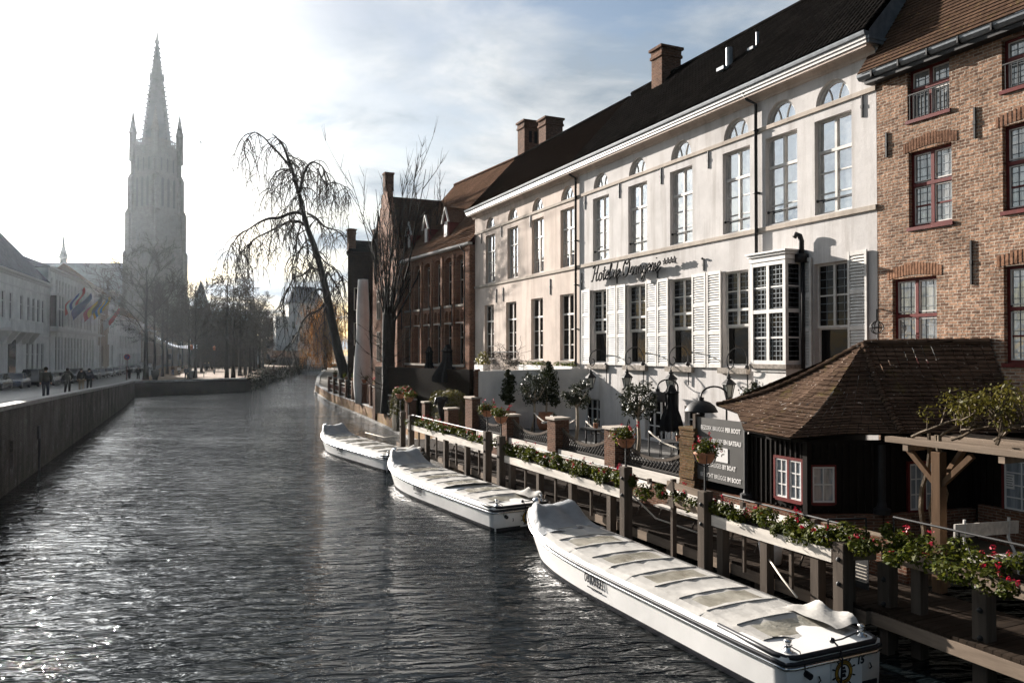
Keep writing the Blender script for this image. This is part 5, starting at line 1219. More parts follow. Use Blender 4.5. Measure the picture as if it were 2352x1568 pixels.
for i in range(8):
    if i == 6: continue
    a, b = fp[i], fp[i+1]; d = (b-a).normalized(); a2, b2 = a+d*.22, b-d*.25
    th = thing('slatted_fence', 'red-brown slatted fence panel, %s between the brick piers counting from the far end' % nm[i], 'fence panel', ((a.x+b.x)/2,(a.y+b.y)/2,1.1), 'slatted panels of the canal-side fence')
    mb = MB(); 
    for z in (1.45,2.05,2.38): mb.beam((a2.x,a2.y,z),(b2.x,b2.y,z),.06,.09)
    mb.build('rail', M_['whitewood'], th)
    mb = MB(); n = 9
    for k in range(n): q = a2.lerp(b2,(k+.5)/n); mb.beam((q.x+.02,q.y,1.4),(q.x+.02,q.y,2.1),.06,.13,(1,0,0))
    mb.build('slat', mat('fence_red', (.19,.07,.045), .7, .3, 5) if 'fence_red' not in bpy.data.materials else bpy.data.materials['fence_red'], th)
for zx, zt, lab in ((800,2.35,'capped brick pier beside the white iron gate'),(1000,2.35,'brick pier behind the far pair of geranium bowls'),(1215,2.45,'brick pier left of the bronze torso'),(1500,2.4,'low brick pier right of the bronze torso')):
    p = online(746.5+zx*.1831); p.x += .2
    th = thing('garden_pier', lab, 'brick pier', (p.x,p.y,1), 'brick piers of the hall garden'); mb = MB(); mb.box(p.x-.3,p.x+.3,p.y-.3,p.y+.3,.9,zt); mb.build('shaft', M_['brick_pier'], th); mb = MB(); mb.cbox(p.x-.36,p.x+.36,p.y-.36,p.y+.36,zt,zt+.09,.015); mb.build('cap', M_['stone'], th)
p0, p1 = online(880), online(888); gt = thing('garden_gate', 'small white iron gate panel with crossed bars', 'gate', (p0.x,p0.y,1.1)); mb = MB()
a, b = fp[8]+(p1-fp[8])*.2, p1
for s, e in (((a.x,a.y,1.2),(a.x,a.y,2.0)),((b.x,b.y,1.2),(b.x,b.y,2.0)),((a.x,a.y,1.2),(b.x,b.y,1.2)),((a.x,a.y,2.0),(b.x,b.y,2.0)),((a.x,a.y,1.2),(b.x,b.y,2.0)),((a.x,a.y,2.0),(b.x,b.y,1.2))): mb.tube([s,e], .035, 5)
mb.build('bars', M_['white'], gt)
def hedge(c, sx, sy, h, lab, rng, az=0, n=5200):
    th = thing('clipped_hedge', lab, 'hedge', (c[0],c[1],1.0), 'rounded clipped hedges in the hall garden'); f = MB()
    core = MB(); core.ball((c[0],c[1],1.0), 1, 16, 8, sq=(sx*.93,sy*.93,h*.95)); core.build('core', M_['earth'], th)
    for _ in range(n):
        u = Vector((rng.gauss(0,1),rng.gauss(0,1),abs(rng.gauss(0,1)))).normalized()
        e = .62; u2 = Vector((math.copysign(abs(u.x)**e,u.x), math.copysign(abs(u.y)**e,u.y), u.z**e)); k = rng.uniform(.93,1.02)*(1+.03*math.sin(7*u.x)*math.cos(6*u.y))
        q = Vector((c[0]+u2.x*sx*k*.93, c[1]+u2.y*sy*k*.93, 1.0+u2.z*h*k*.93)); leafcloud(f, q, .01, 1, .07, rng, shell=0)
    f.build('foliage', M_['hedge'], th)
hedge((16.0,53.0), .8, 1.6, 2.3, 'rounded clipped hedge behind the far pair of geranium bowls', r6)
hedge((16.2,44.4), .95, 2.7, 2.4, 'long rounded clipped hedge behind the bronze torso', r6)
hw_ = thing('brick_wall', 'dark shaded brick terrace wall below the tall-windowed hall', 'wall', (16.8,52,1)); mb = MB()
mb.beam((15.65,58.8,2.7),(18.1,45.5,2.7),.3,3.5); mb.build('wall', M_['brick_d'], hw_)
mb = MB(); mb.beam((16.75,60.0,3.9),(17.75,46.0,3.9),.32,.3) if False else None
tf = MB(); tf.quad((15.8,58.8,3.55),(18.2,45.7,3.55),(19,45.7,3.55),(19,58.8,3.55)); tf.build('hall_terrace_paving', M_['pave'], kind='structure')
sr = thing('stair_rail', 'white-topped stair handrail at the far end of the dark brick wall', 'railing', (16.8,60,4.4)); mb = MB(); a = onD(878,834,60); b = onD(906,834,59); mb.beam(a,b,.1,.12); mb.build('handrail', M_['white'], sr); mb = MB()
for k in range(8): q = a.lerp(b,k/7); mb.tube([q,(q.x,q.y,q.z-.75)], .02, 4)
mb.build('bars', M_['black'], sr)
# bronze torso, bent, on a thin stem
to = thing('bronze_torso', 'dark bronze headless bent torso sculpture in front of the long hedge', 'sculpture', (15.3,43.2,1.0))
def skin_mesh(verts, edges, radii, sub=2):
    me = bpy.data.meshes.new('s'); me.from_pydata(verts, edges, []); ob = bpy.data.objects.new('s', me); C.objects.link(ob)
    md = ob.modifiers.new('k','SKIN'); sm = ob.modifiers.new('u','SUBSURF'); sm.levels = sub; sm.render_levels = sub; md.use_smooth_shade = True
    for i, r in enumerate(radii):
        sv = me.skin_vertices[0].data[i]; sv.radius = r if hasattr(r,'__len__') else (r,r); sv.use_root = (i == 0)
    dg = bpy.context.evaluated_depsgraph_get(); m2 = bpy.data.meshes.new_from_object(ob.evaluated_get(dg))
    mb = MB(); mb.add([tuple(v.co) for v in m2.vertices], [tuple(p.vertices) for p in m2.polygons])
    bpy.data.objects.remove(ob); bpy.data.meshes.remove(me); bpy.data.meshes.remove(m2); return mb
x, y = 15.3, 43.2
mb = skin_mesh([(x,y,1.35),(x+.05,y-.03,1.75),(x-.02,y-.05,2.12),(x-.03,y-.06,2.42),(x-.0,y-.12,2.74),(x+.30,y-.16,2.82),(x-.30,y-.05,2.80),(x-.40,y-.08,2.5),(x+.38,y-.2,2.55),(x+.06,y-.28,2.9)], [(0,1),(1,2),(2,3),(3,4),(4,5),(4,6),(6,7),(5,8),(4,9)], [.10,.14,.20,.19,.24,.14,.14,.09,.10,.12])
mb.build('body', mat('bronze', (.028,.027,.03), .32, .3, 8, metal=.6), to, True); mb = MB(); mb.tube([(x,y,1.0),(x,y,1.65)], .05, 8); mb.box(x-.3,x+.3,y-.3,y+.3,.98,1.1); mb.build('pedestal', M_['black'], to)
# low flowers along the garden edge
lfw = thing('flower_bed', 'low bed of geraniums along the water below the bronze torso', 'flower bed', (14.9,42.5,1.0)); f = MB(); geraniums(f, lfw, (15.1,45.2,1.35), (14.75,41.0,1.35), .4, .3, 1600, r6, 25); f.build('foliage', M_['ger'], lfw)
vn = thing('trailing_plant', 'pale trailing plant hanging over the mossy wall beside the gate pier', 'climbing plant', (15.7,54,1)); f = MB()
for _ in range(16): leafcloud(f, (15.75+r6.uniform(-.2,.1), 54.3+r6.uniform(-1.1,.9), 1.0+r6.random()*1.2), .32, 60, .06, r6, shell=.1)
f.build('foliage', M_['olive'], vn)
# ------------------------------------------------------------------ three covered tour boats
M_['hull'] = mat('white_gelcoat', (.80,.79,.77), .32, .07, 1.2, spec=.5, coat=.2, bdist=.002, bscale=3)
M_['canvas'] = mat('grey_canvas', (.40,.385,.36), .75, .16, 2.2, bdist=.03, bscale=3.5, stretch=(1,.5,1))
M_['clear'] = mat('clear_vinyl', (.27,.245,.19), .12, .35, 1.3, spec=.8, bdist=.03, bscale=3, col2=(.42,.40,.34))
M_['rubber'] = mat('black_rubber', (.016,.017,.022), .4, .3, 6)
M_['tarp'] = mat('folded_tarpaulin', (.26,.27,.28), .6, .2, 2, bdist=.05, bscale=4)
def boat(lab, pos, rot, L, reg, number, nwin, rng, emblem=True, open_bits=False):
    th = thing('tour_boat', lab, 'boat', (0,0,0), 'white covered tour boats moored in a row')
    n = 36; hwid = 1.07
    def half(t): return hwid*(1.0 if t < .5 else (1-((t-.5)/.5)**3.3*.93)) * (1-.03*(1-min(1,t/.1)))
    def sheer(t): return .74+.03*t+.30*max(0,(t-.45)/.55)**2.2
    def bot(t): return half(t)*(.975 if t < .5 else .975-.42*((t-.5)/.5)**2)
    vs = []; fs = []; mi = []
    ts = [i/n for i in range(n+1)]
    for t in ts:
        y = L*t; rake = .55*max(0,(t-.8)/.2)**1.5; w, b, s = half(t), bot(t), sheer(t)
        ring = [(-b*.7,-.3),(-b*.985,-.02),(-b,.11),(-b-(w-b)*.55,.45),(-w,s-.16),(-w-.0,s)]
        ring = ring + [(-a, z) for a, z in reversed(ring)]
        for a, z in ring: vs.append((a, y-(1-min(1,max(0,(z+.3)/(s+.3))))*rake*1.6, z))
    m = 12
    for i in range(n):
        for k in range(m-1):
            fs.append((i*m+k,(i+1)*m+k,(i+1)*m+k+1,i*m+k+1)); mi.append(1 if k in (0,1,9,10) else 0)
    fs.append(tuple(range(m))); mi.append(0); fs.append(tuple(n*m+k for k in range(m-1,-1,-1))); mi.append(0)
    mb = MB(); mb.v = vs; mb.f = fs; mb.m = mi; mb.build('hull', [M_['hull'], M_['rubber']], th, True)
    o_ = th.children[0]
    # dark boot stripe round the stern
    mb = MB(); mb.box(-.95,.95,-.012,.02,-.2,.10); mb.build('boot_stripe', M_['rubber'], th)
    # rub rails
    def rail(zoff, out, r, mname, nm, t0=0., stern=True):
        mb = MB()
        for s in (-1,1): mb.tube([(s*(half(t)+out), L*t, sheer(t)+zoff) for t in ts if t >= t0], r, 6)
        if stern: mb.tube([(-half(0)-out,-.0,sheer(0)+zoff),(-half(0)+.15,-.04-out,sheer(0)+zoff),(half(0)-.15,-.04-out,sheer(0)+zoff),(half(0)+out,.0,sheer(0)+zoff)], r, 6)
        mb.build(nm, M_[mname], th, True)
    rail(-.17, .012, .03, 'steel', 'rub_rail'); rail(-.10, .01, .035, 'rubber', 'rubber_strip', 0., True)
    # stern deck with black edge, bollards, rope
    mb = MB(); mb.add([(-1.0,.02,.75),(-.9,-.03,.75),(.9,-.03,.75),(1.0,.02,.75),(1.0,1.15,.77),(-1.0,1.15,.77),(-1.0,.02,.66),(-.9,-.03,.66),(.9,-.03,.66),(1.0,.02,.66)], [(0,1,2,3,4,5),(0,1,7,6),(1,2,8,7),(2,3,9,8)]); mb.build('stern_deck', M_['hull'], th)
    mb = MB(); mb.tube([(-1.02,1.6,.76),(-1.04,.25,.735),(-.98,.05,.73),(-.85,-.03,.73),(.85,-.03,.73),(.98,.05,.73),(1.04,.25,.735),(1.02,1.2,.76)], .045, 8); mb.build('deck_edge', M_['rubber'], th, True)
    for s in (-1,1):
        mb = MB(); mb.lathe([(.09,0),(.09,.015),(.045,.03),(.045,.14),(.06,.15),(.06,.19),(.03,.2)], (s*.82,.18,.755), 12); mb.beam((s*.82-.09,.18,.84),(s*.82+.09,.18,.84),.02,.02); mb.build('bollard', M_['steel'], th, True)
    mb = MB(); mb.tube([(.82,.2,.83),(.3,.12,.80),(.08,.1,.81)], .014, 5); mb.build('rope', M_['rubber'], th); mb = MB(); mb.tube([(.08,.1,.81),(.06,-.06,.74),(.06,-.10,.6),(.05,-.075,.12)], .016, 5); mb.ball((.06,.1,.82),.05,8,5); mb.build('rope', M_['rubber'], th); mb = MB(); mb.tube([(-.82,.18,.86),(-.7,.05,.78),(-.72,-.08,.6),(-.73,-.09,.48)], .01, 4); mb.build('rope', M_['rubber'], th)
    # cover: canvas strips and clear vinyl strips between cross battens
    y0, y1 = .55, L*.86; zc = lambda t: sheer(t)+.05
    nb = nwin*2+1; seg = (y1-y0)/nb; cx = 11
    cv = MB(); bt = MB()
    for b in range(nb):
        ya_, yb2 = y0+b*seg, y0+(b+1)*seg; clear = (b % 2 == 0) and b < nb-2
        if open_bits and b in (3,): continue
        sub = 6
        grid = []
        for i in range(sub+1):
            y = ya_+(yb2-ya_)*i/sub; t = y/L; w = min(half(t)-.03, 1.02); row = []
            for k in range(cx+1):
                a = -1+2*k/cx; z = zc(t)+.06*(1-a*a)-.016*math.sin(PI*i/sub)*(1-abs(a)**4)+.007*math.sin(9*a+b*1.7+y*3)+.006*math.sin(17*a*w+y*5+b)
                if abs(a) > .999: z -= .06
                if b == 0: z -= .08*(1-i/sub)*(1+.6*math.sin(a*4+1)); 
                row.append((a*w, y-(.22*math.sin(2.3*a+.6) if (b == 0 and i == 0) else 0), z))
            grid.append(row)
        for i in range(sub):
            for k in range(cx):
                mid = 1 <= i <= sub-2 and 2 <= k <= cx-3
                cv.add([grid[i][k],grid[i][k+1],grid[i+1][k+1],grid[i+1][k]], [(0,1,2,3)], 1 if clear and mid else 0)
        t = yb2/L; w = min(half(t)-.03,1.02)
        bt = MB(); bt.tube([(-w+2*w*k/cx, yb2, zc(t)+.06*(1-(-1+2*k/cx)**2)+.006) for k in range(1,cx)], .014, 5); bt.build('batten', M_['canvas'], th, True)
    # crumpled folds at the stern corner
    o1 = cv.build('deck_cover', [M_['canvas'], M_['clear']], th, True); bt.build('batten', M_['canvas'], th, True)
    fo = MB(); vs = []; nu, nv = 14, 6
    for i in range(nu+1):
        for j in range(nv+1):
            u, v = i/nu, j/nv; vs.append((1.0-.55*v+.03*math.sin(9*u), .38+u*1.25, .90+.13*math.sin(PI*u)**.6*(1-v*.8)+.05*math.sin(11*u+5*v)*(1-v)-.04))
    fo.add(vs, [(i*(nv+1)+j,(i+1)*(nv+1)+j,(i+1)*(nv+1)+j+1,i*(nv+1)+j+1) for i in range(nu) for j in range(nv)]); fo.build('cover_fold', M_['canvas'], th, True)
    # raised tarpaulin over the helm at the bow
    hy0, hy1 = L*.77, L*.935; vs = []; nu, nv = 16, 18
    for i in range(nu+1):
        u = i/nu; y = hy0+(hy1-hy0)*u; t = y/L; w = max(.12, half(t)-.02)
        up_ = .48*max(0,min(1,(u-.12)/.42))**1.7 * (1 if u < .70 else max(0,(1-u)/.30)**.8)
        for j in range(nv+1):
            a = -1+2*j/nv; sh = max(0,1-abs(a)**5)
            corner = (.16*math.exp(-((abs(a)-.85)/.2)**2)-.05)*max(0,min(1,(u-.35)/.25))
            vs.append((a*w*(1-.10*max(0,u-.3)), y+.06*math.sin(5*a), zc(t)-.02+.07*sh+up_*(1-abs(a)**14)*.85+corner*(1 if up_ > .2 else 0)+.02*math.sin(8*a+6*u)))
    hb_ = MB(); hb_.add(vs, [(i*(nv+1)+j,(i+1)*(nv+1)+j,(i+1)*(nv+1)+j+1,i*(nv+1)+j+1) for i in range(nu) for j in range(nv)]); hb_.build('helm_cover', M_['tarp'], th, True)
    mb = MB(); mb.add([(-half(.93)+.02,L*.93,sheer(.93)-.02),(half(.93)-.02,L*.93,sheer(.93)-.02),(half(.985)-.02,L*.985,sheer(.985)-.02),(-half(.985)+.02,L*.985,sheer(.985)-.02)], [(0,1,2,3)]); mb.build('bow_deck', M_['hull'], th)
    mb = MB(); mb.tube([(0,L*.97,sheer(.97)),(0,L*.97,sheer(.97)+.2)], .025, 6); mb.ball((0,L*.97,sheer(.97)+.27),.12,10,6); mb.build('bow_lamp', M_['steel'], th, True)
    # writing: registration on the side, number and helm-wheel badge on the stern
    tt = .52; xs = -half(tt)-.012
    mb = text_mesh(reg, .25, text_frame((-half(tt)-.016, L*tt, .46), (0,-1,0), (0,0,1)) @ Matrix.Diagonal((.82,1.1,1,1)), .003, .003); mb.build('registration', M_['rubber'], th)
    mb = MB(); mb.box(-half(tt)+.005,-half(tt)-.003,L*tt-.38,L*tt+.30,.38,.405) if False else mb.add([(-half(tt)-.010,L*tt-.34,.30),(-half(tt)-.010,L*tt+.3,.30),(-half(tt)-.010,L*tt+.3,.27),(-half(tt)-.010,L*tt-.34,.27)], [(0,1,2,3)]); mb.build('mark', M_['rubber'], th)
    mb = text_mesh(number, .17, text_frame((.56,-.018,.46), (1,0,0), (0,0,1)), .003, .008, .15); mb.build('boat_number', M_['rubber'], th)
    BF = text_frame((.18,-.014,.33), (1,0,0), (0,0,1))
    pn = MB(BF); pn.box(-.27,.42,-.27,.27,-.004,.001); pn.build('stern_panel', M_['hull'], th)
    e = MB(BF); 
    for i in range(24):
        a0, a1 = 2*PI*i/24, 2*PI*(i+1)/24
        e.add([(.20*math.cos(a0),.20*math.sin(a0),.006),(.20*math.cos(a1),.20*math.sin(a1),.006),(.115*math.cos(a1),.115*math.sin(a1),.006),(.115*math.cos(a0),.115*math.sin(a0),.006)], [(0,1,2,3)])
    for k in range(10):
        a0 = 2*PI*(k+.5)/10; e.tube([(.19*math.cos(a0),.19*math.sin(a0),.006),(.235*math.cos(a0),.235*math.sin(a0),.008),(.262*math.cos(a0),.262*math.sin(a0),.008)], [.008,.016,.012], 5)
    for a, b, c, d in ((-.05,.05,-.08,-.02),(-.045,.06,-.01,.04),(-.03,.045,.05,.09)): e.prism([(a,c,.004),(b,c,.004),(b-.015,d,.004),(a+.02,d,.004)], (0,0,.003))
    eb = e.build('wheel_badge', M_['rubber'], th)
    g_ = MB(BF)
    for i in range(24):
        a0, a1 = 2*PI*i/24, 2*PI*(i+1)/24
        g_.add([(.185*math.cos(a0),.185*math.sin(a0),.008),(.185*math.cos(a1),.185*math.sin(a1),.008),(.135*math.cos(a1),.135*math.sin(a1),.008),(.135*math.cos(a0),.135*math.sin(a0),.008)], [(0,1,2,3)])
    g_.build('gold_ring', mat('gold_paint', (.45,.26,.03), .5, .1, 4) if 'gold_paint' not in bpy.data.materials else bpy.data.materials['gold_paint'], eb)
    wr = MB()
    for word, mid, dr in (('VAARTTOCHTEN',90,-1),('DE MEULEMEESTER',270,1)):
        for i, ch in enumerate(word):
            if ch == ' ': continue
            an = rad(mid+dr*(i-(len(word)-1)/2)*(11 if dr < 0 else 10)); r_ = .16; px_, py_ = r_*math.cos(an), r_*math.sin(an); u = Vector((-math.sin(an)*dr, math.cos(an)*dr, 0)); v_ = Vector((math.cos(an)*-dr, math.sin(an)*-dr, 0))
            tm = text_mesh(ch, .042, BF @ Matrix(((u.x,v_.x,0,px_),(u.y,v_.y,0,py_),(0,0,1,.0105),(0,0,0,1))), .0008, .001); wr.add(tm.v, tm.f)
    wr.build('ring_lettering', M_['rubber'], eb)
    mb = MB(); mb.tube([(-.62,.02,.44),(-.62,-.1,.42)], .055, 10); mb.build('exhaust', M_['rubber'], th)
    for rx, rz in ((-.36,.31),(.78,.34)): mb = MB(); mb.tube([(rx,-.015,rz+.05),(rx,-.05,rz-.01),(rx,-.015,rz-.05)], .012, 5); mb.build('pull_ring', M_['rubber'], th)
    th.location = pos; th.rotation_euler = (0,0,rot)
    return th
rb = random.Random(8)
boat('nearest white tour boat, 06105531 on its side and 15 on its stern', (10.05,9.42,0), rad(.6), 10.9, '06105531', '15', 5, rb)
boat('middle white tour boat of the three, 06105530 on its side', (10.62,22.35,0), rad(5.6), 11.0, '06105530', '14', 5, rb, open_bits=True)
boat('farthest white tour boat of the three, its bow in front of the mossy wall', (10.85,35.5,0), rad(8.6), 10.9, '06105529', '13', 5, rb)
# mooring lines and coils on the stage
for x, y, z, lab, pts in ((11.6,12.6,1.0,'grey mooring rope slung from the landing stage to the nearest boat', [(11.85,12.9,1.2),(11.6,12.2,.95),(11.2,11.4,.85)]),(11.6,38,1.2,'white mooring rope from the far dock post to the farthest boat', [(11.6,38.9,1.3),(11.3,41,1.0),(10.9,43.4,1.05)]),(12.3,17.5,1.1,'grey rope hanging along the landing stage from the basket post', [(11.85,18.1,1.7),(12.1,17.3,1.15),(12.6,16.2,.95),(13.2,15.2,.9)])):
    th = thing('mooring_rope', lab, 'rope', (x,y,z)); mb = MB(); mb.tube(pts, .022, 5); mb.build('rope', M_['chain'], th, True)
mc = thing('chalk_board', 'small dark board with white handwriting under the corner of the geranium rail', 'notice board', (12.7,10.9,1.2)); mb = MB(); p = onX(1975,1283,12.9); mb.box(12.88,12.9,p.y-.22,p.y+.16,.82,1.45); mb.build('board', M_['black'], mc); mb = MB()
for k in range(6): mb.box(12.874,12.878,p.y-.18,p.y+.12-.03*(k%3),.95+k*.065,.965+k*.065)
mb.build('handwriting', M_['chain'], mc)
# ------------------------------------------------------------------ houses along the street on the left bank
AZH = 5.71; LM0 = frame(houseX(0), 0, AZH, True)
def hY(px, off=0.):   # where a picture column meets the house line
    r = ray(px, 800); k = r[0]/r[1]; return (houseX(0)+off)/(k-.1)
def U(Y): return Y*1.00499
M_['house_cream'] = plaster('house_cream', (.80,.79,.76), (.5,.48,.45), .3); M_['house_white'] = plaster('house_white', (.84,.83,.81), (.5,.48,.45), .3)
M_['house_tan'] = plaster('house_tan', (.42,.34,.27), (.2,.15,.12), .4); M_['slate'] = tile('slate', (.21,.22,.24), (.17,.18,.20), .3, .25, .7, .01, .3)
M_['farwin'] = glass('far_window', (.03,.032,.035), .06, .001, .6)
def row_house(name, lab, Ya, Yb, zb, ze, rows, wallm, roofm, ridge, depth=11, hip=0., cornice=.35, fm='white', group=None):
    """rows: list of (z0, z1, list of (u0,u1))"""
    th = thing(name, lab, 'building', (houseX(Ya),Ya,zb), group)
    ua, ub = U(Ya), U(Yb); holes = [(a,b,z0,z1) for z0, z1, ws in rows for a, b in ws]
    mb = MB(LM0); wall_holes(mb, ua, ub, zb-1.5, ze, holes, .2); mb.box(ua,ub,-depth,-.5,zb-1.5,ze)
    mb.quad((ua,0,zb-1.5),(ua,-.6,zb-1.5),(ua,-.6,ze),(ua,0,ze)); mb.quad((ub,0,zb-1.5),(ub,-.6,zb-1.5),(ub,-.6,ze),(ub,0,ze)); mb.build('wall', M_[wallm], th)
    if cornice:
        c = MB(LM0); sweep(c, [(0,ze-.35),(.08,ze-.3),(.12,ze-.1),(cornice,ze),(cornice+.05,ze+.2),(0,ze+.22)], ua-.1, ub+.1)
        k = int((ub-ua)/.8)
        for i in range(k): u = ua+(i+.5)*(ub-ua)/k; c.box(u-.1,u+.1,.05,cornice-.06,ze-.14,ze-.02)
        c.build('cornice', M_[fm], th)
    rf = MB(LM0); h = hip
    if ridge: rf.add([(ua-.1,.2,ze+.22),(ub+.1,.2,ze+.22),(ub-h,-depth/2,ridge),(ua,-depth/2,ridge),(ua-.1,-depth,ze+.2),(ub+.1,-depth,ze+.2)], [(0,1,2,3),(3,2,5,4),(1,5,2),(0,3,4)]); rf.build('roof', M_[roofm], th)
    for z0, z1, ws in rows:
        for a, b in ws:
            f = MB(LM0)
            f.box(a,a+.09,-.2,-.1,z0,z1); f.box(b-.09,b,-.2,-.1,z0,z1); f.box(a+.09,b-.09,-.2,-.1,z0,z0+.1); f.box(a+.09,b-.09,-.2,-.1,z1-.1,z1); um = (a+b)/2; f.box(um-.05,um+.05,-.2,-.11,z0+.1,z1-.1)
            zt = z0+(z1-z0)*.64; f.box(a+.09,b-.09,-.2,-.12,zt-.05,zt+.05); f.box(a-.1,b+.1,-.02,.12,z0-.14,z0)
            o = f.build('window', M_['white'], th); g = MB(LM0); g.quad((a+.05,-.17,z0+.05),(b-.05,-.17,z0+.05),(b-.05,-.17,z1-.05),(a+.05,-.17,z1-.05)); g.build('pane', M_['farwin'], o)
    return th
def wcols(pxs, w): return [(U(hY(p))-w/2, U(hY(p))+w/2) for p in pxs]
h1 = row_house('row_house', 'pale cream street house with a long balcony at the left edge of the picture', 93.5, 116.4, 2.0, 14.1, [(9.1,12.0,wcols([6,24,48.5,65,76.5,87.5,98.3],1.35)), (2.9,6.7,wcols([63.5,75.5,87,97.5],1.5))], 'house_cream', 'slate', 19.9, 7, 10.)
b = MB(LM0); u1 = U(hY(70)); u0 = U(93.6)
b.box(u0,u1,0,1.3,7.75,8.05); b.box(u0,u1,1.2,1.3,8.9,9.05)
for k in range(40): u = u0+.2+(u1-u0-.4)*k/39; b.box(u-.09,u+.09,1.21,1.29,8.05,8.9)
for k in range(5): u = u0+.8+(u1-u0-1.6)*k/4; b.prism([(u,0,7.75),(u,1.2,7.75),(u,.3,6.5),(u,0,6.4)], (.35,0,0))
b.build('balcony', M_['house_cream'], h1)
d = MB(LM0); u = U(hY(26)); d.box(u-1.3,u+1.3,-.02,.12,2.0,6.9); d.build('door', M_['farwin'], h1); fb = MB(LM0); fb.box(U(93.5),U(116.4),0,.08,12.7,12.9); fb.box(U(93.5),U(116.4),0,.1,7.2,7.5); fb.build('string_course', M_['white'], h1)
n12 = [129+(208-129)*i/11 for i in range(12)]
h2 = row_house('row_house', 'long white street house with three rows of narrow windows and hanging flags', 116.5, 155.3, 1.8, 16.4, [(13.2,15.3,wcols([117.5]+n12+[217],1.15)), (9.3,12.5,wcols(n12[1:]+[216.5],1.2)), (3.1,7.7,wcols([112.5]+n12+[214],1.3))], 'house_white', 'slate', 18.4, 9, 4.)
b = MB(LM0); ua, ub = U(hY(113.8)), U(hY(129)); b.box(ua,ub,0,1.0,8.3,8.9); b.box(ua-.1,ub+.1,0,1.1,12.9,13.2)
for u in (ua,ub-.25,(ua+ub)/2-.1): b.box(u,u+.25,.75,1.0,8.9,12.9)
b.box(ua,ub,.8,.98,11.1,11.25); bo = b.build('bay_window', M_['white'], h2); g = MB(LM0); g.box(ua+.1,ub-.1,0,.85,8.9,12.9); g.build('pane', M_['farwin'], bo)
fb = MB(LM0); fb.box(U(116.5),U(155.3),0,.14,8.25,8.7); fb.box(U(116.5),U(155.3),0,.07,12.85,13.0)
for k in range(24): 
    z = 2.2+k*.26
    for u in (U(116.8),U(120.8),U(151.5),U(154.6)): fb.box(u-.3,u+.3,0,.05,z,z+.22)
fb.build('string_course', M_['white'], h2)
h3 = row_house('row_house', 'narrow tan street house with a red-tiled roof between the white houses', 155.5, 164.5, 1.7, 15.6, [(12.4,14.6,wcols([228,233,238],.9)), (8.6,11.4,wcols([228,233,238],1.0)), (3,6.8,wcols([227,235],1.3))], 'house_tan', 'tile_b', 21.0, 12, 4.)
h3b = row_house('row_house', 'tall narrow white street house with a heavy cornice beyond the tan house', 164.6, 175, 1.7, 17.0, [(13.6,16.0,wcols([249,254.5,260],1.0)), (9.2,12.4,wcols([249,254.5,260],1.0)), (3,7,wcols([249,258],1.5))], 'house_white', 'slate', 19, 10, 3., .6)
h4 = row_house('row_house', 'long low three-storey white street house behind the first bare street tree', 175.2, 212, 1.6, 12.8, [(10,12,wcols([270+i*6.2 for i in range(11)],1.3)), (6.6,9,wcols([270+i*6.2 for i in range(11)],1.3)), (2.3,5.4,wcols([270+i*6.2 for i in range(11)],1.6))], 'house_white', 'tile_b', 17.6, 11, 3.)
h5 = row_house('row_house', 'brown brick street house at the far bend of the street', 212.2, 245, 1.6, 11.5, [(8.4,10.4,wcols([341+i*4 for i in range(8)],1.2)), (4.9,7.3,wcols([341+i*4 for i in range(8)],1.2))], 'house_tan', 'tile_b', 15.5, 10, 3.)
# closing wall and low houses at the far end of the street
for x0, x1, y, h, lab, m in ((12,34,284,7.5,'pale low building closing the street behind the park trees','house_white'),(36,60,288,13,'dark-roofed building far behind the park, left of the white canal house','house_tan'),(-14,11,282,9,'low brick building at the foot of the church tower','house_tan')):
    th = thing('far_building', lab, 'building', (x0,y,1.5), 'low buildings far behind the park'); mb = MB(); mb.box(x0,x1,y,y+9,1,h); mb.build('wall', M_[m], th)
    rf = MB(); rf.add([(x0-.3,y-.3,h),(x1+.3,y-.3,h),(x1+.3,y+9.3,h),(x0-.3,y+9.3,h),(x0+1,y+4.5,h+5),(x1-1,y+4.5,h+5)], [(0,1,5,4),(2,3,4,5),(0,4,3),(1,2,5)]); rf.build('roof', M_['tile_k'], th)
    n = int((x1-x0)/3)
    for i in range(n):
        for z in ([3.2] if h < 8 else [3.2,7]):
            w_ = MB(); x = x0+1.5+i*3; w_.box(x-.6,x+.6,y-.05,y+.1,z,z+2); wo = w_.build('window', M_['white'], th); g = MB(); g.quad((x-.5,y-.06,z+.1),(x+.5,y-.06,z+.1),(x+.5,y-.06,z+1.9),(x-.5,y-.06,z+1.9)); g.build('pane', M_['farwin'], wo)
# white canal house, dark boathouse, far quay
ch = thing('white_canal_house', 'white gabled house at the far end of the canal behind the drooping branches', 'building', (48,262,1)); a, b = onD(655,700,268), onD(735,700,268)
FD = onD(690,720,268)
mb = MB(); p0 = onD(663,800,268); zt = onD(690,695,268).z; M = frame(p0.x, p0.y, 90+24.65*0)
mb = MB(); x0, x1, y = p0.x, p0.x+11.5, p0.y
mb.box(x0,x1,y,y+9,0.5,zt); mb.box(x0-4,x0,y+2,y+8,.5,zt-4.5); mb.build('wall', M_['house_white'], ch)
rf = MB(); rf.add([(x0-.4,y-.4,zt),(x1+.4,y-.4,zt),(x1+.4,y+9.4,zt),(x0-.4,y+9.4,zt),(x0+2.5,y+4.5,zt+6),(x1-2,y+4.5,zt+6)], [(0,1,5,4),(2,3,4,5),(0,4,3),(1,2,5)]); rf.build('roof', M_['slate'], ch)
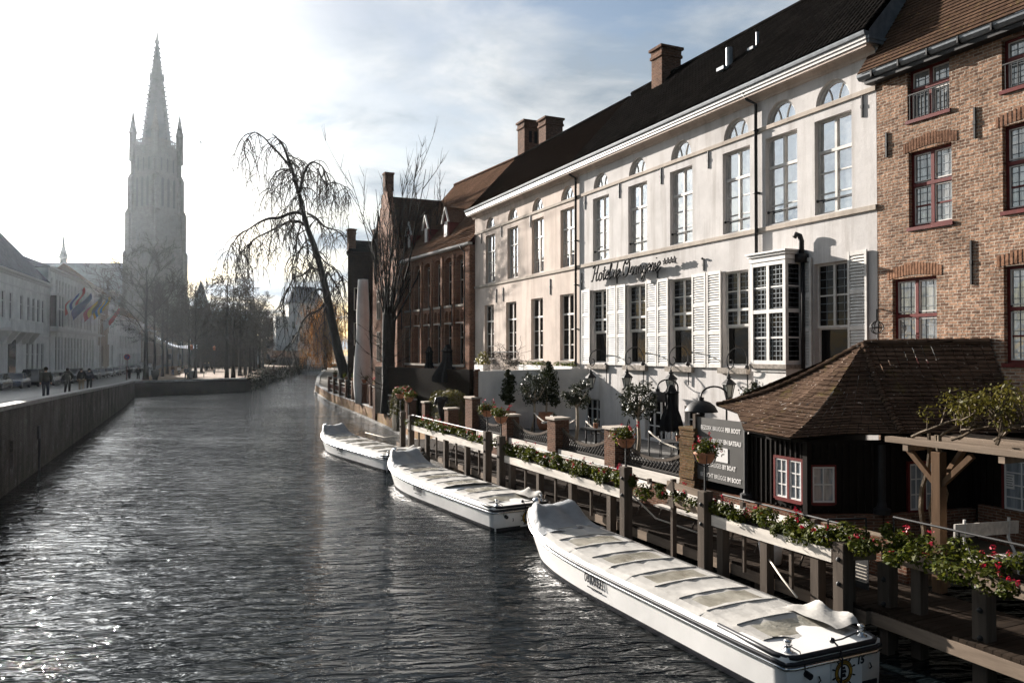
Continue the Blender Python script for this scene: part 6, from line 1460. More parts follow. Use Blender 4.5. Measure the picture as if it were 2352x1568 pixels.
for i in range(4):
    for z in (4,9.2,13.8):
        x = x0+1.6+i*2.7; w_ = MB(); w_.box(x-.55,x+.55,y-.06,y+.1,z,z+2.4); wo = w_.build('window', M_['white'], ch); g = MB(); g.quad((x-.45,y-.07,z+.1),(x+.45,y-.07,z+.1),(x+.45,y-.07,z+2.3),(x-.45,y-.07,z+2.3)); g.build('pane', M_['farwin'], wo)
bh = thing('boathouse', 'dark low boathouse with a brown overhanging roof at the end of the canal', 'boathouse', (39,250,0)); a, b = onD(628,838,250), onD(700,838,250)
mb = MB(); mb.box(a.x,b.x+1,a.y-3,a.y+4,.3,4.6); mb.build('wall', M_['darkwood'], bh); rf = MB(); rf.add([(a.x-1.5,a.y-5,4.2),(b.x+1,a.y-5,4.2),(b.x+1,a.y+5,6.2),(a.x-1.5,a.y+5,6.2)], [(0,1,2,3)]); rf.add([(a.x-1.5,a.y-5,3.9),(b.x+1,a.y-5,3.9),(b.x+1,a.y-5,4.2),(a.x-1.5,a.y-5,4.2)], [(0,1,2,3)]); rf.build('roof', M_['tile_t'], bh)
fq = thing('canal_wall', 'pale low quay wall closing the far end of the canal', 'quay wall', (45,256,0)); mb = MB(); mb.box(15,160,257,258,-1,1.6); mb.build('wall', M_['coping'], fq)
# ------------------------------------------------------------------ the church
CT = onD(357,700,275); ctx, cty = CT.x, CT.y
M_['church'] = brick('church_brick', (.13,.118,.10), (.10,.09,.078), (.14,.13,.118), .5, .2, .02, stain=.35); M_['churchd'] = mat('church_spire', (.075,.08,.078), .8, .2, .5)
CMx = Matrix.Translation((ctx,cty,0)) @ Matrix.Rotation(rad(-24.65-24), 4, 'Z') @ Matrix.Diagonal((.80,.80,1,1))
ct = thing('church_tower', 'very tall brick church tower with a crocketed spire and weathercock', 'church tower', (ctx,cty,0))
mb = MB(CMx); W = [(8.6,0,26),(8.25,26,41),(7.9,41,54),(7.3,54,67),(6.7,67,76.5)]
for w_, z0, z1 in W: mb.box(-w_,w_,-w_,w_,z0,z1)
BT = [(2.7,1.9,0,25),(2.5,1.6,25,40),(2.3,1.3,40,54),(2.0,1.2,54,66),(1.6,.9,66,72)]
for bw2, pr, z0, z1 in BT:
    w_ = [w for w, a, c in W if a <= (z0+z1)/2 <= c][0]
    for sx in (-1,1):
        for sy in (-1,1):
            for ax in (0,1):
                cx_, cy_ = sx*(w_-bw2/2*.8), sy*(w_-bw2/2*.8)
                if ax == 0: x0, x1, y0, y1 = cx_-bw2/2, cx_+bw2/2, min(sy*(w_-1),sy*(w_+pr)), max(sy*(w_-1),sy*(w_+pr))
                else: y0, y1, x0, x1 = cy_-bw2/2+.01, cy_+bw2/2-.01, min(sx*(w_-1),sx*(w_+pr)), max(sx*(w_-1),sx*(w_+pr))
                mb.box(x0,x1,y0,y1,z0,z1)
                # sloped weathering on top
                if ax == 0: mb.add([(x0,sy*w_,z1),(x1,sy*w_,z1),(x1,sy*(w_+pr),z1),(x0,sy*(w_+pr),z1),(x0,sy*w_,z1+1.6),(x1,sy*w_,z1+1.6)], [(3,2,5,4),(0,3,4),(1,2,5)])
                else: mb.add([(sx*w_,y0,z1),(sx*w_,y1,z1),(sx*(w_+pr),y1,z1),(sx*(w_+pr),y0,z1),(sx*w_,y0,z1+1.6),(sx*w_,y1,z1+1.6)], [(3,2,5,4),(0,3,4),(1,2,5)])
mb.box(-6.9,6.9,-6.9,6.9,76.5,77.2); mb.build('shaft', M_['church'], ct)
for sgn, ax in ((-1,1),(1,0),(-1,0),(1,1)):
    for k, w_, z0, z1 in ((-3.1,1.3,56,66),(0,1.3,56,66),(3.1,1.3,56,66),(-3.2,.8,68.5,73),(0,.8,68.5,73),(3.2,.8,68.5,73),(-1.6,.5,44,46),(1.8,.5,38,40),(-1.4,.5,31,33),(1.6,.5,24,26)):
        ws = [w for w, a, c in W if a <= (z0+z1)/2 <= c][0]
        op = MB(CMx); pts = [(k-w_/2,z0),(k+w_/2,z0),(k+w_/2,z1-w_*.5),(k,z1+w_*.2),(k-w_/2,z1-w_*.5)]
        if ax: op.prism([(a,sgn*(ws-.02),z) for a, z in pts], (0,sgn*.05,0))
        else: op.prism([(sgn*(ws-.02),a,z) for a, z in pts], (sgn*.05,0,0))
        op.build('louvre', bpy.data.materials.get('louvre_dark') or mat('louvre_dark', (.05,.048,.045), .9, .2, 1), ct)
pa = MB(CMx)
for s in (-1,1):
    for ax in (0,1):
        for k in range(15):
            a = -6.4+12.8*k/14
            if ax: pa.box(a-.18,a+.18,s*6.7-.12,s*6.7+.12,77.2,79.0)
            else: pa.box(s*6.7-.12,s*6.7+.12,a-.18,a+.18,77.2,79.0)
        if ax: pa.box(-6.8,6.8,s*6.7-.18,s*6.7+.18,79.0,79.4)
        else: pa.box(s*6.7-.18,s*6.7+.18,-6.6,6.6,79.0,79.4)
pa.build('parapet', M_['church'], ct)
for sx in (-1,1):
    for sy in (-1,1):
        t_ = MB(CMx); t_.lathe([(1.6,72),(1.5,77),(1.5,81.5),(1.75,81.8),(1.7,82.2),(1.25,83.4),(.25,89),(.05,90.3)], (sx*6.6,sy*6.6,0), 8)
        for k in range(5): t_.lathe([(1.35-.25*k,83+1.25*k),(1.6-.25*k,83.15+1.25*k),(1.2-.25*k,83.4+1.25*k)], (sx*6.6,sy*6.6,0), 8)
        t_.build('corner_turret', M_['church'], ct)
sp = MB(CMx); sp.lathe([(6.9,77),(6.4,79),(2.75,103.5),(3.1,103.8),(3.1,105.2),(2.4,105.4),(.65,116.5),(1.0,117),(.9,117.8),(.45,118.2),(.12,121.5)], (0,0,-2.6), 8)
for k in range(8):
    an = 2*PI*k/8
    for i in range(15):
        f = i/15; r_ = 6.4+(2.75-6.4)*f+.3; z = 77+23.5*f; sp.box(r_*math.cos(an)-.3,r_*math.cos(an)+.3,r_*math.sin(an)-.3,r_*math.sin(an)+.3,z-.2,z+.25)
    for i in range(7):
        f = i/7; r_ = 2.4+(.65-2.4)*f+.25; z = 103.2+10.8*f; sp.box(r_*math.cos(an)-.22,r_*math.cos(an)+.22,r_*math.sin(an)-.22,r_*math.sin(an)+.22,z-.15,z+.2)
    sp.lathe([(.25,100.8),(.28,103.2),(.02,104.8)], (2.6*math.cos(an),2.6*math.sin(an),0), 5)
spire = sp.build('spire', M_['churchd'], ct)
wv = MB(CMx); wv.tube([(0,0,118),(0,0,125)], .14, 5); wv.tube([(-1.7,1.7,122),(1.7,-1.7,122)], .12, 5); wv.prism([(-.7,.7,125.4),(-.2,.2,125),(.3,-.3,125.1),(.5,-.5,126.2),(.2,-.2,125.8),(-.3,.3,125.9),(-.8,.8,126.4)], (.12,.12,0)); wv.build('weathercock', M_['black'], spire)
cn_ = thing('church_nave', 'long grey church nave with a small turret rising over the street roofs', 'church', (-30,320,0))
NM = frame(ctx, cty+6, -68.)   # nave runs away to the left
mb = MB(NM); mb.box(0,75,-9,9,0,22); mb.box(18,34,-18,9,0,18); mb.build('wall', M_['church'], cn_)
rf = MB(NM); rf.add([(0,-9.6,22),(75,-9.6,22),(75,9.6,22),(0,9.6,22),(0,0,37.5),(75,0,37.5)], [(0,1,5,4),(2,3,4,5),(0,4,3),(1,2,5)]); rf.build('roof', M_['slate'], cn_)
fl_ = onD(146,560,300); fm_ = MB(); fm_.lathe([(1.2,33),(1.2,43.5),(1.6,43.7),(1.5,44.3),(.9,46.5),(.5,48),(.55,48.4),(.1,53)], (fl_.x,fl_.y,-2), 8); fm_.box(fl_.x-2,fl_.x+7,fl_.y-2,fl_.y+2,30,37.6); fm_.build('fleche', M_['churchd'], cn_)
dt = thing('pointed_turret_house', 'dark house with a pointed turret roof right of the church tower', 'building', (5,200,0)); p = onD(461,720,205)
mb = MB(); mb.box(p.x-2.2,p.x+2.2,p.y-2.2,p.y+2.2,1,17); mb.box(p.x-2,p.x+14,p.y,p.y+8,1,13); mb.build('wall', M_['brick_d'], dt); rf = MB(); rf.lathe([(3.2,17),(.1,24.4)], (p.x,p.y,0), 4, ph=PI/4); rf.add([(p.x-2,p.y-.2,13),(p.x+14,p.y-.2,13),(p.x+14,p.y+4,17),(p.x-2,p.y+4,17),(p.x-2,p.y+8,13),(p.x+14,p.y+8,13)], [(0,1,2,3),(3,2,5,4)]); rf.lathe([(.12,24.3),(.05,26)], (p.x,p.y,0), 5); rf.build('roof', M_['slate'], dt)
# ------------------------------------------------------------------ flags
M_['f_red'] = mat('flag_red', (.42,.04,.04), .8, .1, 2); M_['f_white'] = mat('flag_white', (.62,.62,.6), .8, .1, 2); M_['f_blue'] = mat('flag_blue', (.03,.05,.22), .8, .1, 2); M_['f_yel'] = mat('flag_yellow', (.55,.36,.05), .8, .1, 2); M_['f_black'] = mat('flag_black', (.02,.02,.02), .8, .1, 2); M_['f_sky'] = mat('flag_skyblue', (.05,.20,.42), .8, .1, 2)
def flag(px, py, lab, ms, L=2.3, W_=2.2):
    Y = hY(px, 1.4); p = onD(px, py, Y*.909+(houseX(Y)+1.4)*.417)
    th = thing('flag', lab, 'flag', (p.x,p.y,p.z), 'flags on the white street house')
    w0 = Vector((houseX(Y)-.1, Y, p.z-1.5)); tip = w0+Vector((3.4,-.6,3.4)); m = MB(); m.tube([w0, tip], .05, 5); m.build('pole', M_['white'], th)
    c = MB(); n, k = 8, len(ms); top = w0.lerp(tip,.95); bot = w0.lerp(tip,.35)
    for i in range(k):
        for j in range(n):
            f = lambda a, b: top.lerp(bot,a)+Vector((.25*math.sin(b*5+a*3)-.5*b, .2*math.sin(b*4)+.15*math.cos(a*5), -L*b*(1-.15*a)))
            c.add([f(i/k,j/n),f((i+1)/k,j/n),f((i+1)/k,(j+1)/n),f(i/k,(j+1)/n)], [(0,1,2,3)], i)
    c.build('cloth', [M_[m_] for m_ in ms], th, True)
flag(160,688,'red, white and blue flag hanging from the long white street house',('f_red','f_white','f_blue','f_white','f_red')); flag(177,700,'plain dark blue flag hanging from the long white street house',('f_blue','f_blue')); flag(203,706,'black, yellow and red flag hanging from the long white street house',('f_black','f_yel','f_red')); flag(224,703,'yellow and light blue striped flag hanging from the long white street house',('f_yel','f_sky','f_yel','f_sky','f_yel')); flag(247,730,'red and white flag on a slanted pole before the tan street house',('f_red','f_white'))
# ------------------------------------------------------------------ parked cars
def car_proto(kind, paint, loc, rz, lab):
    th = thing('parked_car', lab, 'van' if kind == 'van' else 'car', (0,0,0), 'cars parked along the street houses')
    S = {'hatch': [(-2.0,.62,.30,.62),(-1.9,.80,.24,.72),(-1.2,.88,.22,.90),(-.7,.89,.22,.96),(1.2,.89,.22,.98),(1.85,.86,.26,.96),(2.0,.76,.36,.90)], 'saloon': [(-2.25,.62,.32,.60),(-2.15,.82,.24,.70),(-1.3,.9,.22,.86),(-.8,.91,.22,.92),(1.3,.91,.22,.95),(2.1,.87,.26,.92),(2.25,.78,.36,.84)], 'van': [(-2.3,.70,.34,.80),(-2.2,.9,.26,.95),(-1.5,.95,.24,1.12),(-1.2,.96,.24,1.16),(1.5,.96,.24,1.18),(2.2,.95,.26,1.18),(2.3,.9,.3,1.15)]}[kind]
    m = MB(); n = 10; vs = []; fs = []
    for y, w, zb, zt in S:
        for k in range(n):
            pts = [(-w*.86,zb),(-w,zb+.14),(-w,(zb+zt)/2),(-w*.97,zt-.07),(-w*.84,zt),(w*.84,zt),(w*.97,zt-.07),(w,(zb+zt)/2),(w,zb+.14),(w*.86,zb)]
        vs += [(x,y,z) for x, z in pts]
    for i in range(len(S)-1):
        for k in range(n): j = (k+1) % n; fs.append((i*n+k,(i+1)*n+k,(i+1)*n+j,i*n+j))
    fs += [tuple(range(n)), tuple((len(S)-1)*n+k for k in range(n-1,-1,-1))]
    m.add(vs, fs)
    zr = {'hatch':1.46,'saloon':1.44,'van':1.85}[kind]; A = {'hatch':(-.98,-.30,1.45,1.86),'saloon':(-1.05,-.35,1.0,1.75),'van':(-1.42,-.85,2.0,2.24)}[kind]; zb = S[3][3]-.02; wb = S[3][1]*.86; wr = wb*.82
    m.add([(-wr,A[1],zr-.03),(wr,A[1],zr-.03),(wr,A[2],zr),(-wr,A[2],zr),(-wr*.8,(A[1]+A[2])/2,zr+.04),(wr*.8,(A[1]+A[2])/2,zr+.04)], [(0,1,5,4),(4,5,2,3),(0,4,3),(1,2,5)])
    for s in (-1,1):
        for (ya_,za_),(yb2,zb2) in (((A[0],zb),(A[1],zr-.03)),((A[3],zb),(A[2],zr)),(((A[0]+A[3])/2,zb),((A[1]+A[2])/2,zr))): m.beam((s*wb,ya_,za_),(s*wr,yb2,zb2),.05,.07)
    m.box(-.12,.12,.0,.01,.3,.31)
    m.build('body', paint, th, True)
    g = MB(); g.add([(-wb,A[0],zb),(wb,A[0],zb),(wb,A[3],zb),(-wb,A[3],zb),(-wr,A[1],zr-.04),(wr,A[1],zr-.04),(wr,A[2],zr-.01),(-wr,A[2],zr-.01)], [(0,1,5,4),(1,2,6,5),(2,3,7,6),(3,0,4,7)]); g.build('windows', M_['carglass'], th)
    for s in (-1,1):
        for y in (S[0][0]+.75, S[-1][0]-.72):
            w_ = MB(Matrix.Translation((s*(S[3][1]-.1),y,.32)) @ Matrix.Rotation(PI/2,4,'Y')); w_.lathe([(.2,-.1),(.31,-.09),(.32,0),(.31,.09),(.2,.1)], (0,0,0), 14); wo = w_.build('wheel', M_['rubber'], th, True)
            r_ = MB(Matrix.Translation((s*(S[3][1]-.1),y,.32)) @ Matrix.Rotation(PI/2,4,'Y')); r_.lathe([(.02,-.105),(.19,-.105),(.19,.105),(.02,.105)], (0,0,0), 10); r_.build('rim', M_['steel'], wo)
        l_ = MB(); w0 = S[1][1]; l_.add([(s*w0*.98,S[1][0]+.02,S[1][3]-.10),(s*w0*.55,S[0][0]+.035,S[0][3]+.0),(s*w0*.55,S[0][0]+.03,S[0][3]-.14),(s*w0*.98,S[1][0]-.0,S[1][3]-.24)], [(0,1,2,3)]); l_.build('headlight', M_['steel'], th)
        mr_ = MB(); mr_.ball((s*(S[3][1]+.09),A[0]+.15,zb+.07), .09, 8, 5, sq=(1,.6,.8)); mr_.build('wing_mirror', paint, th)
    p_ = MB(); p_.box(-.25,.25,S[0][0]-.02,S[0][0]+.1,.42,.52); p_.build('number_plate', M_['white'], th)
    gr = MB(); gr.box(-.45,.45,S[0][0]-.01,S[0][0]+.1,.55,.64); gr.box(-.6,.6,S[0][0]+.0,S[0][0]+.12,.28,.38); gr.build('grille', M_['rubber'], th)
    th.location = loc; th.rotation_euler = (0,0,rz); return th
PT = {k: mat('car_paint_'+k, c, .25, .05, 2, spec=.5, coat=.4) for k, c in (('black',(.012,.013,.016)),('navy',(.018,.03,.07)),('grey',(.035,.037,.04)),('silver',(.16,.165,.17)),('white',(.6,.6,.6)))}
protos = {}
seq = [('saloon','black'),('saloon','navy'),('van','black'),('hatch','grey'),('saloon','grey'),('van','grey'),('hatch','black'),('hatch','grey'),('hatch','black'),('saloon','silver'),('hatch','silver'),('hatch','grey'),('saloon','black'),('hatch','silver'),('saloon','grey'),('hatch','black'),('van','silver'),('hatch','navy')]
ORD = ['first','second','third','fourth','fifth','sixth','seventh','eighth','ninth','tenth','eleventh','twelfth','thirteenth','fourteenth','fifteenth','sixteenth','seventeenth','eighteenth']
cy_ = 82.5
for i, (k, pc) in enumerate(seq):
    lab = '%s %s, %s in the parked row counting from the picture\'s left edge' % ({'black':'black','navy':'dark blue','grey':'grey','silver':'silver','white':'white'}[pc], {'saloon':'saloon car','hatch':'hatchback car','van':'minivan'}[k], ORD[i])
    Y = cy_; X = houseX(Y)+2.75; loc = (X,Y,streetz(Y)); rz = rad(-5.7+R.uniform(-1.5,1.5))
    if (k,pc) in protos: c_ = dup(protos[(k,pc)], loc, rz, lab)
    else: protos[(k,pc)] = car_proto(k, PT[pc], loc, rz, lab)
    cy_ += 6.9+R.uniform(-.6,.6)
# ------------------------------------------------------------------ people
def pmat(n, c): 
    return bpy.data.materials[n] if n in bpy.data.materials else mat(n, c, .85, .15, 6)
CLO = {'black':(.012,.012,.013),'green':(.022,.024,.018),'navy':(.015,.018,.03),'grey':(.06,.06,.062),'beige':(.26,.20,.14),'white':(.55,.53,.5),'blue':(.06,.09,.16),'brown':(.06,.035,.022),'red':(.2,.03,.03)}
def person(lab, x, y, z, h, head, jk, tr, stride=.18, coat=0., arms='down', hair=(.03,.02,.012), bag=False, fur=False, sit=False, phase=1):
    s = h/1.75
    th = thing('person', lab, 'person', (x,y,z))
    M = Matrix.Translation((x,y,z)) @ Matrix.Rotation(head,4,'Z') @ Matrix.Scale(s,4)
    hz = .93 if not sit else .5; st = stride*phase
    if not sit: legs = lambda sg: [(sg*.10,.0,hz-.04),(sg*.105,sg*st*.5+.02,.50),(sg*.11,sg*st-(.06 if sg*st < 0 else 0),.09),(sg*.115,sg*st+.15,.04)]
    else: legs = lambda sg: [(sg*.10,.0,hz),(sg*.12,.42,hz+.02),(sg*.12,.44,.10),(sg*.12,.58,.05)]
    if arms == 'down': arm = lambda sg: [(sg*.19,.0,hz+.50),(sg*.27,-.02-sg*st*.4,hz+.22),(sg*.27,.06-sg*st*.6,hz-.03),(sg*.26,.09-sg*st*.65,hz-.14)]
    elif arms == 'pockets': arm = lambda sg: [(sg*.19,.0,hz+.50),(sg*.33,-.06,hz+.24),(sg*.21,.10,hz+.05),(sg*.16,.15,hz-.0)]
    else: arm = lambda sg: [(sg*.19,.0,hz+.50),(sg*.26,.05,hz+.24),(sg*.12,.26,hz+.30),(sg*.05,.28,hz+.33)]
    T = lambda p: tuple(M @ Vector(p))
    V = [(0,0,hz),(0,-.01,hz+.22),(0,0,hz+.46),(0,.01,hz+.55),(0,.02,hz+.63),(0,.03,hz+.71),(0,.02,hz+.80)]; E_ = [(i,i+1) for i in range(6)]; r = [.15,.13,.15,.065,.06,.098,.075]
    for sg in (-1,1):
        o = len(V); V += arm(sg); E_ += [(2,o),(o,o+1),(o+1,o+2),(o+2,o+3)]; r += [.06,.05,.038,.035]
        o = len(V); V += legs(sg); E_ += [(0,o),(o,o+1),(o+1,o+2),(o+2,o+3)]; r += [.09,.065,.045,.04]
    b = skin_mesh([T(p) for p in V], E_, [q*s for q in r], 2); f = MB(M)
    f.ball((0,.125,hz+.715),.022,6,4); [f.ball((sg*.095,.02,hz+.715),.03,6,4,sq=(.5,.8,1.2)) for sg in (-1,1)]; b.add(f.v, f.f); b.build('body', M_['skin'], th, True)
    V = [(0,0,hz-.12-coat),(0,-.01,hz+.02-coat*.5),(0,-.01,hz+.22),(0,0,hz+.45),(0,.01,hz+.53)]; E_ = [(0,1),(1,2),(2,3),(3,4)]; r = [.20,.20,.19,.205,.10]
    for sg in (-1,1): o = len(V); V += arm(sg)[:3]; E_ += [(3,o),(o,o+1),(o+1,o+2)]; r += [.105,.085,.07]
    j = skin_mesh([T(p) for p in V], E_, [(q*s,q*s*.82) if i < 4 else q*s for i, q in enumerate(r)], 2)
    if fur: g = MB(M); [g.ball((.16*math.cos(a),-.03+.12*math.sin(a),hz+.56+.03*math.sin(a*3)),.07,6,4) for a in [2*PI*i/10 for i in range(10)]]; j.add(g.v, g.f)
    j.build('jacket', pmat('cloth_'+jk, CLO[jk]), th, True)
    V = [(0,0,hz+.02)]; E_ = []; r = [.165]
    for sg in (-1,1):
        o = len(V); L_ = legs(sg); V += L_[:3]; E_ += [(0,o),(o,o+1),(o+1,o+2)]; r += [.12,.09,.075]
    skin_mesh([T(p) for p in V], E_, [q*s for q in r], 2).build('trousers', pmat('cloth_'+tr, CLO[tr]), th, True)
    g = MB(M); g.ball((0,.005,hz+.755),.115,10,6,sq=(1,1.05,1)); 
    if hair[0] > .0 and coat > .2: g.ball((0,-.06,hz+.62),.1,8,5,sq=(1,.6,1.5))
    g.build('hair', pmat('hair_%d' % int(hair[0]*1000), hair), th, True)
    sh = MB(M)
    for sg in (-1,1): L_ = legs(sg); sh.ball(((L_[3][0]), (L_[2][1]+L_[3][1])/2+.02, .05), .1, 8, 5, sq=(.55,1.45,.55))
    sh.build('shoe', M_['rubber'], th)
    if bag: g = MB(M); g.ball((0,-.22,hz+.32),.2,10,6,sq=(.9,.6,1.2)); g.build('backpack', pmat('cloth_black', CLO['black']), th, True)
    return th
def onwall(px, off): 
    k = ray(px,850); k = k[0]/k[1]; Y = 50.
    for _ in range(40): Y = (wallX(Y)-off)/k if abs(k) > 1e-6 else Y; Y = max(36,min(110,Y))
    return Y
pp_ = [(105.5,'man in a dark olive jacket with arms held away, nearest walker behind the quay wall','green','navy','down',1.78,False),(155,'man in a dark parka with fur hood and hands in pockets behind the quay wall','green','black','pockets',1.74,True),(187,'person in a black jacket and beige trousers walking beside a friend behind the quay wall','black','beige','down',1.72,False),(205,'man in a navy jacket, last of the four walkers behind the wall','navy','black','down',1.72,False)]
for i, (px, lab, jk, tr, ar, h, fur) in enumerate(pp_):
    Y = onwall(px,1.25); person(lab, wallX(Y)-1.25, Y, streetz(Y)+.1, h, rad(2+R.uniform(-8,8)), jk, tr, .17, arms=ar, fur=fur, phase=1 if i % 2 else -1)
gz_ = 1.74
def ground(px, py): return onZ(px, py, gz_+.0)
for px, py, lab, jk, tr, h, kw in ((297,870.5,'person in a long dark coat walking a bicycle past the no-parking sign','black','black',1.7,dict(coat=.35)),(317.5,871,'person in a black jacket standing at the corner of the quay wall','black','black',1.74,dict(arms='pockets')),
        (397,862,'woman with a backpack and blue skirt walking between the park trees','brown','blue',1.68,dict(coat=.3,bag=True)),(411,864,'woman in a white jacket and black trousers in the park','white','black',1.66,dict(coat=.22)),
        (428,872,'man in dark clothes standing behind a tree trunk at the park edge','navy','black',1.84,{}),(471,851,'person in a black coat walking deeper in the park beside another','black','grey',1.74,dict(coat=.2)),(479,851,'fair-haired person in a dark jacket deeper in the park','grey','black',1.74,dict(hair=(.35,.24,.12)))):
    p = ground(px, py); z = gz_ if px > 320 else streetz(p.y)+.1; person(lab, p.x, p.y, z, h, rad(R.uniform(-20,20)+(0 if px < 380 else 160)), jk, tr, .15, **kw)
for px, py, lab in ((538,846,'seated person in dark clothes on a far park bench'),(449,866,'seated person leaning forward on the bench in the park')):
    p = ground(px, py); person(lab, p.x, p.y, gz_, 1.7, rad(80), 'black', 'navy', sit=True, arms='front')
# bicycle and no-parking sign
p = ground(290, 873); bz = streetz(p.y)+.1
bk = thing('bicycle', 'dark bicycle seen from behind beside the no-parking sign', 'bicycle', (p.x,p.y,bz))
for dy in (-.52,.52):
    m = MB(Matrix.Translation((p.x,p.y+dy,bz+.34)) @ Matrix.Rotation(PI/2,4,'Y')); vs = [(.34*math.cos(a),.34*math.sin(a),0) for a in [2*PI*i/20 for i in range(21)]]; m.tube(vs, .022, 5, False)
    for i in range(8): m.tube([(0,0,0),(.33*math.cos(i*PI/4),.33*math.sin(i*PI/4),0)], .004, 3)
    m.build('wheel', M_['rubber'], bk)
m = MB(); q = lambda a, b: (p.x,p.y+a,bz+b)
for a, b in ((q(-.52,.34),q(-.15,.85)),(q(-.15,.85),q(.36,.85)),(q(-.1,.3),q(.38,.78)),(q(-.1,.3),q(-.17,.92)),(q(.36,.98),q(.52,.34)),(q(-.1,.3),q(-.52,.34))): m.tube([a,b], .02, 5)
m.tube([(p.x-.3,p.y+.28,bz+1.02),(p.x,p.y+.36,bz+1.0),(p.x+.3,p.y+.28,bz+1.02)], .016, 5); m.build('frame', M_['black'], bk); m = MB(); m.ball(q(-.18,.95), .12, 8, 5, sq=(.7,1.1,.4)); m.build('saddle', M_['rubber'], bk)
p = ground(291.5, 872); z0 = streetz(p.y)+.1; sgn_ = thing('no_parking_sign', 'round blue and red no-parking sign on a reddish pole at the quay corner', 'road sign', (p.x,p.y,z0)); m = MB(); m.tube([(p.x,p.y,z0),(p.x,p.y,z0+3.5)], .05, 8); m.build('pole', M_['redframe'], sgn_)
dM = Matrix.Translation((p.x,p.y-.06,z0+3.2)) @ Matrix.Rotation(PI/2,4,'X'); m = MB(dM); m.lathe([(.01,0),(.40,0),(.40,.02),(.01,.02)], (0,0,0), 24); m.build('disc', M_['f_red'], sgn_); m = MB(dM); m.lathe([(.01,.02),(.31,.02),(.31,.026),(.01,.026)], (0,0,0), 24); m.build('field', M_['f_blue'], sgn_); m = MB(dM); m.beam((-.24,-.24,.03),(.24,.24,.03),.08,.012); m.build('slash', M_['f_red'], sgn_)
# park furniture
def bin_(px, py, lab, r=.36, h=1.0):
    p = ground(px, py); th = thing('litter_bin', lab, 'litter bin', (p.x,p.y,gz_), 'black litter bins in the park'); m = MB(); m.lathe([(r*.6,0),(r*.7,.05),(r*.72,.3),(r,.75),(r*1.05,h-.05),(r*1.1,h),(r*.8,h)], (p.x,p.y,gz_), 16); m.build('tub', M_['black'], th, True)
    m = MB(); m.lathe([(r*1.12,h),(r*1.15,h+.08),(r*.9,h+.12)], (p.x,p.y,gz_), 16); m.build('rim', M_['black'], th)
bin_(356,872.5,'black litter tub on the park edge beside the second tree',.5,1.25); bin_(438,870,'black litter bin behind the lamp post in the park'); bin_(445.5,868,'wide black litter bin left of the park bench',.42)
def pbench(px, py, lab):
    p = ground(px, py); th = thing('park_bench', lab, 'bench', (p.x,p.y,gz_), 'dark benches in the park'); x, y = p.x, p.y
    m = MB(); [m.box(x-.9,x+.9,y+k*.14-.2,y+k*.14-.08,gz_+.42,gz_+.46) for k in range(4)]; m.build('seat', M_['darkwood'], th); m = MB(); [m.box(x-.9,x+.9,y+.36,y+.39,gz_+.55+k*.16,gz_+.67+k*.16) for k in range(2)]; m.build('backrest', M_['darkwood'], th)
    for s in (-.7,.7): m = MB(); m.box(x+s-.04,x+s+.04,y-.2,y-.12,gz_,gz_+.42); m.box(x+s-.04,x+s+.04,y+.3,y+.38,gz_,gz_+.85); m.build('leg', M_['black'], th)
for px, py, lab in ((457,866,'dark park bench right of the wide litter bin'),(483,859,'dark park bench below the walkers deeper in the park'),(503,849,'farther dark park bench between the tree trunks')): pbench(px, py, lab)
def plamp(px, py, lab):
    p = ground(px, py); th = thing('street_lamp', lab, 'lamp post', (p.x,p.y,gz_), 'lamp posts with orange lanterns in the park'); m = MB(); m.lathe([(.16,0),(.14,.5),(.07,.7),(.05,4.2)], (p.x,p.y,gz_), 10); m.build('post', M_['black'], th); m = MB(); m.lathe([(.14,4.2),(.26,4.75),(.3,4.8),(.05,5.05)], (p.x,p.y,gz_), 8); m.build('lantern', mat('lantern_orange', (.35,.09,.04), .5, .1, 3) if 'lantern_orange' not in bpy.data.materials else bpy.data.materials['lantern_orange'], th)
plamp(439,866,'lamp post with an orange lantern behind the litter bins'); plamp(492,857,'lamp post with an orange lantern between the thicker tree trunks')
sl2 = thing('string_lights', 'white string lights hung across the street between the tree trunks', 'string lights', (0,150,6)); m = MB(); w_ = MB()
for k in range(4):
    A_, B_ = onD(358,774-3*(k%2),150+8*k), onD(452,790+3*k,150+8*k); n = 26; pts = [A_.lerp(B_,i/n)-Vector((0,0,1.0*math.sin(PI*i/n))) for i in range(n+1)]; w_.tube(pts, .015, 3)
    for q in pts: m.ball(q, .06, 5, 3)
w_.build('wire', M_['black'], sl2); lm = NT('string_bulb'); lm.set(Emission_Color=(.9,.92,1,1), Emission_Strength=.9); m.build('bulb', lm.m, sl2)
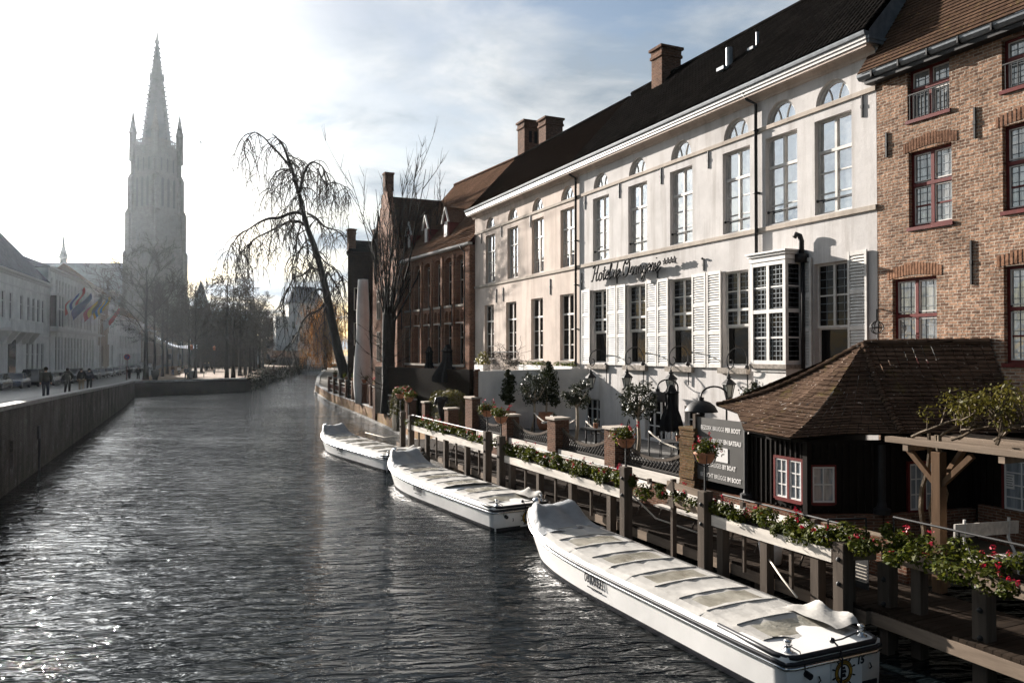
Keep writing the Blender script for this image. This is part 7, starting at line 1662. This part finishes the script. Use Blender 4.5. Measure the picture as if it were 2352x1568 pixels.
# ------------------------------------------------------------------ bare trees
def bare_tree(rng, h=15., spread=1., nlimb=9, droop=.0, trunk_h=4., r0=.26, twigs=1.0, lean=(0,0)):
    tk_, cr_ = MB(), MB()
    top = Vector((lean[0], lean[1], h*.8)); pts = [Vector((0,0,0))]
    for i in range(1, 9): f = i/8; pts.append(Vector((lean[0]*f+rng.uniform(-.12,.12)*f, lean[1]*f+rng.uniform(-.12,.12)*f, h*.82*f)))
    rs = [r0*1.25]+[r0*(1-.86*(i/8)) for i in range(1,9)]; tk_.tube(pts, rs, 8)
    def grow(p, d, L, r, lvl):
        n = 5; q = p; path = [q]
        for i in range(n):
            d = (d+Vector((rng.uniform(-.22,.22),rng.uniform(-.22,.22),rng.uniform(-.08,.16)-droop*(.25 if lvl > 0 else .06)))).normalized(); q = q+d*L/n; path.append(q)
        (tk_ if lvl == 0 else cr_).tube(path, [r*(1-.75*i/n) for i in range(n+1)], 5 if lvl == 0 else 3, False)
        if lvl >= 3: return
        m = [7,5,4][lvl] if lvl < 2 else int(4*twigs)
        for k in range(m):
            t_ = .25+.75*(k+rng.random())/m; a = path[min(n-1,int(t_*n))]; b = path[min(n,int(t_*n)+1)]; o = a.lerp(b, t_*n-int(t_*n))
            ax = (b-a).normalized(); s_ = ax.orthogonal().normalized(); s_.rotate(Matrix.Rotation(rng.uniform(0,2*PI),3,ax)); nd = (ax*.75+s_*rng.uniform(.5,.9)+Vector((0,0,.12-droop*.6))).normalized()
            grow(o, nd, L*rng.uniform(.38,.62), max(r*.45,.026), lvl+1)
    for k in range(nlimb):
        f = trunk_h/h+(.80-trunk_h/h)*(k+rng.uniform(.1,.9))/nlimb; an = k*2.4+rng.uniform(-.4,.4); i = min(7,int(f/.82*8)); o = pts[i].lerp(pts[i+1], f/.82*8-i)
        el = .35+.75*f; grow(o, Vector((math.cos(an)*math.cos(el),math.sin(an)*math.cos(el),math.sin(el))), spread*h*.40*(1.05-.55*f), r0*.42*(1.1-f), 0)
    return tk_, cr_
def tree_proto(seed, **kw):
    rng = random.Random(seed); return bare_tree(rng, **kw)
protoT = []
tr_list = [(347,440,19,0),(438,412,16,1),(522,405,15,2),(570,380,16,0),(625,330,15,1),(693,330,15,2),(730,325,15,0),(800,420,15,1),(842,300,15,2),(868,420,15,0),(905,290,15,1),(930,370,15.5,2),(985,345,15,0),(1040,330,15,1),(1095,310,15,2),(1130,305,15,0),
           (1195,435,17,3),(1262,425,17.5,4),(1330,400,17,3),(1388,390,17,4),(1440,375,17,3),(1480,350,17,4),(1505,335,17,3),(1537,325,17,4),(1572,320,17,3),(1180,335,16,4),(1220,318,16,3)]
KND = [dict(h=15,spread=.95,nlimb=9,trunk_h=4.2,r0=.24), dict(h=15,spread=.8,nlimb=8,trunk_h=4.6,r0=.22), dict(h=15,spread=.85,nlimb=9,trunk_h=4.4,r0=.23), dict(h=15,spread=.62,nlimb=11,trunk_h=2.8,r0=.25,droop=.55,twigs=1.5), dict(h=15,spread=.58,nlimb=11,trunk_h=2.6,r0=.25,droop=.65,twigs=1.5)]
TL = []
order = sorted(range(len(tr_list)), key=lambda i: tr_list[i][0])
lab_left = ['widest bare street tree, standing at the corner of the quay wall']
for oi, i in enumerate(order):
    zx, zy, h, k = tr_list[i]; p = ground(258.4+zx*.2197, 775.2+zy*.2197)
    if oi == 0: lab = 'widest bare street tree, nearest the corner of the quay wall'
    elif k < 3: lab = 'upright bare park tree, %s trunk from the picture\'s left, behind the dark quay wall' % (ORD+['nineteenth','twentieth','twenty-first','twenty-second','twenty-third','twenty-fourth','twenty-fifth','twenty-sixth','twenty-seventh'])[oi]
    else: lab = 'bare tree with drooping twigs on the canal bank, %s park trunk from the picture\'s left' % (ORD+['nineteenth','twentieth','twenty-first','twenty-second','twenty-third','twenty-fourth','twenty-fifth','twenty-sixth','twenty-seventh'])[oi]
    found = [t_ for t_ in TL if t_[0] == k]
    if not found:
        a_, b_ = tree_proto(40+k, **KND[k]); th = thing('bare_tree', lab, 'tree', (0,0,0), 'bare trees in the canal-side park'); a_.build('trunk', M_['bark'], th, True); b_.build('crown', M_['twig'], th); th.location = p; TL.append((k, th))
    else: th = dup(found[0][1], p, R.uniform(0,6.28), lab)
    th.scale = (h/15*(1.15 if oi == 0 else 1),)*2+(h/15,); th.rotation_euler = (0,0,R.uniform(0,6.28))
bhg = thing('bank_hedge', 'dark untidy hedge along the park bank above the water', 'hedge', (20,150,1)); f = MB(); rr = random.Random(77)
for (xa,ya_),(xb,yb2) in zip(BK, BK[1:]):
    L = math.hypot(xb-xa,yb2-ya_)
    for _ in range(int(L*1.6)): t_ = rr.random(); leafcloud(f, (xa+(xb-xa)*t_+rr.uniform(-.9,1.2), ya_+(yb2-ya_)*t_, rr.uniform(.3,2.2)), rr.uniform(.6,1.1), 42, .16, rr, shell=.2)
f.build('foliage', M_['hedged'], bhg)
bkw = MB()
for (xa,ya_),(xb,yb2) in zip([(13.4,121.5)]+BK[1:], BK[1:]): 
    if (xa,ya_) != (xb,yb2): bkw.quad((xa+.4,ya_,-1),(xb+.4,yb2,-1),(xb-.3,yb2,1.8),(xa-.3,ya_,1.8))
bkw.build('bank', M_['earth'], kind='structure')
# ------------------------------------------------------------------ the big weeping tree
wt_ = thing('weeping_tree', 'very tall leaning weeping tree with long bare hanging branches', 'tree', (19.4,84.6,1.0))
tkm, crm = MB(), MB(); rw_ = random.Random(4)
def vpt(zx, zy, D): return onD(488+zx*.403, 258.4+zy*.403, D)
LB = [([(765,1560),(757,1500),(722,1380),(692,1240),(665,1110),(640,980),(612,870),(580,760),(545,670),(520,580),(497,480),(480,420),(455,330),(430,260),(405,195),(370,150),(340,122)], [33,31,27,25,24,20,18,17,15,14,12,11,10,8,6,4,2.5], 0),
      ([(482,400),(440,310),(385,240),(330,185),(295,145),(240,112),(205,140),(180,180),(165,230)], [8,7,6,5,4,3,2,1.5,1], -4), ([(497,450),(515,370),(540,310),(570,283),(615,300),(640,330),(665,390)], [9,8,7,5,4,3,1.5], 5),
      ([(600,320),(640,400),(700,400),(755,425),(778,480)], [4,4,3,2,1], 6), ([(515,580),(480,570),(430,580),(380,600),(320,605),(260,630),(215,660),(165,690),(120,740),(92,795)], [10,9,8.5,8,7,5,4,3,2,1], -5),
      ([(520,640),(500,625),(450,618),(400,640),(340,670),(290,695),(240,720),(200,760),(160,800),(128,860)], [9,8,7.5,7,6,5,4,3,2,1], 4), ([(605,900),(590,890),(555,890),(510,930),(465,940),(435,1000),(405,1060),(390,1130)], [8,6,5,5,4.5,4.5,4,2], -3),
      ([(640,1090),(600,1130),(550,1150),(510,1200),(480,1270),(430,1330),(380,1390),(340,1430)], [9,7,6,5,4,3.5,3,1.5], -4), ([(540,575),(590,600),(640,650),(700,670),(755,705)], [7,6,5,3.5,1.5], 4),
      ([(650,940),(655,910),(690,960),(722,1020),(745,1075)], [6,6,4,3,1.5], 3), ([(560,700),(590,780),(640,850),(700,900),(750,960)], [5,4,3.5,2.5,1], -2), ([(625,1010),(590,1010),(570,1050),(545,1100),(555,1150)], [6,5,4,3,1.5], 2),
      ([(505,640),(480,720),(470,800),(455,870),(470,930)], [5,4,3.5,2.5,1.5], 2), ([(530,700),(545,780),(540,850),(560,900)], [4,3.5,3,1.5], -3), ([(455,330),(420,330),(380,350),(350,400),(330,470)], [5,4,3,2.5,1], 3), ([(495,470),(450,500),(420,560)], [4,3,1], -2), ([(420,250),(450,250),(490,270),(520,290),(540,330)], [4,3.5,3,2,1], -3)]
def strand(q, d, L, r, lvl=0):
    n = max(4, int(L/.45)); path = [q]; 
    for i in range(n):
        d = (d+Vector((rw_.uniform(-.16,.16),rw_.uniform(-.16,.16),-.42))).normalized(); q = q+d*L/n; path.append(q)
    crm.tube(path, [r*(1-.7*i/n) for i in range(n+1)], 3, False)
    if lvl < 2:
        for k in range(int(L*(.9 if lvl == 0 else .7))):
            i = rw_.randrange(1, n); strand(path[i], Vector((rw_.uniform(-.8,.8),rw_.uniform(-.8,.8),rw_.uniform(-.5,.15))), L*rw_.uniform(.25,.55), max(.03,r*.72), lvl+1)
for li, (pts, rpx, dd) in enumerate(LB):
    n = len(pts); P3 = [vpt(x, y, 84.6+dd*(i/(n-1))+rw_.uniform(-.15,.15)) for i, (x, y) in enumerate(pts)]; P3 = smooth(P3, 3)
    rr_ = [];
    for i in range(len(P3)): t_ = i/3; a = min(n-2,int(t_)) if n > 1 else 0; f = min(1,t_-a); rr_.append((rpx[a]*(1-f)+rpx[a+1]*f)*.403*84.6/1805)
    tkm.tube(P3, rr_, 8)
    L = 0
    for i in range(1, len(P3)):
        seg = (P3[i]-P3[i-1]).length; f = i/len(P3)
        if li == 0 and f < .42: continue
        k = rw_.random()*1.0 + seg*(2.7 if li else 1.6)*(.55+f)
        for _ in range(int(k)):
            q = P3[i-1].lerp(P3[i], rw_.random()); d = (P3[i]-P3[i-1]).normalized()*.4+Vector((rw_.uniform(-.9,.9),rw_.uniform(-.9,.9),rw_.uniform(-.3,.55)))
            hL = min(rw_.uniform(2.0,6.2), max(1.5,q.z-3.)); strand(q, d, hL, max(.055, min(.095, rr_[i]*.45)))
tkm.build('trunk', M_['bark'], wt_, True); crm.build('crown', M_['twig'], wt_)
# ------------------------------------------------------------------ pollarded upright tree before the stepped gable
p = Vector((16.05,57.0,1.0)); ut_ = thing('pollard_tree', 'thick-trunked bare tree with many upright shoots before the stepped gable', 'tree', p); a_, b_ = MB(), MB(); rp_ = random.Random(12)
a_.tube([p,(p.x+.02,p.y,3),(p.x-.02,p.y+.05,5.5),(p.x+.05,p.y,8.3),(p.x+.1,p.y,9.0)], [.62,.50,.47,.50,.36], 10)
def shoot(q, d, L, r, lvl=0):
    n = 8; path = [q]
    for i in range(n): d = (d+Vector((rp_.uniform(-.09,.09),rp_.uniform(-.09,.09),.10 if lvl < 2 else .02))).normalized(); q = q+d*L/n; path.append(q)
    (a_ if lvl == 0 else b_).tube(path, [r*(1-.8*i/n) for i in range(n+1)], 5 if lvl == 0 else 3, False)
    if lvl < 2:
        for k in range(9 if lvl == 0 else 6):
            i = rp_.randrange(1,n); ax = (path[i]-path[i-1]).normalized(); s_ = Vector((rp_.uniform(-1,1),rp_.uniform(-1,1),rp_.uniform(-.2,.4))); shoot(path[i], (ax+s_*.62).normalized(), L*rp_.uniform(.2,.42), max(.02,r*.42), lvl+1)
for k in range(17):
    an = 2*PI*k/17*1.0+rp_.uniform(-.3,.3); tl = rp_.uniform(.12,.6); z = rp_.uniform(7.2,8.9); shoot(Vector((p.x+.25*math.cos(an),p.y+.25*math.sin(an),z)), Vector((math.cos(an)*tl+.14,math.sin(an)*tl-.06,1)).normalized(), rp_.uniform(7,12.6), rp_.uniform(.055,.10))
for k in range(22):
    an = rp_.uniform(0,6.28); z = rp_.uniform(1.8,6.8); shoot(Vector((p.x+.42*math.cos(an),p.y+.42*math.sin(an),z)), Vector((math.cos(an),math.sin(an),.25)).normalized(), rp_.uniform(1.2,3.2), .025, 1)
a_.build('trunk', M_['bark'], ut_, True); b_.build('crown', M_['twig'], ut_)
# tall pale bottle-shaped column between the two trunks
pc_ = thing('pale_column', 'tall pale bottle-shaped plastered column between the weeping tree and the pollard', 'column', (17.05,68.9,1.0)); m = MB(); m.lathe([(.62,0),(.72,.6),(.80,1.6),(.82,2.6),(.74,4.0),(.60,5.4),(.55,6.5),(.57,7.8),(.52,9.2),(.46,10.4),(.44,11.0),(.02,11.05)], (17.05,68.9,1.0), 24); m.build('shaft', M_['plaster_white'], pc_, True)
# orange willow by the far bend, more crowns behind
wl_ = thing('orange_willow', 'weeping willow still holding orange leaves behind the leaning trunk', 'tree', (40.5,208,0)); a_, f = MB(), MB(); rr = random.Random(31); b0 = Vector((41.5,209,.8)); a_.tube([b0,b0+Vector((.3,0,5)),b0+Vector((-.2,.3,11)),b0+Vector((.2,0,16))], [.7,.55,.4,.15], 8)
for k in range(60):
    an = rr.uniform(0,2*PI); q = b0+Vector((0,0,rr.uniform(9,17))); R_ = rr.uniform(1.5,6.8); e = q+Vector((R_*math.cos(an),R_*math.sin(an),rr.uniform(1.,4.)-R_*.25)); a_.tube([q,(q+e)/2+Vector((0,0,1)),e], [.12,.08,.03], 4, False)
    for s in range(9):
        o = q.lerp(e,rr.uniform(.3,1)); L = rr.uniform(4,max(5,o.z-1.0)); x, y = o.x+rr.uniform(-.7,.7), o.y+rr.uniform(-.7,.7); n = int(L*5)
        for i in range(n): leafcloud(f, (x+.25*math.sin(i*.2+k), y+.2*math.cos(i*.23+s), o.z-L*i/n), .16, 1, .19, rr, shell=0)
a_.build('trunk', M_['bark'], wl_, True); f.build('crown', M_['willow'], wl_)
# far bare trees that close the view between the park and the weeping tree
for i, (px, D, h, lab) in enumerate(((598,215,21,'far bare tree left of the white canal house, behind the boathouse'),(632,285,20,'far bare tree above the boathouse roof'),(575,240,20,'far bare tree behind the last trunks of the park'),(760,240,19,'far bare tree just right of the orange willow, behind the leaning trunk'),(700,300,17,'far bare tree behind the roof of the white canal house'))):
    q = onD(px, 830, D); th = dup(TL[0][1], (q.x,q.y,1.2), R.uniform(0,6.28), lab, group='far bare trees behind the canal end'); th.scale = (h/15,)*3
# ------------------------------------------------------------------ birds
for i, (px, py, lab) in enumerate(((461,328,'bird gliding in the sky right of the church spire'),(250,298.5,'bird in the sky left of the church spire, upper of two'),(247,314,'bird in the sky left of the church spire, lower of two'))):
    q = onD(px, py, 130); th = thing('bird', lab, 'bird', q); s = .55 if i == 0 else .3; m = MB(); m.tube([q+Vector((-.45,0,0))*s, q+Vector((-.2,0,.05))*s, q+Vector((.25,0,.03))*s, q+Vector((.5,0,.08))*s], [.02*s,.11*s,.1*s,.03*s], 6)
    for sg in (-1,1): m.add([q+Vector((-.15,0,.05))*s, q+Vector((.2,0,.05))*s, q+Vector((.1,sg*.6,.35))*s, q+Vector((-.25,sg*1.2,.2))*s, q+Vector((-.2,sg*.5,.25))*s], [(0,1,2,3,4)])
    m.build('body', pmat('bird_grey', (.08,.08,.08)), th)
